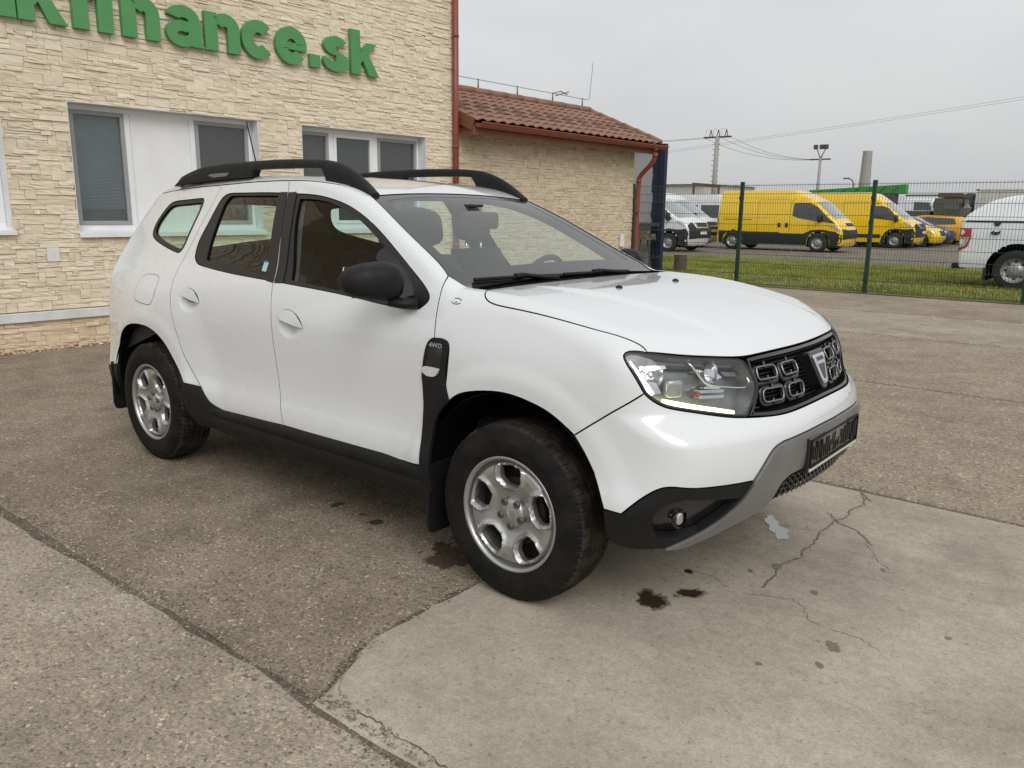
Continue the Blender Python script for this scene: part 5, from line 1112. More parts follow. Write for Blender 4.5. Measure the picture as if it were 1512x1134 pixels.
# sill and arch cladding
def sill(m):
    xs = np.linspace(-2.10, -.400, 36); prof = [(-.870, .452), (-.892, .440), (-.902, .415), (-.900, .385), (-.888, .372), (-.893, .352), (-.886, .318), (-.862, .285), (-.80, .262), (-.66, .255)]
    V, F_ = [], []
    for i, x in enumerate(xs):
        up_ = .0+.035*sst(-1.96, -2.10, x)
        top = np.interp(x, [-2.1, -1.994, -1.908, -1.4, -.4], [.46, .436, .418, .437, .446])
        for j, (y, z) in enumerate(prof):
            zz_ = z+(top+.004-.452)*(1-min(1, j/3)); V.append((x, y if not m else -y, zz_+up_*(j > 2)))
    n = len(prof)
    for i in range(len(xs)-1):
        for j in range(n-1):
            q = (i*n+j, i*n+j+1, (i+1)*n+j+1, (i+1)*n+j); F_.append(q if not m else q[::-1])
    for e in (0, (len(xs)-1)*n): F_.append(tuple(range(e, e+n)))
    return autosmooth(mk('sill_cladding', V, F_, 'black_plastic', CAR, True), 50)
ms(sill)
RC = [[(-2.245, -.909, .522), (-2.088, -.895, .520)], [(-2.088, -.895, .520), (-2.050, -.898, .474), (-1.99, -.892, .440), (-1.93, -.885, .425)], [(-1.93, -.885, .425), (-1.94, -.87, .30)], [(-1.94, -.87, .30), (-2.20, -.86, .29)], [(-2.20, -.86, .29), (-2.225, -.88, .36), (-2.232, -.905, .44), (-2.245, -.909, .522)]]
ms(lambda m: panel('arch_cladding', CG, RC, SIDE, 'black_plastic', CAR, off=.009, res=.025, gap=0, lip=.02, lipmat='black_plastic', mirror=m))
ms(lambda m: panel('arch_cladding', CG, [[(-3.055, -.87, .515), (-3.2, -.84, .485), (-3.33, -.74, .47)], [(-3.33, -.74, .47), (-3.31, -.74, .33)], [(-3.31, -.74, .33), (-3.10, -.84, .30)], [(-3.10, -.84, .30), (-3.06, -.86, .40), (-3.055, -.87, .515)]], QUART, 'black_plastic', CAR, off=.004, res=.03, gap=0, lip=.02, lipmat='black_plastic', mirror=m))
# wheel wells, underbody, inner linings
for s_ in (-1, 1):
    for cx_, r_ in ((0, .452), (-2.676, .445)):
        m2 = MB(); m2.lathe([(r_, -.50*s_*-1), (r_+.004, s_*.86), (r_-.004, s_*.884)], 30, 'y', (cx_, 0, .345), 0, R(3), R(183), False); m2.build('wheel_well', 'gap_black', CAR, True)
        m2 = MB(); m2.add([(cx_-.46, s_*.52, .34), (cx_+.46, s_*.52, .34), (cx_+.46, s_*.52, .85), (cx_-.46, s_*.52, .85)], [(0, 1, 2, 3)]); m2.build('well_lining', 'gap_black', CAR)
m2 = MB(); m2.box((-3.2, -.60, .29), (.30, .60, .37)).box((-2.15, -.84, .30), (-.45, .84, .40)).box((.15, -.46, .34), (.50, .46, .80)); m2.box((-.42, -.60, .40), (-.36, .60, 1.05)); m2.build('underbody', 'gap_black', CAR)
ms(lambda m: panel('door_lining', CG, [[(-2.42, -.86, .45), (-.46, -.86, .45)], [(-.46, -.86, .45), (-.48, -.83, 1.055)], [(-.48, -.83, 1.055), (-1.4, -.82, 1.09), (-2.36, -.76, 1.16)], [(-2.36, -.76, 1.16), (-2.42, -.86, .45)]], SIDE, 'interior_dark', CAR, off=-.055, res=.08, lip=0, mirror=m))
ms(lambda m: panel('rear_lining', CG, [[(-3.2, -.82, .55), (-2.42, -.86, .80)], [(-2.42, -.86, .80), (-2.40, -.75, 1.17)], [(-2.40, -.75, 1.17), (-3.2, -.60, 1.30)], [(-3.2, -.60, 1.30), (-3.2, -.82, .55)]], QUART, 'interior_dark', CAR, off=-.05, res=.08, lip=0, mirror=m))
ms(lambda m: panel('pillar_lining', CG, [[(-2.40, -.75, 1.17), (-2.33, -.57, 1.55)], [(-2.33, -.57, 1.55), (-3.05, -.52, 1.50)], [(-3.05, -.52, 1.50), (-3.2, -.60, 1.27)], [(-3.2, -.60, 1.27), (-2.40, -.75, 1.17)]], QUART, 'interior_grey', CAR, holes=[shrink(QWIN, .01, QUART)], off=-.022, res=.06, lip=0, mirror=m))
ms(lambda m: panel('pillar_lining', CG, [[(-1.37, -.80, 1.10), (-1.61, -.80, 1.10)], [(-1.61, -.80, 1.10), (-1.76, -.6, 1.52)], [(-1.76, -.6, 1.52), (-1.54, -.6, 1.52)], [(-1.54, -.6, 1.52), (-1.37, -.80, 1.10)]], SIDE, 'interior_grey', CAR, off=-.03, res=.06, lip=0, mirror=m))
panel('headlining', CG, [[(-1.13, 0, 1.53), (-1.12, -.5, 1.51)], [(-1.12, -.5, 1.51), (-1.6, -.56, 1.57), (-2.3, -.55, 1.56), (-3.0, -.50, 1.52)], [(-3.0, -.50, 1.52), (-3.0, 0, 1.54)]], TOP, 'headliner', CAR, sym=True, off=-.03, res=.1, lip=0)
RWH = [[(-3.2, -.46, 1.45), (-3.3, -.50, 1.2), (-3.3, .50, 1.2)], [(-3.3, .50, 1.2), (-3.2, .46, 1.45)], [(-3.2, .46, 1.45), (-3.2, -.46, 1.45)]]
panel('tailgate_lining', CG, TG+[[(-3.40, -.69, .60), (-3.51, 0, .60)]], REAR, 'interior_dark', CAR, holes=[RWH], sym=True, off=-.025, res=.08, gap=.01, lip=0)
ms(lambda m: panel('quarter_lining', CG, [[(-2.40, -.80, 1.10), (-2.34, -.56, 1.555)], [(-2.34, -.56, 1.555), (-2.75, -.545, 1.54), (-3.05, -.525, 1.51)], [(-3.05, -.525, 1.51), (-3.22, -.58, 1.35), (-3.33, -.64, 1.12), (-3.36, -.68, .85)], [(-3.36, -.68, .85), (-2.42, -.88, .85)], [(-2.42, -.88, .85), (-2.40, -.80, 1.10)]], QUART, 'interior_dark', CAR, holes=[shrink(QWIN, .012, QUART)], off=-.018, res=.06, gap=.004, lip=0, mirror=m))
ms(lambda m: panel('sill_lining', CG, [[(-1.62, -.8, 1.12), (-2.36, -.76, 1.19)], [(-2.36, -.76, 1.19), (-2.40, -.83, 1.02)], [(-2.40, -.83, 1.02), (-.5, -.84, 1.02)], [(-.5, -.84, 1.02), (-.53, -.82, 1.062)], [(-.53, -.82, 1.062), (-1.0, -.815, 1.083), (-1.62, -.8, 1.105)]], SIDE, 'interior_dark', CAR, off=-.022, res=.06, gap=0, lip=0, mirror=m))
# dashboard, steering wheel, seats, rear-view mirror
def loft(name, secs, mat_, parent, auto=40):
    n = len(secs[0]); V = [p for s in secs for p in s]; F_ = [(i*n+j, i*n+(j+1) % n, (i+1)*n+(j+1) % n, (i+1)*n+j) for i in range(len(secs)-1) for j in range(n)]
    F_ += [tuple(range(n))[::-1], tuple(range((len(secs)-1)*n, len(secs)*n))]
    return autosmooth(mk(name, V, F_, mat_, parent, True), auto)
secs = []
for y in np.linspace(-.74, .74, 25):
    hood_ = .055*math.exp(-((y-.36)/.17)**2)
    secs.append([(-.42, y, .75), (-.42, y, 1.085), (-.52, y, 1.095), (-.62, y, 1.09+hood_*.8), (-.70, y, 1.075+hood_), (-.755, y, 1.03+hood_*.5), (-.74, y, .95), (-.66, y, .75)])
loft('dashboard', secs, 'interior_dark', CAR, 60)
def seat(name, x, y, w, head=True):
    s = thing(name, None, None, (x, y, .5), parent=CAR); del_ = None
    def cush(nm, secs_): return loft(nm, secs_, 'seat_cloth', s, 80)
    def rr(cx, cy_, cz, ax_, ay_, az, n=16, tilt=0.):
        return [(cx+ax_*math.cos(2*math.pi*i/n)*abs(math.cos(2*math.pi*i/n))**-.4 if False else cx+ax_*np.sign(math.cos(2*math.pi*(i+.5)/n))*abs(math.cos(2*math.pi*(i+.5)/n))**.5, cy_+ay_*np.sign(math.sin(2*math.pi*(i+.5)/n))*abs(math.sin(2*math.pi*(i+.5)/n))**.5, cz) for i in range(n)]
    cush('seat_back', [rr(x-.02-.32*t, y, .55+(.68 if head else .50)*t, .06*(1-.3*t), w*(1-.25*t*t), 0) for t in np.linspace(0, 1, 8)])
    cush('seat_cushion', [rr(x+.22, y, .46+.14*t, .27*(1-.1*t), w*(1-.08*t), 0) for t in np.linspace(0, 1, 4)])
    hx = x-.36 if head else x-.30
    cush('headrest', [rr(hx-.03*t, y, (1.265 if head else 1.03)+.185*t, .048*math.sqrt(max(.05, 1-(2*t-1)**4)), .128*math.sqrt(max(.04, 1-(2*t-1)**4)), 0, 20) for t in np.linspace(0, 1, 11)])
    m2 = MB()
    for q in (-.06, .06): m2.tube([(hx+.01, y+q, 1.18 if head else 1.0), (hx, y+q, 1.29 if head else 1.06)], .007, 6)
    m2.build('headrest_posts', 'chrome', s, True)
seat('front_seat', -.60, -.37, .25); seat('front_seat', -.95, .37, .25)
for y in (-.40, 0.02, .42): seat('rear_seat', -1.55, y, .22, False)
m2 = MB(); ctr = Vector((-.83, .36, 1.035)); rot = Matrix.Rotation(R(24), 3, 'Y')
pts = [ctr+rot @ Vector((0, .185*math.cos(t), .185*math.sin(t))) for t in np.linspace(0, 2*math.pi, 37)]
m2.tube([tuple(q) for q in pts], .0155, 10, cap=False); sw = m2.build('steering_wheel', 'interior_dark', CAR, True)
m2 = MB()
for a_ in (0, 180, 270): m2.tube([tuple(ctr), tuple(ctr+rot @ Vector((0, .18*math.cos(R(a_)), .18*math.sin(R(a_)))))], .022, 8)
m2.tube([tuple(ctr+rot @ Vector((.02, 0, 0))), tuple(ctr+rot @ Vector((-.035, 0, 0)))], .065, 16, up=(0, 1, 0)); m2.build('wheel_boss', 'interior_dark', sw, True)
m2 = MB(); m2.box((-.945, -.135, 1.348), (-.912, .135, 1.432)); rv = m2.build('cabin_mirror', 'interior_dark', CAR); bevel(rv, .016, 3)
m2 = MB(); m2.tube([(-.93, 0, 1.42), (-.965, 0, 1.452)], .014, 8).box((-1.00, -.05, 1.455), (-.95, .05, 1.468)); m2.build('mirror_stem', 'interior_dark', rv, True)
# door mirrors
def mirror(m):
    s_ = 1 if m else -1
    def shp(q):
        t = (q.y/.125+1)/2          # 0 outer .. 1 inner on the right-hand side
        f_ = .78+.30*t; x = q.x*(1 if q.x > 0 else .45); x *= (.80+.2*t)
        return Vector((x-.02*(1-t), q.y, q.z*f_+(.012*(1-t) if q.z < 0 else 0)))
    V, F_ = superq((-.645, -.955, 1.158), (.105, .125, .084), Matrix.Rotation(R(-14), 3, 'Z'), .72, 32, shp)
    V = [(x, y if not m else -y, z) for x, y, z in V]; F_ = F_ if not m else [f_[::-1] for f_ in F_]
    o = mk('door_mirror', V, F_, 'black_plastic', CAR, True)
    m2 = MB(); m2.tube([(-.60, s_*.90, 1.085), (-.555, s_*.865, 1.075), (-.52, s_*.825, 1.075)], [.040, .036, .040], 12, ry=.022); m2.build('mirror_arm', 'black_plastic', o, True)
    m2 = MB(); m2.prism([(-.052, -.062), (.052, -.062), (.105, .0), (.09, .062), (-.09, .062), (-.112, 0)], lambda u_, w_: (-.692-.25*u_*-s_*0, s_*(.955)+u_, 1.158+w_), lambda u_, w_: (-.698, s_*.955+u_, 1.158+w_)); m2.build('mirror_glass', 'chrome', o)
ms(mirror)
# roof rails
RT = [(-2.830, 1.556), (-2.790, 1.598), (-2.716, 1.630), (-2.614, 1.652), (-2.362, 1.673), (-2.018, 1.681), (-1.632, 1.678), (-1.450, 1.668), (-1.34, 1.650), (-1.25, 1.618), (-1.165, 1.574), (-1.078, 1.512)]
def rail(m):
    s_ = 1 if m else -1
    xs = np.linspace(-2.83, -1.078, 90); top = spl([q[0] for q in RT], [q[1] for q in RT])(xs)
    roofz = np.array([float(carT(np.array([x]), np.array([.52]))[0]) for x in xs])-.006
    barb = np.minimum(top-.012, spl([-2.83, -2.4, -2.0, -1.6, -1.40, -1.2], [1.60, 1.628, 1.636, 1.634, 1.622, 1.58])(xs))
    foot = np.maximum(sst(-2.02, -2.05, xs), sst(-1.445, -1.415, xs)); bot = np.minimum(barb*(1-foot)+roofz*foot, top-.004); bot = np.maximum(bot, roofz-.004)
    V, F_ = [], []; prof = [(-.026, 0), (-.028, .5), (-.020, .88), (-.008, 1), (.008, 1), (.018, .88), (.024, .5), (.022, 0)]; n = len(prof)
    for x, a_, b_ in zip(xs, bot, top):
        for (u_, w_) in prof: V.append((x, s_*(.535-.05*(a_+(b_-a_)*w_-1.56)-u_*1.0 if False else .535-.10*(a_+(b_-a_)*w_-1.56)-u_), a_+(max(b_, a_+.003)-a_)*w_))
    for i in range(len(xs)-1):
        for j in range(n):
            q = (i*n+j, i*n+(j+1) % n, (i+1)*n+(j+1) % n, (i+1)*n+j); F_.append(q if m else q[::-1])
    F_ += [tuple(range(n)), tuple(range((len(xs)-1)*n, len(xs)*n))[::-1]]
    o = autosmooth(mk('roof_rail', V, F_, 'black_plastic', CAR, True), 50)
    m2 = MB(); m2.prism([(-2.46, 1.612), (-2.40, 1.600), (-2.27, 1.607), (-2.24, 1.624), (-2.42, 1.622)], lambda a_, b_: (a_, s_*.556, b_), lambda a_, b_: (a_, s_*.561, b_)); m2.build('rail_slot', 'skid_silver', o)
ms(rail)
# aerial, wipers, washer jets, maker's sticker on the wing
m2 = MB(); m2.tube([(-2.80, 0, 1.575), (-2.80, 0, 1.60)], [.03, .018], 12).tube([(-2.80, 0, 1.60), (-2.95, .02, 1.98)], .0045, 6); m2.build('aerial', 'black_plastic', CAR, True)
for (p0, p1, pv) in [((-.385, -.640, 0), (-.345, -.10, 0), (-.305, -.24, 0)), ((-.350, -.08, 0), (-.335, .45, 0), (-.300, .30, 0))]:
    def wz(x, y, dz=.0): return (x, y, float(carT(np.array([x]), np.array([y]))[0])+dz)
    m2 = MB(); m2.tube([wz(p0[0]+(p1[0]-p0[0])*t, p0[1]+(p1[1]-p0[1])*t, .006) for t in np.linspace(0, 1, 12)], .007, 6, ry=.009); w_ = m2.build('wiper', 'black_plastic', CAR, True)
    mid = wz((p0[0]+p1[0])/2, (p0[1]+p1[1])/2, .018)
    m2 = MB(); m2.tube([wz(pv[0], pv[1]+.06, .01), wz(pv[0]-.02, pv[1], .014), mid], [.012, .009, .007], 8); m2.box((mid[0]-.014, mid[1]-.03, mid[2]-.016), (mid[0]+.014, mid[1]+.03, mid[2]+.004)); m2.build('wiper_arm', 'black_plastic', w_, True)
for s_ in (-1, 1):
    z_ = float(carT(np.array([.043]), np.array([.237]))[0]); V, F_ = superq((.043, s_*.237, z_), (.016, .013, .011), Matrix.Identity(3), 1, 14); mk('washer_jet', V, F_, 'black_plastic', CAR, True)
for arc in ((200, 330, .020), (20, 120, .020), (230, 300, .008)):
    P = []
    for t in np.linspace(arc[0], arc[1], 14): P.append((-.325+arc[2]*1.3*math.cos(R(t)), -.80, 1.092+arc[2]*.8*math.sin(R(t))))
    q = WING.to2(np.array(P)); O, D = WING.ray(q); P = march(CG, O, D); P = P+gnorm(CG, P)*.0006; m2 = MB(); m2.tube([tuple(x) for x in P], .0016, 4); m2.build('wing_sticker', 'trim_black', CAR, True)
# mud flaps
for s_ in (-1, 1):
    for (x, z0, z1) in ((-.405, .15, .45), (-3.13, .22, .52)):
        m2 = MB(); m2.prism([(s_*.70, z1), (s_*.892, z1), (s_*.895, z0+.05), (s_*.885, z0+.01), (s_*.86, z0), (s_*.72, z0)], lambda y, z: (x+.025*(z-z0), y, z), lambda y, z: (x-.012+.025*(z-z0), y, z)); bevel(m2.build('mud_flap', 'black_plastic', CAR), .004, 2)
# ---- wheels
def disc_h(r, th):
    """outward height of the pressed steel disc"""
    base = np.interp(r, [0, .050, .062, .075, .10, .13, .165, .188, .196, .203], [-.030, -.030, -.031, -.030, -.022, -.012, -.008, -.012, -.026, -.032])
    return base
def wheel_meshes():
    res_ = .006
    c_ = lambda rr, n: np.stack([rr*np.cos(np.linspace(0, 2*np.pi, n, False)), rr*np.sin(np.linspace(0, 2*np.pi, n, False))], -1)
    holes = []
    for k_ in range(5):
        a0 = math.pi/2+k_*2*math.pi/5; P = []
        # rounded trapezoid: wide at the rim side
        base = [(.106, -.026), (.106, .026), (.132, .051), (.178, .051), (.187, 0.), (.178, -.051), (.132, -.051)]
        pts = np.array(base+base[:1]); q = []
        ctr_ = np.array([(r_, t_) for r_, t_ in base]); n_ = len(ctr_)
        for i in range(n_):   # corner cutting
            a_, b_ = ctr_[i], ctr_[(i+1) % n_]; q += [a_*.88+b_*.12, a_*.12+b_*.88]
        q = np.array(q); q2_ = []
        for i in range(len(q)):
            a_, b_ = q[i], q[(i+1) % len(q)]; q2_ += [a_*.82+b_*.18, a_*.18+b_*.82]
        q = np.array(q2_); ca, sa = math.cos(a0), math.sin(a0)
        holes.append(np.stack([q[:, 0]*ca-q[:, 1]*sa, q[:, 0]*sa+q[:, 1]*ca], -1))
    outer = c_(.203, 90); holes = [h if area2(h) < 0 else h[::-1] for h in holes]
    v2, f, B = fill2([outer]+holes, res_)
    def H(v):
        r = np.hypot(v[:, 0], v[:, 1]); h = disc_h(r, None); d = np.full(len(v), 9.)
        for p in holes:
            for a_, b_ in zip(p, np.roll(p, -1, 0)):
                ab = b_-a_; t = np.clip(((v-a_)@ab)/(ab@ab+1e-12), 0, 1); d = np.minimum(d, np.linalg.norm(v-(a_+t[:, None]*ab), axis=1))
        return h+.0115*np.exp(-((d-.010)/.0068)**2)-.009*np.exp(-(d/.0035)**2)
    hh = H(v2); V = np.stack([v2[:, 0], -hh, v2[:, 1]], -1)      # outer face towards -y
    f = f[:, ::-1] if np.cross(V[f[0][1]]-V[f[0][0]], V[f[0][2]]-V[f[0][0]])[1] > 0 else f
    mb = MB(); mb.add(V, [tuple(t) for t in f])
    for p in holes:
        h0 = H(p); n = len(p); a_ = [(x, -h, z) for (x, z), h in zip(p, h0)]; b_ = [(x, -h+.022, z) for (x, z), h in zip(p, h0)]
        mb.add(a_+b_, [(i, (i+1) % n, n+(i+1) % n, n+i) for i in range(n)])
    mb.lathe([(.203, .032), (.205, .024), (.206, .012), (.208, .004), (.213, -.001), (.219, -.003), (.2225, .0), (.222, .008), (.212, .012), (.200, .05), (.195, .17)], 90, 'y')
    return mb
def tyre_mesh():
    hw, n = .1075, 432
    prof = [(.205, -.080), (.214, -.094), (.228, -.102), (.255, -.1085), (.275, -.1090), (.285, -.1085), (.287, -.1075), (.305, -.104), (.320, -.098), (.330, -.090), (.3365, -.080)]
    tread = []
    for (a_, b_) in ((-.078, -.048), (-.042, -.020), (-.015, .015), (.020, .042), (.048, .078)):
        r0 = .3425-.0035*(abs((a_+b_)/2)/.06)**2
        tread += [(r0-.007, a_), (r0, a_+.0012), (r0, b_-.0012), (r0-.007, b_)]
    full = prof+tread+[(r, -y) for r, y in prof[::-1]]
    mb = MB(); mb.lathe(full, n, 'y', mi=0)
    m_ = n
    V = np.array(mb.v)
    # lateral grooves on the shoulders
    for idx, (r, y) in enumerate(full):
        if .045 < abs(y) < .100 and r > .318:
            for k_ in range(n):
                if k_ % 6 == 0 or (abs(y) < .079 and k_ % 6 == 3 and .05 < abs(y) < .07):
                    p = V[idx*n+k_]; s_ = (r-.0055)/r; V[idx*n+k_] = (p[0]*s_, p[1], p[2]*s_)
    mb.v = [tuple(p) for p in V]
    nf = len(full)
    mb.m = [1 if (full[i][0] > .328 and full[i+1][0] > .328) else 0 for i in range(nf-1) for _ in range(n)]
    return mb
rim_src = wheel_meshes(); tyre_src = tyre_mesh()
rim_o = ty_o = None
def make_wheel(x, y, s_, spin):
    global rim_o, ty_o
    Mx = Matrix.Translation((x, y, .3385)) @ (Matrix.Rotation(math.pi, 4, 'Z') if s_ > 0 else Matrix.Identity(4)) @ Matrix.Rotation(spin, 4, 'Y')
    def put(nm, builder, mat_, parent, **kw):
        o = builder.build(nm, mat_, None, True, **kw); return o
    if rim_o is None:
        rim_o = autosmooth(rim_src.build('wheel', 'wheel_steel', None, True), 60); w = rim_o
        ty_o = tyre_src.build('tyre', 'tyre_rubber', None, True, mats=['tyre_rubber', 'tyre_tread']); autosmooth(ty_o, 40); t = ty_o
    else:
        w = inst('wheel', rim_o); t = inst('tyre', ty_o)
    w.parent = CAR; w.matrix_parent_inverse = WM[CAR.name].inverted(); w.matrix_basis = Mx; WM[w.name] = Mx
    def child(o, loc=(0, 0, 0)):
        o.parent = w; o.matrix_basis = Matrix.Translation(loc)
    child(t, (0, .1075-.010, 0))
    return w, child
cap = MB(); cap.lathe([(.055, .034), (.0555, .026), (.052, .020), (.044, .016), (.001, .014)], 40, 'y')
em = MB()
for q in ([(-.019, .016), (.019, .016), (.019, .012), (-.019, .012)], [(-.019, .014), (-.0145, .014), (-.003, -.018), (-.006, -.021)], [(.019, .014), (.0145, .014), (.003, -.018), (.006, -.021)]):
    em.prism(q, lambda a_, b_: (a_, .0165, b_), lambda a_, b_: (a_, .0115, b_))
nut = MB(); nut.lathe([(.0145, .02), (.0145, .012), (.012, .009), (.0085, .009), (.0080, .014), (.001, .015)], 12, 'y')
hub = MB(); hub.lathe([(.001, .06), (.13, .06), (.13, .085), (.19, .09), (.19, .12)], 40, 'y')
srcs = {}
for (x, y, s_, spin) in [(0, -.880, -1, R(0)), (-2.676, -.884, -1, R(36)), (0, .880, 1, R(20)), (-2.676, .884, 1, R(50))]:
    w, child = make_wheel(x, y, s_, spin)
    def part(nm, b_, mat_, loc=(0, 0, 0)):
        if nm not in srcs: srcs[nm] = o = autosmooth(b_.build(nm, mat_, None, True), 40)
        else: o = inst(nm, srcs[nm])
        child(o, loc)
    part('hub_cap', cap, 'wheel_steel'); part('cap_emblem', em, 'chrome'); part('brake_drum', hub, 'brake_rust')
    for k_ in range(5):
        a_ = math.pi/2+math.pi/5+k_*2*math.pi/5; part('wheel_nut', nut, 'nut_dark', (.050*math.cos(a_), 0, .050*math.sin(a_)))
panel = _panel
# ------------------------------------------------------------------ fence
simple('fence_green', (.012, .050, .035), .45, .2, .2, 8); simple('wire_green', (.020, .060, .042), .5, .2, .1, 8)
FY, FH = 12.9, 2.03; FX = [-2.735+2.565*k_ for k_ in range(-2, 5)]
def fence_post(x, y, h, label, cap=True):
    t = thing('fence_post', label, 'fence post', (x, y, 0), 'posts of the green mesh fence')
    mb = MB(); mb.box((x-.032, y-.032, -.05), (x+.032, y+.032, h)); bevel(mb.build('post', 'fence_green', t), .006, 2)
    mb = MB(); mb.box((x-.037, y-.037, h-.03), (x+.037, y+.037, h+.02)); bevel(mb.build('cap', 'fence_green', t), .008, 2)
    for z in (.25, 1.0, 1.75): mb = MB(); mb.box((x-.04, y-.052, z-.025), (x+.04, y-.032, z+.025)); mb.build('clamp', 'fence_green', t)
for i, x in enumerate(FX): fence_post(x, FY, FH+.02, 'dark green square fence post holding mesh panels along the paved yard')
def fence_panel(x0, x1, y0=FY, y1=FY, H=FH, label=None):
    n = int(round(math.hypot(x1-x0, y1-y0)/.0513)); V, F_ = [], []
    t = thing('mesh_fence', label or 'green welded wire mesh panel between two fence posts along the paved yard', 'fence', ((x0+x1)/2, (y0+y1)/2, 0), 'mesh panels of the green fence')
    d = Vector((x1-x0, y1-y0, 0)); L_ = d.length; d.normalize(); nn = Vector((-d.y, d.x, 0)); mb = MB()
    zs = [.03, .23, .43, .48, .63, .83, 1.03, 1.08, 1.23, 1.43, 1.63, 1.68, 1.83, H-.03]
    def off(z): return .028 if any(abs(z-q) < .026 for q in (.455, 1.055, 1.655)) else 0.
    for i in range(n+1):
        s = L_*i/n; b = Vector((x0, y0, 0))+d*s; pts = [(b.x, b.y, z_)for z_ in (.02,)]
        for z0 in (.455, 1.055, 1.655): pts += [(b.x, b.y, z0-.06), (b.x+nn.x*-.03, b.y+nn.y*-.03, z0), (b.x, b.y, z0+.06)]
        pts += [(b.x, b.y, H)]; mb.tube(pts, .0031, 4, cap=False)
    o = mb.build('vertical_wires', 'wire_green', t); o['kind'] = 'stuff'
    for z in (.03, .23, .455, .63, .83, 1.055, 1.23, 1.43, 1.655, 1.83, H-.03):
        q = -.030 if z in (.455, 1.055, 1.655) else .006; a_ = Vector((x0, y0, z))+nn*q; b_ = Vector((x1, y1, z))+nn*q; mb = MB(); mb.tube([tuple(a_), tuple(b_)], .0044, 4, cap=False, up=(0, 1, 0)); mb.build('horizontal_wire', 'wire_green', t)
for a_, b_ in zip(FX, FX[1:]): fence_panel(a_+.045, b_-.045)
# short return with a frame towards the outbuilding
GX, GY = -8.16, 13.55
fence_post(GX, GY, 1.98, 'dark green post of the short fence return beside the outbuilding corner')
fence_panel(FX[0]-.05, GX+.05, FY+.02, GY-.02, 1.93, 'short green mesh panel turning towards the outbuilding corner')
mb = MB(); mb.tube([(FX[0], FY+.02, 1.93), (GX, GY, 1.93)], .028, 8); tag(mb.build('gate_rail', 'fence_green', None, True), 'dark green top rail joining the post at the outbuilding to the fence', 'rail')
# ------------------------------------------------------------------ vehicles in the yard: x forward from the front axle
simple('van_black', (.018, .018, .020), .55, 0, .2, 8); simple('van_glass', (.022, .028, .030), .06, 0, .2, 2, coat=.8, spec=.8); simple('screen_glass', (.20, .24, .24), .06, 0, .25, 1.5, coat=.8, spec=.8)
simple('van_rim', (.42, .42, .42), .4, .7, .15, 10); simple('van_tyre', (.02, .02, .02), .8, 0, .3, 12); simple('seam', (.10, .085, .02), .8); simple('seam_white', (.30, .30, .30), .8)
simple('lamp_clear', (.55, .56, .56), .15, .3, .3, 20, coat=.6); simple('orange_paint', (.78, .38, .015), .3, 0, .1, 5, coat=.5); simple('navy_paint', (.020, .028, .055), .3, 0, .1, 5, coat=.6); simple('grey_van', (.45, .46, .47), .4)
car_paint('van_yellow', (.88, .57, .006), .35); car_paint('van_white', (.74, .75, .76), .35); car_paint('pickup_white', (.76, .79, .82), .3)
simple('olive', (.085, .080, .050), .7, 0, .2, 6); simple('truck_brown', (.12, .07, .05), .8, 0, .2, 6); simple('trailer_grey', (.58, .565, .52), .6, 0, .12, 3); simple('crane_green', (.035, .26, .045), .45, 0, .15, 4); simple('concrete_pole', (.34, .33, .31), .9, 0, .15, 4, .2, 60); simple('steel_dark', (.10, .095, .09), .6, .4, .2, 8); simple('rusty', (.16, .10, .075), .8, .2, .3, 6)
def interp_s(pts, w=.07):
    xs = np.array([p[0] for p in pts], float); ys = np.array([p[1] for p in pts], float); o = np.linspace(-w, w, 7)
    return lambda x: np.mean([np.interp(np.asarray(x)+d_, xs, ys) for d_ in o], axis=0)
def vbody(top, W, sz, Fp, Rp, zb, plan=.12, rc=.10, topw=.07, crown=.03, fplan=2.5):
    T_ = interp_s(top, topw); S_ = interp_s(sz, .05); F_ = interp_s(Fp, .05); R_ = interp_s(Rp, .05)
    def G(P):
        x, y, z = P[..., 0], P[..., 1], P[..., 2]; ay = np.abs(y)/W; e = .01
        t = T_(x+plan*.6*ay**2)-crown*ay**2; tx = (T_(x+e)-T_(x-e))/(2*e)
        gt = (z-t)/np.sqrt(1+tx*tx); gs = np.abs(y)-W*S_(z); gf = (x-F_(z)+plan*ay**fplan)*.9; gr_ = R_(z)-x+.03*ay**4
        g = smax(gt, gs, rc); g = smax(g, gf, rc); g = smax(g, gr_, rc*.7); return smax(g, zb-z, .03)
    return G
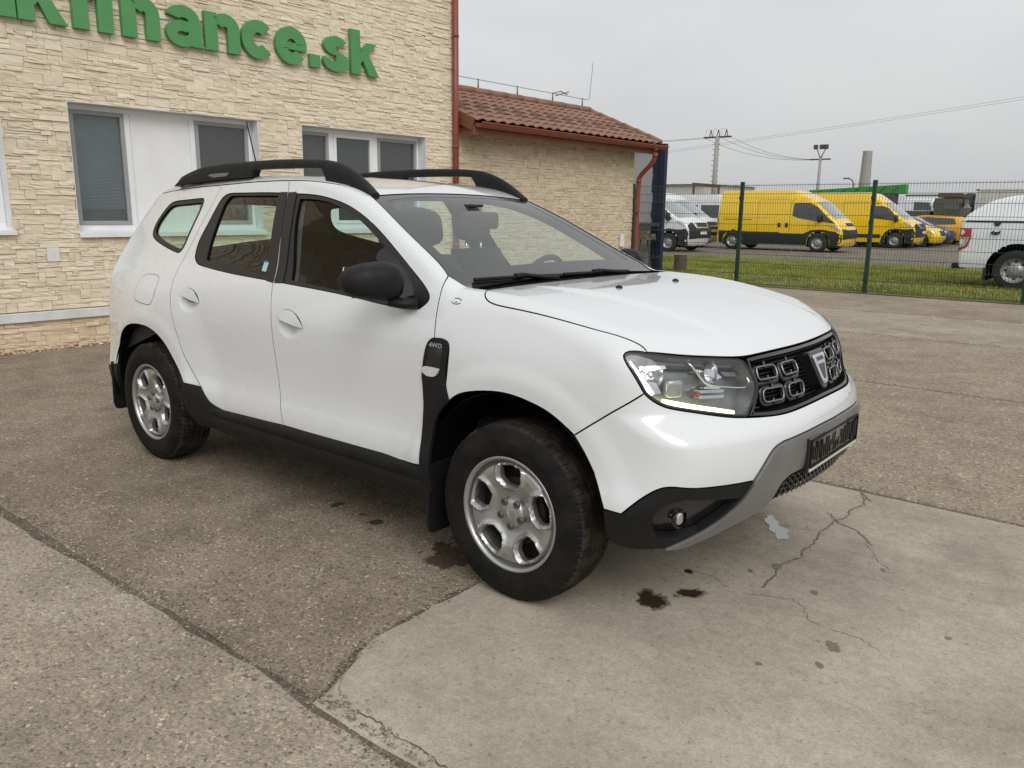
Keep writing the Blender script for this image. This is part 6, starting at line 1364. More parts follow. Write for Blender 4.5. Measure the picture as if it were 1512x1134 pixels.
def vshell(name, G, x0, x1, zc, mat, parent, arches, nphi=56, dx=.07, mats=None, fm=None):
    xs = np.concatenate([[x0+.003, x0+.012, x0+.03], np.arange(x0+.06, x1-.06, dx), [x1-.05, x1-.03, x1-.012, x1-.003]])
    ph = np.linspace(0, 2*np.pi, nphi, False)
    X, Pp = np.meshgrid(xs, ph, indexing='ij'); O = np.stack([X, 0*X, 0*X+zc], -1).reshape(-1, 3); D = np.stack([0*X, np.cos(Pp), np.sin(Pp)], -1).reshape(-1, 3)
    t = np.zeros(len(O))
    for _ in range(60): t = np.maximum(t-np.clip(G(O+t[:, None]*D), -.3, .3)*.9, 0)
    P = O+t[:, None]*D; nx, n = len(xs), nphi
    for (cx_, cz_, r_) in arches:
        d = np.hypot(P[:, 0]-cx_, P[:, 2]-cz_); near = (np.abs(d-r_) < dx*.62) & (np.abs(P[:, 1]) > .5)
        k_ = r_/np.maximum(d, 1e-6); P[near, 0] = cx_+(P[near, 0]-cx_)*k_[near]; P[near, 2] = cz_+(P[near, 2]-cz_)*k_[near]
    f = []
    for i in range(nx-1):
        for j in range(n):
            q = (i*n+j, (i+1)*n+j, (i+1)*n+(j+1) % n, i*n+(j+1) % n); c = P[list(q)].mean(0)
            if any(math.hypot(c[0]-a_[0], c[2]-a_[1]) < a_[2]-.005 and abs(c[1]) > .45 for a_ in arches): continue
            f.append(q[::-1])
    V = list(map(tuple, P)); V += [tuple(P[:n].mean(0)), tuple(P[-n:].mean(0))]; f += [(len(V)-2, (j+1) % n, j)[::-1] for j in range(n)]+[(len(V)-1, (nx-1)*n+j, (nx-1)*n+(j+1) % n)[::-1] for j in range(n)]
    o = mk(name, V, f, mat, parent, True); return autosmooth(o, 42)
bgw = {}
def bg_wheel(parent, x, y, r_, w, side, kind='van'):
    key = (round(r_, 2), kind)
    if key not in bgw:
        k1 = r_*.60; t = MB(); t.lathe([(k1, -.02), (k1*1.05, -w*.48), (r_*.85, -w*.52), (r_*.96, -w*.44), (r_, -w*.30), (r_, w*.30), (r_*.96, w*.45), (k1, w*.48)], 36, 'y'); 
        m = MB(); m.lathe([(k1*1.02, -w*.46), (k1*.96, -w*.40), (k1*.90, -w*.25), (k1*.80, -w*.16), (k1*.55, -w*.22), (k1*.42, -w*.34), (k1*.28, -w*.36), (.005, -w*.36)], 30, 'y')
        for q in range(8):
            a_ = q*math.pi/4; cx_, cz_ = k1*.70*math.cos(a_), k1*.70*math.sin(a_); m.lathe([(.001, 0), (k1*.10, 0)], 8, 'y', (cx_, -w*.205, cz_), 1)
        bgw[key] = (t.build('tyre', 'van_tyre', None, True, auto=40), m.build('wheel', 'van_rim', None, True, mats=['van_rim', 'van_black'])); t_, m_ = bgw[key]
    else: t_, m_ = inst('tyre', bgw[key][0]), inst('wheel', bgw[key][1])
    m_.parent = parent; m_.matrix_basis = Matrix.Translation((x, y, r_)) @ (Matrix.Rotation(math.pi, 4, 'Z') if side > 0 else Matrix.Identity(4)); t_.parent = m_; return m_
def vroot(name, label, cat, loc, group=None, rz=0.):
    o = bpy.data.objects.new(name, None); COL.objects.link(o); o.matrix_basis = Matrix.Translation(loc) @ Matrix.Rotation(rz, 4, 'Z'); WM[o.name] = Matrix.Identity(4); return tag(o, label, cat, group)
RIGHT = Proj(d=(0, 1, 0)); NOSE = Proj(d=(-1, 0, -.25)); SCR = Proj(d=(-.7, 0, -.7))
def straight(pts): return [[pts[i], pts[(i+1) % len(pts)]] for i in range(len(pts))]
def vp_(name, G, pts, mat, parent, off=.005, both_=False, res=.09, lip=.006, proj=None, rnd=False, lipmat=None):
    """side patch; pts are (x,z)"""
    c = straight([(x, -1, z) for x, z in pts]) if not rnd else [[(x, -1, z) for x, z in pts+pts[:1]]]
    lm = lipmat or mat
    a_ = panel(name, G, c, proj or RIGHT, mat, parent, off=off, res=res, bres=.06, lip=lip, gap=0, lipmat=lm)
    if both_: panel(name, G, c, proj or RIGHT, mat, parent, off=off, res=res, bres=.06, lip=lip, gap=0, mirror=True, lipmat=lm)
    return a_
def vf(name, G, pts, mat, parent, off=.005, proj=None, res=.09):
    """front or windscreen patch; pts are (x,y,z)"""
    return panel(name, G, straight(pts), proj or NOSE, mat, parent, off=off, res=res, bres=.06, lip=.006, gap=0, lipmat=mat)
def seam(G, pts, parent, mat, w=.006):
    q = [np.array((x, -1., z)) for x, z in pts]; P = []
    for a_, b_ in zip(q, q[1:]): n = max(2, int(np.linalg.norm(b_-a_)/.08)); P += [a_+(b_-a_)*i/n for i in range(n)]
    P.append(q[-1]); O, D = RIGHT.ray(RIGHT.to2(np.array(P))); P = march(G, O, D); mb = MB(); mb.tube([tuple(p) for p in P], w, 4); return mb.build('panel_seam', mat, parent)
def vmirror(parent, x, y, z, h, mat='van_black'):
    for s_ in (-1, 1):
        V, F_ = superq((x, s_*y, z), (.07, .10, h), Matrix.Identity(3), .6, 14); mk('mirror', V, F_, mat, parent, True)
def wells(t, xs, zc, r_, y1):
    for x in xs:
        for s_ in (-1, 1): mb = MB(); mb.lathe([(.001, s_*.40), (r_-.01, s_*.40), (r_, s_*.5), (r_, s_*y1)], 28, 'y', (x, 0, zc), 0, R(-25), R(205), False); mb.build('wheel_well', 'gap_black', t)
# ---- tall yellow van with the sloping black-trimmed bonnet
def sloped_van(loc):
    t = vroot('cargo_van', 'tall yellow cargo van with black lower body and drooping side window', 'van', loc, 'yellow vans in the yard')
    W = .98; G = vbody([(-4.4, 2.30), (-4.2, 2.38), (-1.15, 2.38), (-.95, 2.34), (-.15, 1.96), (.62, 1.30), (1.0, 1.0), (1.1, .85)], W, [(.2, .95), (.5, .99), (1.2, 1.0), (1.7, .96), (2.4, .86)], [(.2, .92), (.45, 1.0), (.75, 1.02), (.95, .96), (1.2, .8), (2.4, .8)], [(.2, -4.28), (2.4, -4.22)], .24, .16)
    vshell('body', G, -4.28, 1.02, .72, 'van_yellow', t, [(0, .37, .43), (-3.52, .37, .42)])
    vp_('lower_cladding', G, [(-4.1, .27), (-3.97, .27), (-3.97, .45), (-3.9, .60), (-3.75, .72), (-3.5, .79), (-3.3, .72), (-3.15, .6), (-3.09, .45), (-3.09, .27), (-.45, .27), (-.44, .45), (-.36, .64), (-.22, .76), (0, .80), (.22, .76), (.36, .64), (.44, .45), (.45, .27), (.72, .27), (.86, .40), (.88, .66), (.62, .80), (.42, .82), (.25, .86), (0, .87), (-.3, .84), (-.6, .70), (-1.5, .70), (-1.6, .74), (-2.9, .74), (-4.15, .76), (-4.15, .3)], 'van_black', t, .008, True)
    vf('front_bumper', G, [(0, -.86, .28), (0, -.86, .68), (0, -.5, .62), (0, .5, .62), (0, .86, .68), (0, .86, .28)], 'van_black', t, .015); vf('grille', G, [(0, -.42, .78), (0, -.40, .92), (0, .40, .92), (0, .42, .78)], 'van_black', t, .01)
    vp_('side_window', G, [(-1.07, 1.38), (-1.05, 1.86), (-.42, 1.88), (-.10, 1.72), (.28, 1.36), (.62, 1.10), (.40, 1.13), (-.25, 1.20), (-.85, 1.30)], 'van_glass', t, .006, True)
    vf('windscreen', G, [(-.18, -.80, 1.92), (.60, -.84, 1.30), (.60, .84, 1.30), (-.18, .80, 1.92)], 'screen_glass', t, .006, SCR)
    vp_('headlamp', G, [(.40, 1.02), (.62, 1.0), (.88, .84), (.88, .80), (.70, .86), (.45, .97)], 'lamp_clear', t, .010, True)
    for x in (-1.58, -1.28): vp_('door_handle', G, [(x-.055, .93), (x-.06, 1.03), (x-.045, 1.10), (x+.045, 1.10), (x+.06, 1.03), (x+.055, .93)], 'van_black', t, .010)
    seam(G, [(-4.0, 1.22), (-2.75, 1.22)], t, 'van_black', .012); seam(G, [(-1.16, .74), (-1.16, 1.95), (-1.0, 2.05)], t, 'seam'); seam(G, [(-2.5, .76), (-2.5, 2.0), (-1.2, 2.0)], t, 'seam'); seam(G, [(-.42, .85), (-.38, 1.2)], t, 'seam')
    seam(G, [(-4.15, 2.08), (-1.3, 2.08)], t, 'seam', .004); seam(G, [(-4.1, 1.30), (-1.9, 1.30), (-1.75, 1.34), (-1.65, 1.45)], t, 'seam', .004)
    vp_('rear_lamp', G, [(-4.24, .80), (-4.20, .80), (-4.20, 1.25), (-4.24, 1.25)], 'red_lens', t, .012); vmirror(t, .02, 1.06, 1.28, .15)
    wells(t, (0, -3.52), .37, .45, .97)
    for x in (0, -3.52):
        for s_ in (-1, 1): bg_wheel(t, x, s_*.93, .36, .22, s_)
    return t
def boxer_van(loc, paint, label, rc='van', H=2.42, windows=False, seamm='seam', chrome_=True, L_=3.95, grp=None):
    t = vroot('cargo_van' if not windows else 'minibus', label, rc, loc, grp); W = .99
    k_ = H-2.42
    G = vbody([(-L_-.1, H-.06), (-L_+.1, H), (-1.35, H), (-1.10, H-.06), (-.62, 2.05+k_*.5), (.42, 1.28), (.86, 1.08), (1.0, .95)], W, [(.2, .95), (.5, .99), (1.2, 1.0), (1.7, .955), (2.5, .88)], [(.2, .84), (.5, .95), (.8, .95), (1.0, .90), (1.3, .75), (2.5, .75)], [(.2, -L_), (2.5, -L_+.05)], .22, .18)
    vshell('body', G, -L_, .95, .70, paint, t, [(0, .36, .43), (-3.0, .36, .40)])
    vp_('arch_cladding', G, [(-.62, .25), (-.44, .25), (-.44, .42), (-.37, .60), (-.22, .74), (0, .79), (.22, .74), (.37, .60), (.44, .42), (.44, .25), (.75, .25), (.80, .70), (.72, .88), (.50, .84), (.28, .84), (0, .87), (-.28, .82), (-.46, .66), (-.56, .45)], 'van_black', t, .010, True)
    vp_('side_moulding', G, [(-2.5, .44), (-.62, .44), (-.62, .60), (-2.5, .60)], 'van_black', t, .012, True)
    vf('front_bumper', G, [(0, -.88, .28), (0, -.90, .82), (0, -.62, .92), (0, -.50, .66), (0, .50, .66), (0, .62, .92), (0, .90, .82), (0, .88, .28)], 'van_black', t, .014)
    vf('grille', G, [(0, -.44, .68), (0, -.46, .90), (0, .46, .90), (0, .44, .68)], 'lamp_clear', t, .012); vf('grille_mesh', G, [(0, -.39, .71), (0, -.41, .87), (0, .41, .87), (0, .39, .71)], 'van_black', t, .022)
    vf('number_plate', G, [(0, -.26, .42), (0, -.26, .53), (0, .26, .53), (0, .26, .42)], 'box_white', t, .03)
    vp_('side_window', G, [(-.98, 1.30), (-.96, 1.84), (-.62, 1.84), (-.35, 1.74), (-.02, 1.38), (.12, 1.22), (-.2, 1.22)], 'van_glass', t, .006, True)
    vf('windscreen', G, [(-.58, -.80, 2.0), (.40, -.86, 1.30), (.40, .86, 1.30), (-.58, .80, 2.0)], 'screen_glass', t, .006, SCR)
    vp_('headlamp', G, [(.28, 1.16), (.50, 1.12), (.72, .98), (.70, .92), (.46, 1.02)], 'lamp_clear', t, .012, True)
    vp_('door_handle', G, [(-1.16, 1.02), (-1.04, 1.02), (-1.04, 1.20), (-1.16, 1.20)], 'van_black', t, .012)
    seam(G, [(-1.05, .50), (-1.05, 1.92), (-.7, 1.98)], t, seamm); seam(G, [(-2.35, .62), (-2.35, 2.02), (-1.2, 2.02)], t, seamm); seam(G, [(.22, .88), (.20, 1.18)], t, seamm)
    if windows:
        for a0, a1 in ((-2.25, -1.15), (-3.7, -2.45)): vp_('side_window', G, [(a0, 1.20), (a0, 1.90), (a1, 1.90), (a1, 1.20)], 'van_glass', t, .006, True)
    vmirror(t, .0, 1.08, 1.30, .16)
    wells(t, (0, -3.0), .36, .445, .97)
    for x in (0, -3.0):
        for s_ in (-1, 1): bg_wheel(t, x, s_*.92, .345, .215, s_)
    return t
sloped_van((-9.22, 29.95, 0))
boxer_van((-8.22, 36.9, 0), 'van_yellow', 'yellow panel van with upright silver-framed grille and black wheel arches', H=2.46, grp='yellow vans in the yard')
boxer_van((-14.85, 29.6, 0), 'van_white', 'white panel van whose nose pokes out behind the yellow van', H=2.30, seamm='seam_white', grp='white vans in the yard')
boxer_van((-13.35, 25.6, 0), 'van_white', 'white van half hidden by the blue sheet, number plate on its black bumper', H=2.1, seamm='seam_white', L_=3.4, grp='white vans in the yard')
boxer_van((-17.3, 40.5, 0), 'van_white', 'white minibus with large side windows behind the white vans', 'minibus', 2.50, True, 'seam_white')
# ---- cars behind the yellow vans
def small_car(loc, paint, label, estate, rz=0., wheel='car', yb=None):
    t = vroot('parked_car', label, 'car', loc, None, rz); W = .89
    top = [(-3.6, .95), (-3.45, 1.02), (-3.30, 1.12), (-2.85, 1.44), (-1.2, 1.47), (-.95, 1.44), (-.05, 1.02), (.55, .88), (.85, .70)] if estate else [(-3.6, .90), (-3.35, 1.0), (-2.85, 1.10), (-2.2, 1.40), (-1.5, 1.45), (-.95, 1.38), (-.05, .98), (.55, .86), (.85, .66)]
    G = vbody(top, W, [(.15, .92), (.45, .99), (.75, 1.0), (.95, .96), (1.45, .74)], [(.15, .70), (.4, .86), (.6, .86), (.9, .70), (1.5, .6)], [(.15, -3.50), (.5, -3.60), (1.0, -3.50), (1.5, -3.3)], .18, .28, .12, .10)
    vshell('body', G, -3.58, .86, .52, paint, t, [(0, .31, .37), (-2.62, .31, .37)])
    vp_('side_window', G, [(-2.95, 1.02), (-2.80, 1.32), (-1.55, 1.38), (-1.05, 1.34), (-.40, 1.00), (-1.4, .97)] if estate else [(-2.45, 1.02), (-2.10, 1.30), (-1.45, 1.37), (-1.05, 1.31), (-.40, .98), (-1.4, .96)], 'van_glass', t, .005, True)
    vf('windscreen', G, [(-.92, -.58, 1.38), (-.12, -.70, 1.02), (-.12, .70, 1.02), (-.92, .58, 1.38)], 'van_glass', t, .005, SCR)
    vp_('headlamp', G, [(.28, .78), (.60, .72), (.62, .62), (.40, .66)], 'lamp_clear', t, .01, True); vf('grille', G, [(0, -.5, .32), (0, -.5, .58), (0, .5, .58), (0, .5, .32)], 'van_black', t, .008)
    vp_('rear_lamp', G, [(-3.46, .72), (-3.30, .74), (-3.26, .95), (-3.42, .98)], 'red_lens', t, .01, True); seam(G, [(-1.45, .30), (-1.48, .96), (-1.42, 1.36)], t, 'seam'); seam(G, [(-.45, .32), (-.48, .95)], t, 'seam'); vmirror(t, -.45, .93, 1.02, .06, paint)
    wells(t, (0, -2.62), .31, .385, .86)
    for x in (0, -2.62):
        for s_ in (-1, 1): bg_wheel(t, x, s_*.80, .315, .20, s_, 'car')
    return t
small_car((-7.72, 39.2, 0), 'van_yellow', 'small yellow car just past the nose of the yellow panel van', True)
small_car((-7.75, 41.5, 0), 'navy_paint', 'dark navy car with bright headlamp beside the yellow cars', False)
small_car((-10.25, 44.4, 0), 'orange_paint', 'orange estate car facing away in front of the olive truck', True, math.pi)
# ---- white pickup with a hard canopy
def pickup(loc):
    t = vroot('pickup_truck', 'white pickup with hard bed canopy and 4x4 lettering, behind the fence', 'pickup', loc); W = .92
    # x=0 is the rear axle here, tail at -1.03
    G = vbody([(-1.2, 1.33), (-1.03, 1.38), (-.80, 1.60), (-.50, 1.78), (-.15, 1.865), (.4, 1.89), (1.9, 1.90), (2.4, 1.80), (3.1, 1.22), (4.1, 1.12), (4.3, .9)], W, [(.35, .96), (.6, 1.0), (1.1, .99), (1.34, .965), (1.42, .93), (1.9, .74)], [(.3, 4.1), (.7, 4.2), (1.1, 4.1), (1.9, 3.9)], [(.3, -.98), (.45, -1.05), (1.0, -1.07), (1.35, -1.05), (1.9, -.9)], .40, .1, .06)
    vshell('body', G, -1.06, 4.2, .85, 'pickup_white', t, [(0, .40, .52), (3.22, .40, .50)], 110, .035)
    seam(G, [(-1.03, 1.335), (2.0, 1.335)], t, 'van_black', .022)
    for x in (-.40, .42): vp_('canopy_latch', G, [(x-.07, 1.31), (x+.07, 1.31), (x+.03, 1.25), (x-.03, 1.25)], 'van_black', t, .02)
    vp_('tail_lamp', G, [(-1.03, 1.20), (-.84, 1.20), (-.83, 1.02), (-1.04, 1.02)], 'red_lamp', t, .010, True); vp_('tail_lamp_lower', G, [(-1.04, 1.018), (-.86, 1.018), (-.92, .86), (-1.03, .80)], 'lamp_clear', t, .010, True)
    vp_('tail_lamp_edge', G, [(-.86, 1.018), (-.83, 1.018), (-.88, .83), (-1.03, .74), (-1.03, .79), (-.92, .86)], 'red_lamp', t, .012, True)
    mb = MB(); mb.box((-1.22, -.45, .36), (-.98, .45, .47)).box((-1.12, -.80, .42), (-.70, .80, .50)); bevel(mb.build('rear_step', 'van_black', t), .01); mb = MB(); mb.box((-.55, -.90, .18), (-.50, -.66, .42)).box((-.55, .66, .18), (-.50, .90, .42)); mb.build('mud_flaps', 'van_black', t)
    v, f = text_mesh('4x4', .115, .002, .004); mk('lettering', [(-.42+x+y*.25, -.945-.006+0*z, 1.085+y) for x, y, z in v], f, 'letter_dark', t)
    v, f = text_mesh('x', .10, .002, .006); mk('lettering_accent', [(-.405+x+y*.25, -.955, 1.083+y) for x, y, z in v], f, 'red_lamp', t)
    vp_('side_window', G, [(.55, 1.42), (.62, 1.78), (1.9, 1.82), (2.45, 1.66), (2.75, 1.40)], 'van_glass', t, .006, True); vf('windscreen', G, [(2.42, -.62, 1.76), (3.05, -.75, 1.26), (3.05, .75, 1.26), (2.42, .62, 1.76)], 'screen_glass', t, .006, SCR)
    for x in (0, 3.22):
        for s_ in (-1, 1): bg_wheel(t, x, s_*.80, .395, .26, s_, 'pick')
    wells(t, (0, 3.22), .40, .535, .905)
simple('red_lamp', (.42, .02, .025), .2, 0, .2, 10, coat=.5); simple('letter_dark', (.10, .10, .11), .5)
pickup((-.72, 16.52, 0))
# ---- trucks, trailer and crane boom at the back of the yard
def truck_cab(loc, label, mat, glassm, W, L_, H, z0, ext=None, rz=0.):
    t = vroot('truck', label, 'truck', loc, None, rz)
    G = vbody([(-L_, H), (-.15, H), (.02, H-.25), (.10, z0)], W, [(z0, .97), (z0+.8, 1.), (H, .93)], [(z0, .05), (z0+.9, .05), (H, -.12)], [(z0, -L_), (H, -L_)], z0, .06, .06, .04)
    vshell('cab', G, -L_, .05, (z0+H)/2, mat, t, [], 44, .12); vp_('side_window', G, [(-.95*L_*.7, z0+.85), (-.95*L_*.7, H-.22), (-.30, H-.25), (-.16, z0+.85)], glassm, t, .006, True); vf('windscreen', G, [(0, -W*.82, H-.22), (0, -W*.88, z0+.92), (0, W*.88, z0+.92), (0, W*.82, H-.22)], glassm, t, .006)
    mb = MB(); mb.box((-6.0, -.5, z0-.35), (-.1, .5, z0)); mb.build('chassis', 'van_black', t); mb = MB(); mb.box((-.6, -W, z0-.25), (.12, W, z0+.05)); bevel(mb.build('bumper', 'van_black', t), .03)
    for x in (-.85, -4.6):
        for s_ in (-1, 1): bg_wheel(t, x, s_*(W-.15), .50, .30, s_, 'truck')
    vmirror(t, .02, W+.12, z0+1.2, .2); return t
t = truck_cab((-7.75, 48.2, 0), 'olive green military truck with brown roof rack, behind the orange car', 'olive', 'van_glass', 1.15, 1.5, 2.42, .95)
mb = MB(); mb.box((-1.35, -1.0, 2.44), (-.1, 1.0, 2.50)).box((-1.35, -1.0, 2.50), (-.1, -.94, 2.66)).box((-1.35, .94, 2.50), (-.1, 1.0, 2.66)); mb.build('roof_rack', 'truck_brown', t); mb = MB(); mb.box((-5.9, -1.15, 1.0), (-1.65, 1.15, 1.7)); mb.build('load_bed', 'olive', t)
t = truck_cab((-9.75, 50.8, 0), 'white truck cab with dark windows beside the olive truck', 'van_white', 'van_glass', 1.15, 1.7, 2.45, .9)
t = vroot('box_trailer', 'pale grey box trailer standing behind the white pickup', 'trailer', (-8.4, 54, 0))
mb = MB(); mb.box((0, 0, .95), (9, 2.4, 3.02)); mb.build('box', 'trailer_grey', t)
for q in range(10): mb = MB(); mb.box((.35+q*.9, -.02, .97), (.42+q*.9, -.001, 3.0)); mb.build('rib', 'trailer_grey', t)
mb = MB(); mb.box((-.06, -.04, .90), (.10, .12, 3.06)).box((-.06, -.04, 2.98), (9, .02, 3.07)); mb.build('frame', 'trailer_grey', t); mb = MB(); mb.box((0, .3, .6), (9, 2.1, .94)); mb.build('chassis', 'van_black', t)
mb = MB(); mb.box((-.75, .2, 1.6), (-.1, 2.2, 2.85)); bevel(mb.build('wind_deflector', 'navy_paint', t), .2, 4)
for x in (1.5, 6.0, 7.3):
    for s_, y in ((-1, .25), (1, 2.15)): bg_wheel(t, x, y, .50, .30, s_, 'truck')
t = vroot('crane_boom', 'long green truck-crane boom lying above the yellow panel van', 'crane', (-18.0, 52, .16))
mb = MB(); mb.add([(0, 0, 2.62), (0, .5, 2.62), (0, .5, 2.86), (0, 0, 2.86), (6.0, 0, 2.60), (6.0, .6, 2.60), (6.0, .6, 3.18), (6.0, 0, 3.18)], [(0, 1, 2, 3), (7, 6, 5, 4), (0, 4, 5, 1), (3, 2, 6, 7), (0, 3, 7, 4), (1, 5, 6, 2)]); mb.build('boom', 'crane_green', t)
for q in range(7): mb = MB(); x = .4+q*.8; mb.tube([(x, -.03, 2.66), (x+.4, -.03, 2.80+.05*q)], .02, 5); mb.build('lacing', 'steel_dark', t)
mb = MB(); mb.box((-1, 0, 1.0), (9.4, .9, 1.35)).box((4.0, -.05, 1.35), (5.4, .9, 2.62)).box((6.0, .1, 2.45), (8.8, .25, 2.55)); mb.build('carrier', 'steel_dark', t)
for x in (0, 1.4, 5.2, 6.6): bg_wheel(t, x, 0, .5, .3, -1, 'truck'); bg_wheel(t, x, .9, .5, .3, 1, 'truck')
# ---- poles, wires, chimney, warehouse
def line_pole():
    t = vroot('power_pole', 'tall steel power pole with a three-pronged crossarm and climbing rungs', 'power pole', (-28.75, 60, 0))
    mb = MB(); mb.tube([(0, 0, 0), (.05, 0, 7.55)], [.24, .17], 10); mb.build('mast', 'concrete_pole', t, True); mb = MB(); mb.box((-1.15, -.06, 7.45), (1.25, .06, 7.58)); mb.build('crossarm', 'steel_dark', t)
    for x in (-.55, .10, .80):
        mb = MB(); mb.tube([(x-.12, 0, 7.55), (x+.02, 0, 8.1)], .035, 6).tube([(x+.14, 0, 7.55), (x+.02, 0, 8.1)], .035, 6); mb.build('insulator', 'steel_dark', t)
        mb = MB(); mb.tube([(x-.45, 0, 7.5), (x-.42, 0, 8.15), (x-.1, 0, 8.15)], .012, 5); mb.build('jumper', 'steel_dark', t)
    for q in range(9): mb = MB(); z = 3.6+q*.42; mb.tube([(-.32, -.05, z), (.30, -.05, z)], .022, 5); mb.build('rung', 'steel_dark', t)
line_pole()
def portal():
    t = vroot('steel_portal', 'rusty brown steel portal frame at the foot of the power pole', 'frame', (-29.9, 58.5, 0)); mb = MB(); mb.box((0, 0, 0), (.14, .14, 3.75)); mb.build('leg', 'rusty', t); mb = MB(); mb.box((2.2, 0, 0), (2.34, .14, 3.55)); mb.build('leg', 'rusty', t)
    mb = MB(); mb.add([(-.05, -.02, 3.65), (2.4, -.02, 3.45), (2.4, .16, 3.45), (-.05, .16, 3.65), (-.05, -.02, 3.90), (2.4, -.02, 3.70), (2.4, .16, 3.70), (-.05, .16, 3.90)], [(0, 3, 2, 1), (4, 5, 6, 7), (0, 1, 5, 4), (1, 2, 6, 5), (2, 3, 7, 6), (3, 0, 4, 7)]); mb.build('beam', 'rusty', t)
portal()
def lamp_pole():
    t = vroot('floodlight_pole', 'slim grey pole with a forked top carrying three floodlights', 'lamp post', (-20.22, 60, 0))
    mb = MB(); mb.tube([(0, 0, 0), (0, 0, 5.6)], [.15, .10], 10); mb.build('mast', 'concrete_pole', t, True)
    for s_ in (-1, 1): mb = MB(); mb.tube([(0, 0, 5.55), (s_*.32, 0, 6.3)], .05, 6); mb.build('fork', 'concrete_pole', t, True)
    for x in (-.42, .02, .36): mb = MB(); mb.box((x-.14, -.12, 6.25), (x+.14, .12, 6.58)); bevel(mb.build('floodlight', 'steel_dark', t), .03)
    mb = MB(); mb.box((-.8, -.05, 5.46), (.75, .05, 5.56)); mb.build('crossarm', 'steel_dark', t)
lamp_pole()
mb = MB(); mb.tube([(-37.55, 130, 0), (-37.55, 130, 11.05)], [1.0, .68], 16); tag(mb.build('factory_chimney', 'concrete_pole', None, True, auto=40), 'tall pale concrete chimney rising behind the green boom', 'chimney')
t = vroot('street_lamp', 'small curved street lamp seen beside the concrete chimney', 'street lamp', (-23.8, 80, 0)); mb = MB(); mb.tube([(0, 0, 0), (0, 0, 4.4), (-.15, 0, 4.75), (-.5, 0, 4.9)], .06, 6); mb.build('post', 'steel_dark', t, True); mb = MB(); mb.box((-1.0, -.1, 4.86), (-.45, .1, 4.98)); mb.build('lamp_head', 'steel_dark', t)
t = vroot('warehouse', 'long low pale warehouse far behind the white vans', 'building', (-62, 84, 0)); mb = MB(); mb.box((0, 0, 0), (20.5, 14, 4.75)); mb.build('wall', 'trailer_grey', t); mb = MB(); mb.add([(-.4, -.4, 4.76), (20.9, -.4, 4.76), (20.9, 14.4, 4.76), (-.4, 14.4, 4.76), (-.4, 7, 5.05), (20.9, 7, 5.05)], [(0, 1, 5, 4), (2, 3, 4, 5), (0, 4, 3), (1, 2, 5), (0, 3, 2, 1)]); mb.build('roof', 'box_white', t)
def wire(p0, p1, sag, r_, label):
    mb = MB(); P = [tuple(Vector(p0).lerp(Vector(p1), t)-Vector((0, 0, sag*4*t*(1-t)))) for t in np.linspace(0, 1, 25)]; mb.tube(P, r_, 4, cap=False); return tag(mb.build('power_line', 'steel_dark', None), label, 'wire', 'overhead power lines')
for dx, zz in ((-1.1, 7.5), (.1, 7.6), (1.2, 7.5)): wire((-28.75+dx, 60, zz), (-20.2+dx*.5, 60, 5.5), .55, .012, 'thin power line sagging from the crossarm pole to the floodlight pole')
for dx, zz in ((0., 0.), (1.2, .25)): wire((-75, 62+dx, 3.9+zz), (30, 62+dx, 13.6+zz*1.5), 1.1, .008, 'long overhead line rising across the sky above the yard')
for dx in (0, .7): wire((-28.75, 60+dx, 7.55), (-90, 40+dx, 8.6), 1.2, .012, 'overhead line leading from the crossarm pole behind the tile roof')
# ---- corner by the outbuilding: painted sheet, workbench, timber, stump
k = N('sheet_paint'); v = k.pos(); sx_ = k.n('ShaderNodeSeparateXYZ', {0: v}).outputs[0]
e_ = k.math('ADD', sx_, k.math('MULTIPLY', k.math('SUBTRACT', k.noise(v, 5, 6, .7), .5), .22)); k.pr(k.mix(k.rng(e_, -8.21, -8.19), k.ramp(k.noise(v, 1.6, 5), [(.3, (.30, .30, .295)), (.7, (.42, .42, .41))]), (.008, .013, .038)), .6)
simple('blue_steel', (.009, .014, .042), .5, .1, .2, 4); simple('timber', (.22, .165, .11), .85, 0, .3, 5, .3, 30); simple('timber_grey', (.17, .155, .135), .9, 0, .3, 5, .3, 30); simple('bark', (.115, .080, .055), .95, 0, .3, 12, .5, 30); simple('wood_end', (.26, .19, .12), .9, 0, .2, 20); simple('pebble_white', (.7, .7, .68), .7)
t = thing('blue_sheet', 'pale sheet-metal screen with rough dark blue edge beside the outbuilding', 'screen', (-8.7, 14.3, 0))
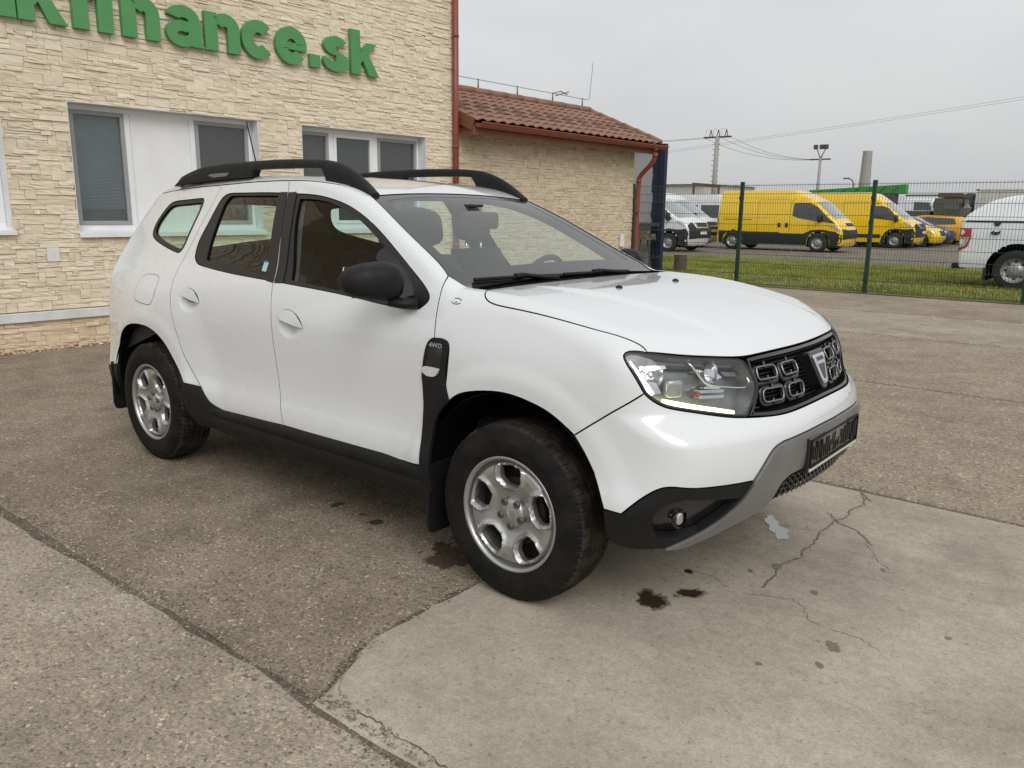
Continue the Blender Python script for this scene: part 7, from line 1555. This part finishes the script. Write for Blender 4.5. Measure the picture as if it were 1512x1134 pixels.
mb = MB(); mb.box((-9.6, 14.30, .0), (-7.95, 14.34, 2.96)); mb.build('sheet', 'sheet_paint', t); mb = MB(); mb.box((-7.96, 14.20, 0), (-7.84, 14.34, 3.02)); bevel(mb.build('post', 'blue_steel', t), .008); mb = MB(); mb.box((-9.6, 14.2, 2.96), (-7.97, 14.34, 3.03)); mb.build('top_rail', 'blue_steel', t)
t = thing('workbench', 'weathered timber workbench on splayed legs beside the blue-edged sheet', 'bench', (-8.5, 13.95, 0))
for q in range(3): mb = MB(); mb.box((-9.3, 13.70+q*.16, .82), (-7.95, 13.84+q*.16, .87)); mb.build('board', 'timber_grey', t)
for x in (-9.1, -8.72, -8.15):
    for y, d in ((13.78, -.08), (14.1, .06)): mb = MB(); mb.tube([(x, y, .82), (x+.10, y+d, 0)], .022, 6); mb.build('leg', 'rusty', t)
for i, (z, x0, x1, y, m_) in enumerate([(.872, -9.2, -8.0, 13.74, 'timber'), (.872, -9.25, -7.92, 13.92, 'timber_grey'), (.955, -9.1, -7.98, 13.78, 'timber'), (1.12, -9.3, -7.9, 14.10, 'steel_dark')]):
    mb = MB(); mb.box((x0, y, z), (x1, y+.15, z+.075)); tag(bevel(mb.build('timber_plank', m_, None), .006), ['short brown plank lying on the workbench', 'long grey plank lying at the back of the workbench', 'brown plank stacked on another plank on the workbench', 'dark steel bar resting above the workbench'][i], 'plank')
sq = thing('tree_stump', 'sawn brown log stump standing on the grass behind the fence', 'stump', (-7.98, 15.5, 0)); mb = MB(); mb.lathe([(.185, -.05), (.165, .10), (.16, .30), (.163, .41)], 22, 'z', (-7.98, 15.5, 0)); mb.build('bark', 'bark', sq, True); mb = MB(); mb.lathe([(.160, .412), (.155, .416), (.001, .417)], 22, 'z', (-7.98, 15.5, 0)); mb.build('cut_face', 'wood_end', sq)
for x, y in ((-8.75, 13.6), (-8.38, 13.62), (-8.25, 13.75)):
    V, F_ = superq((x, y, .07), (.06, .06, .05), Matrix.Identity(3), 1, 12); tag(mk('white_stone', V, F_, 'pebble_white', None, True), 'round white stone lying under the workbench', 'stone', 'white stones under the workbench')
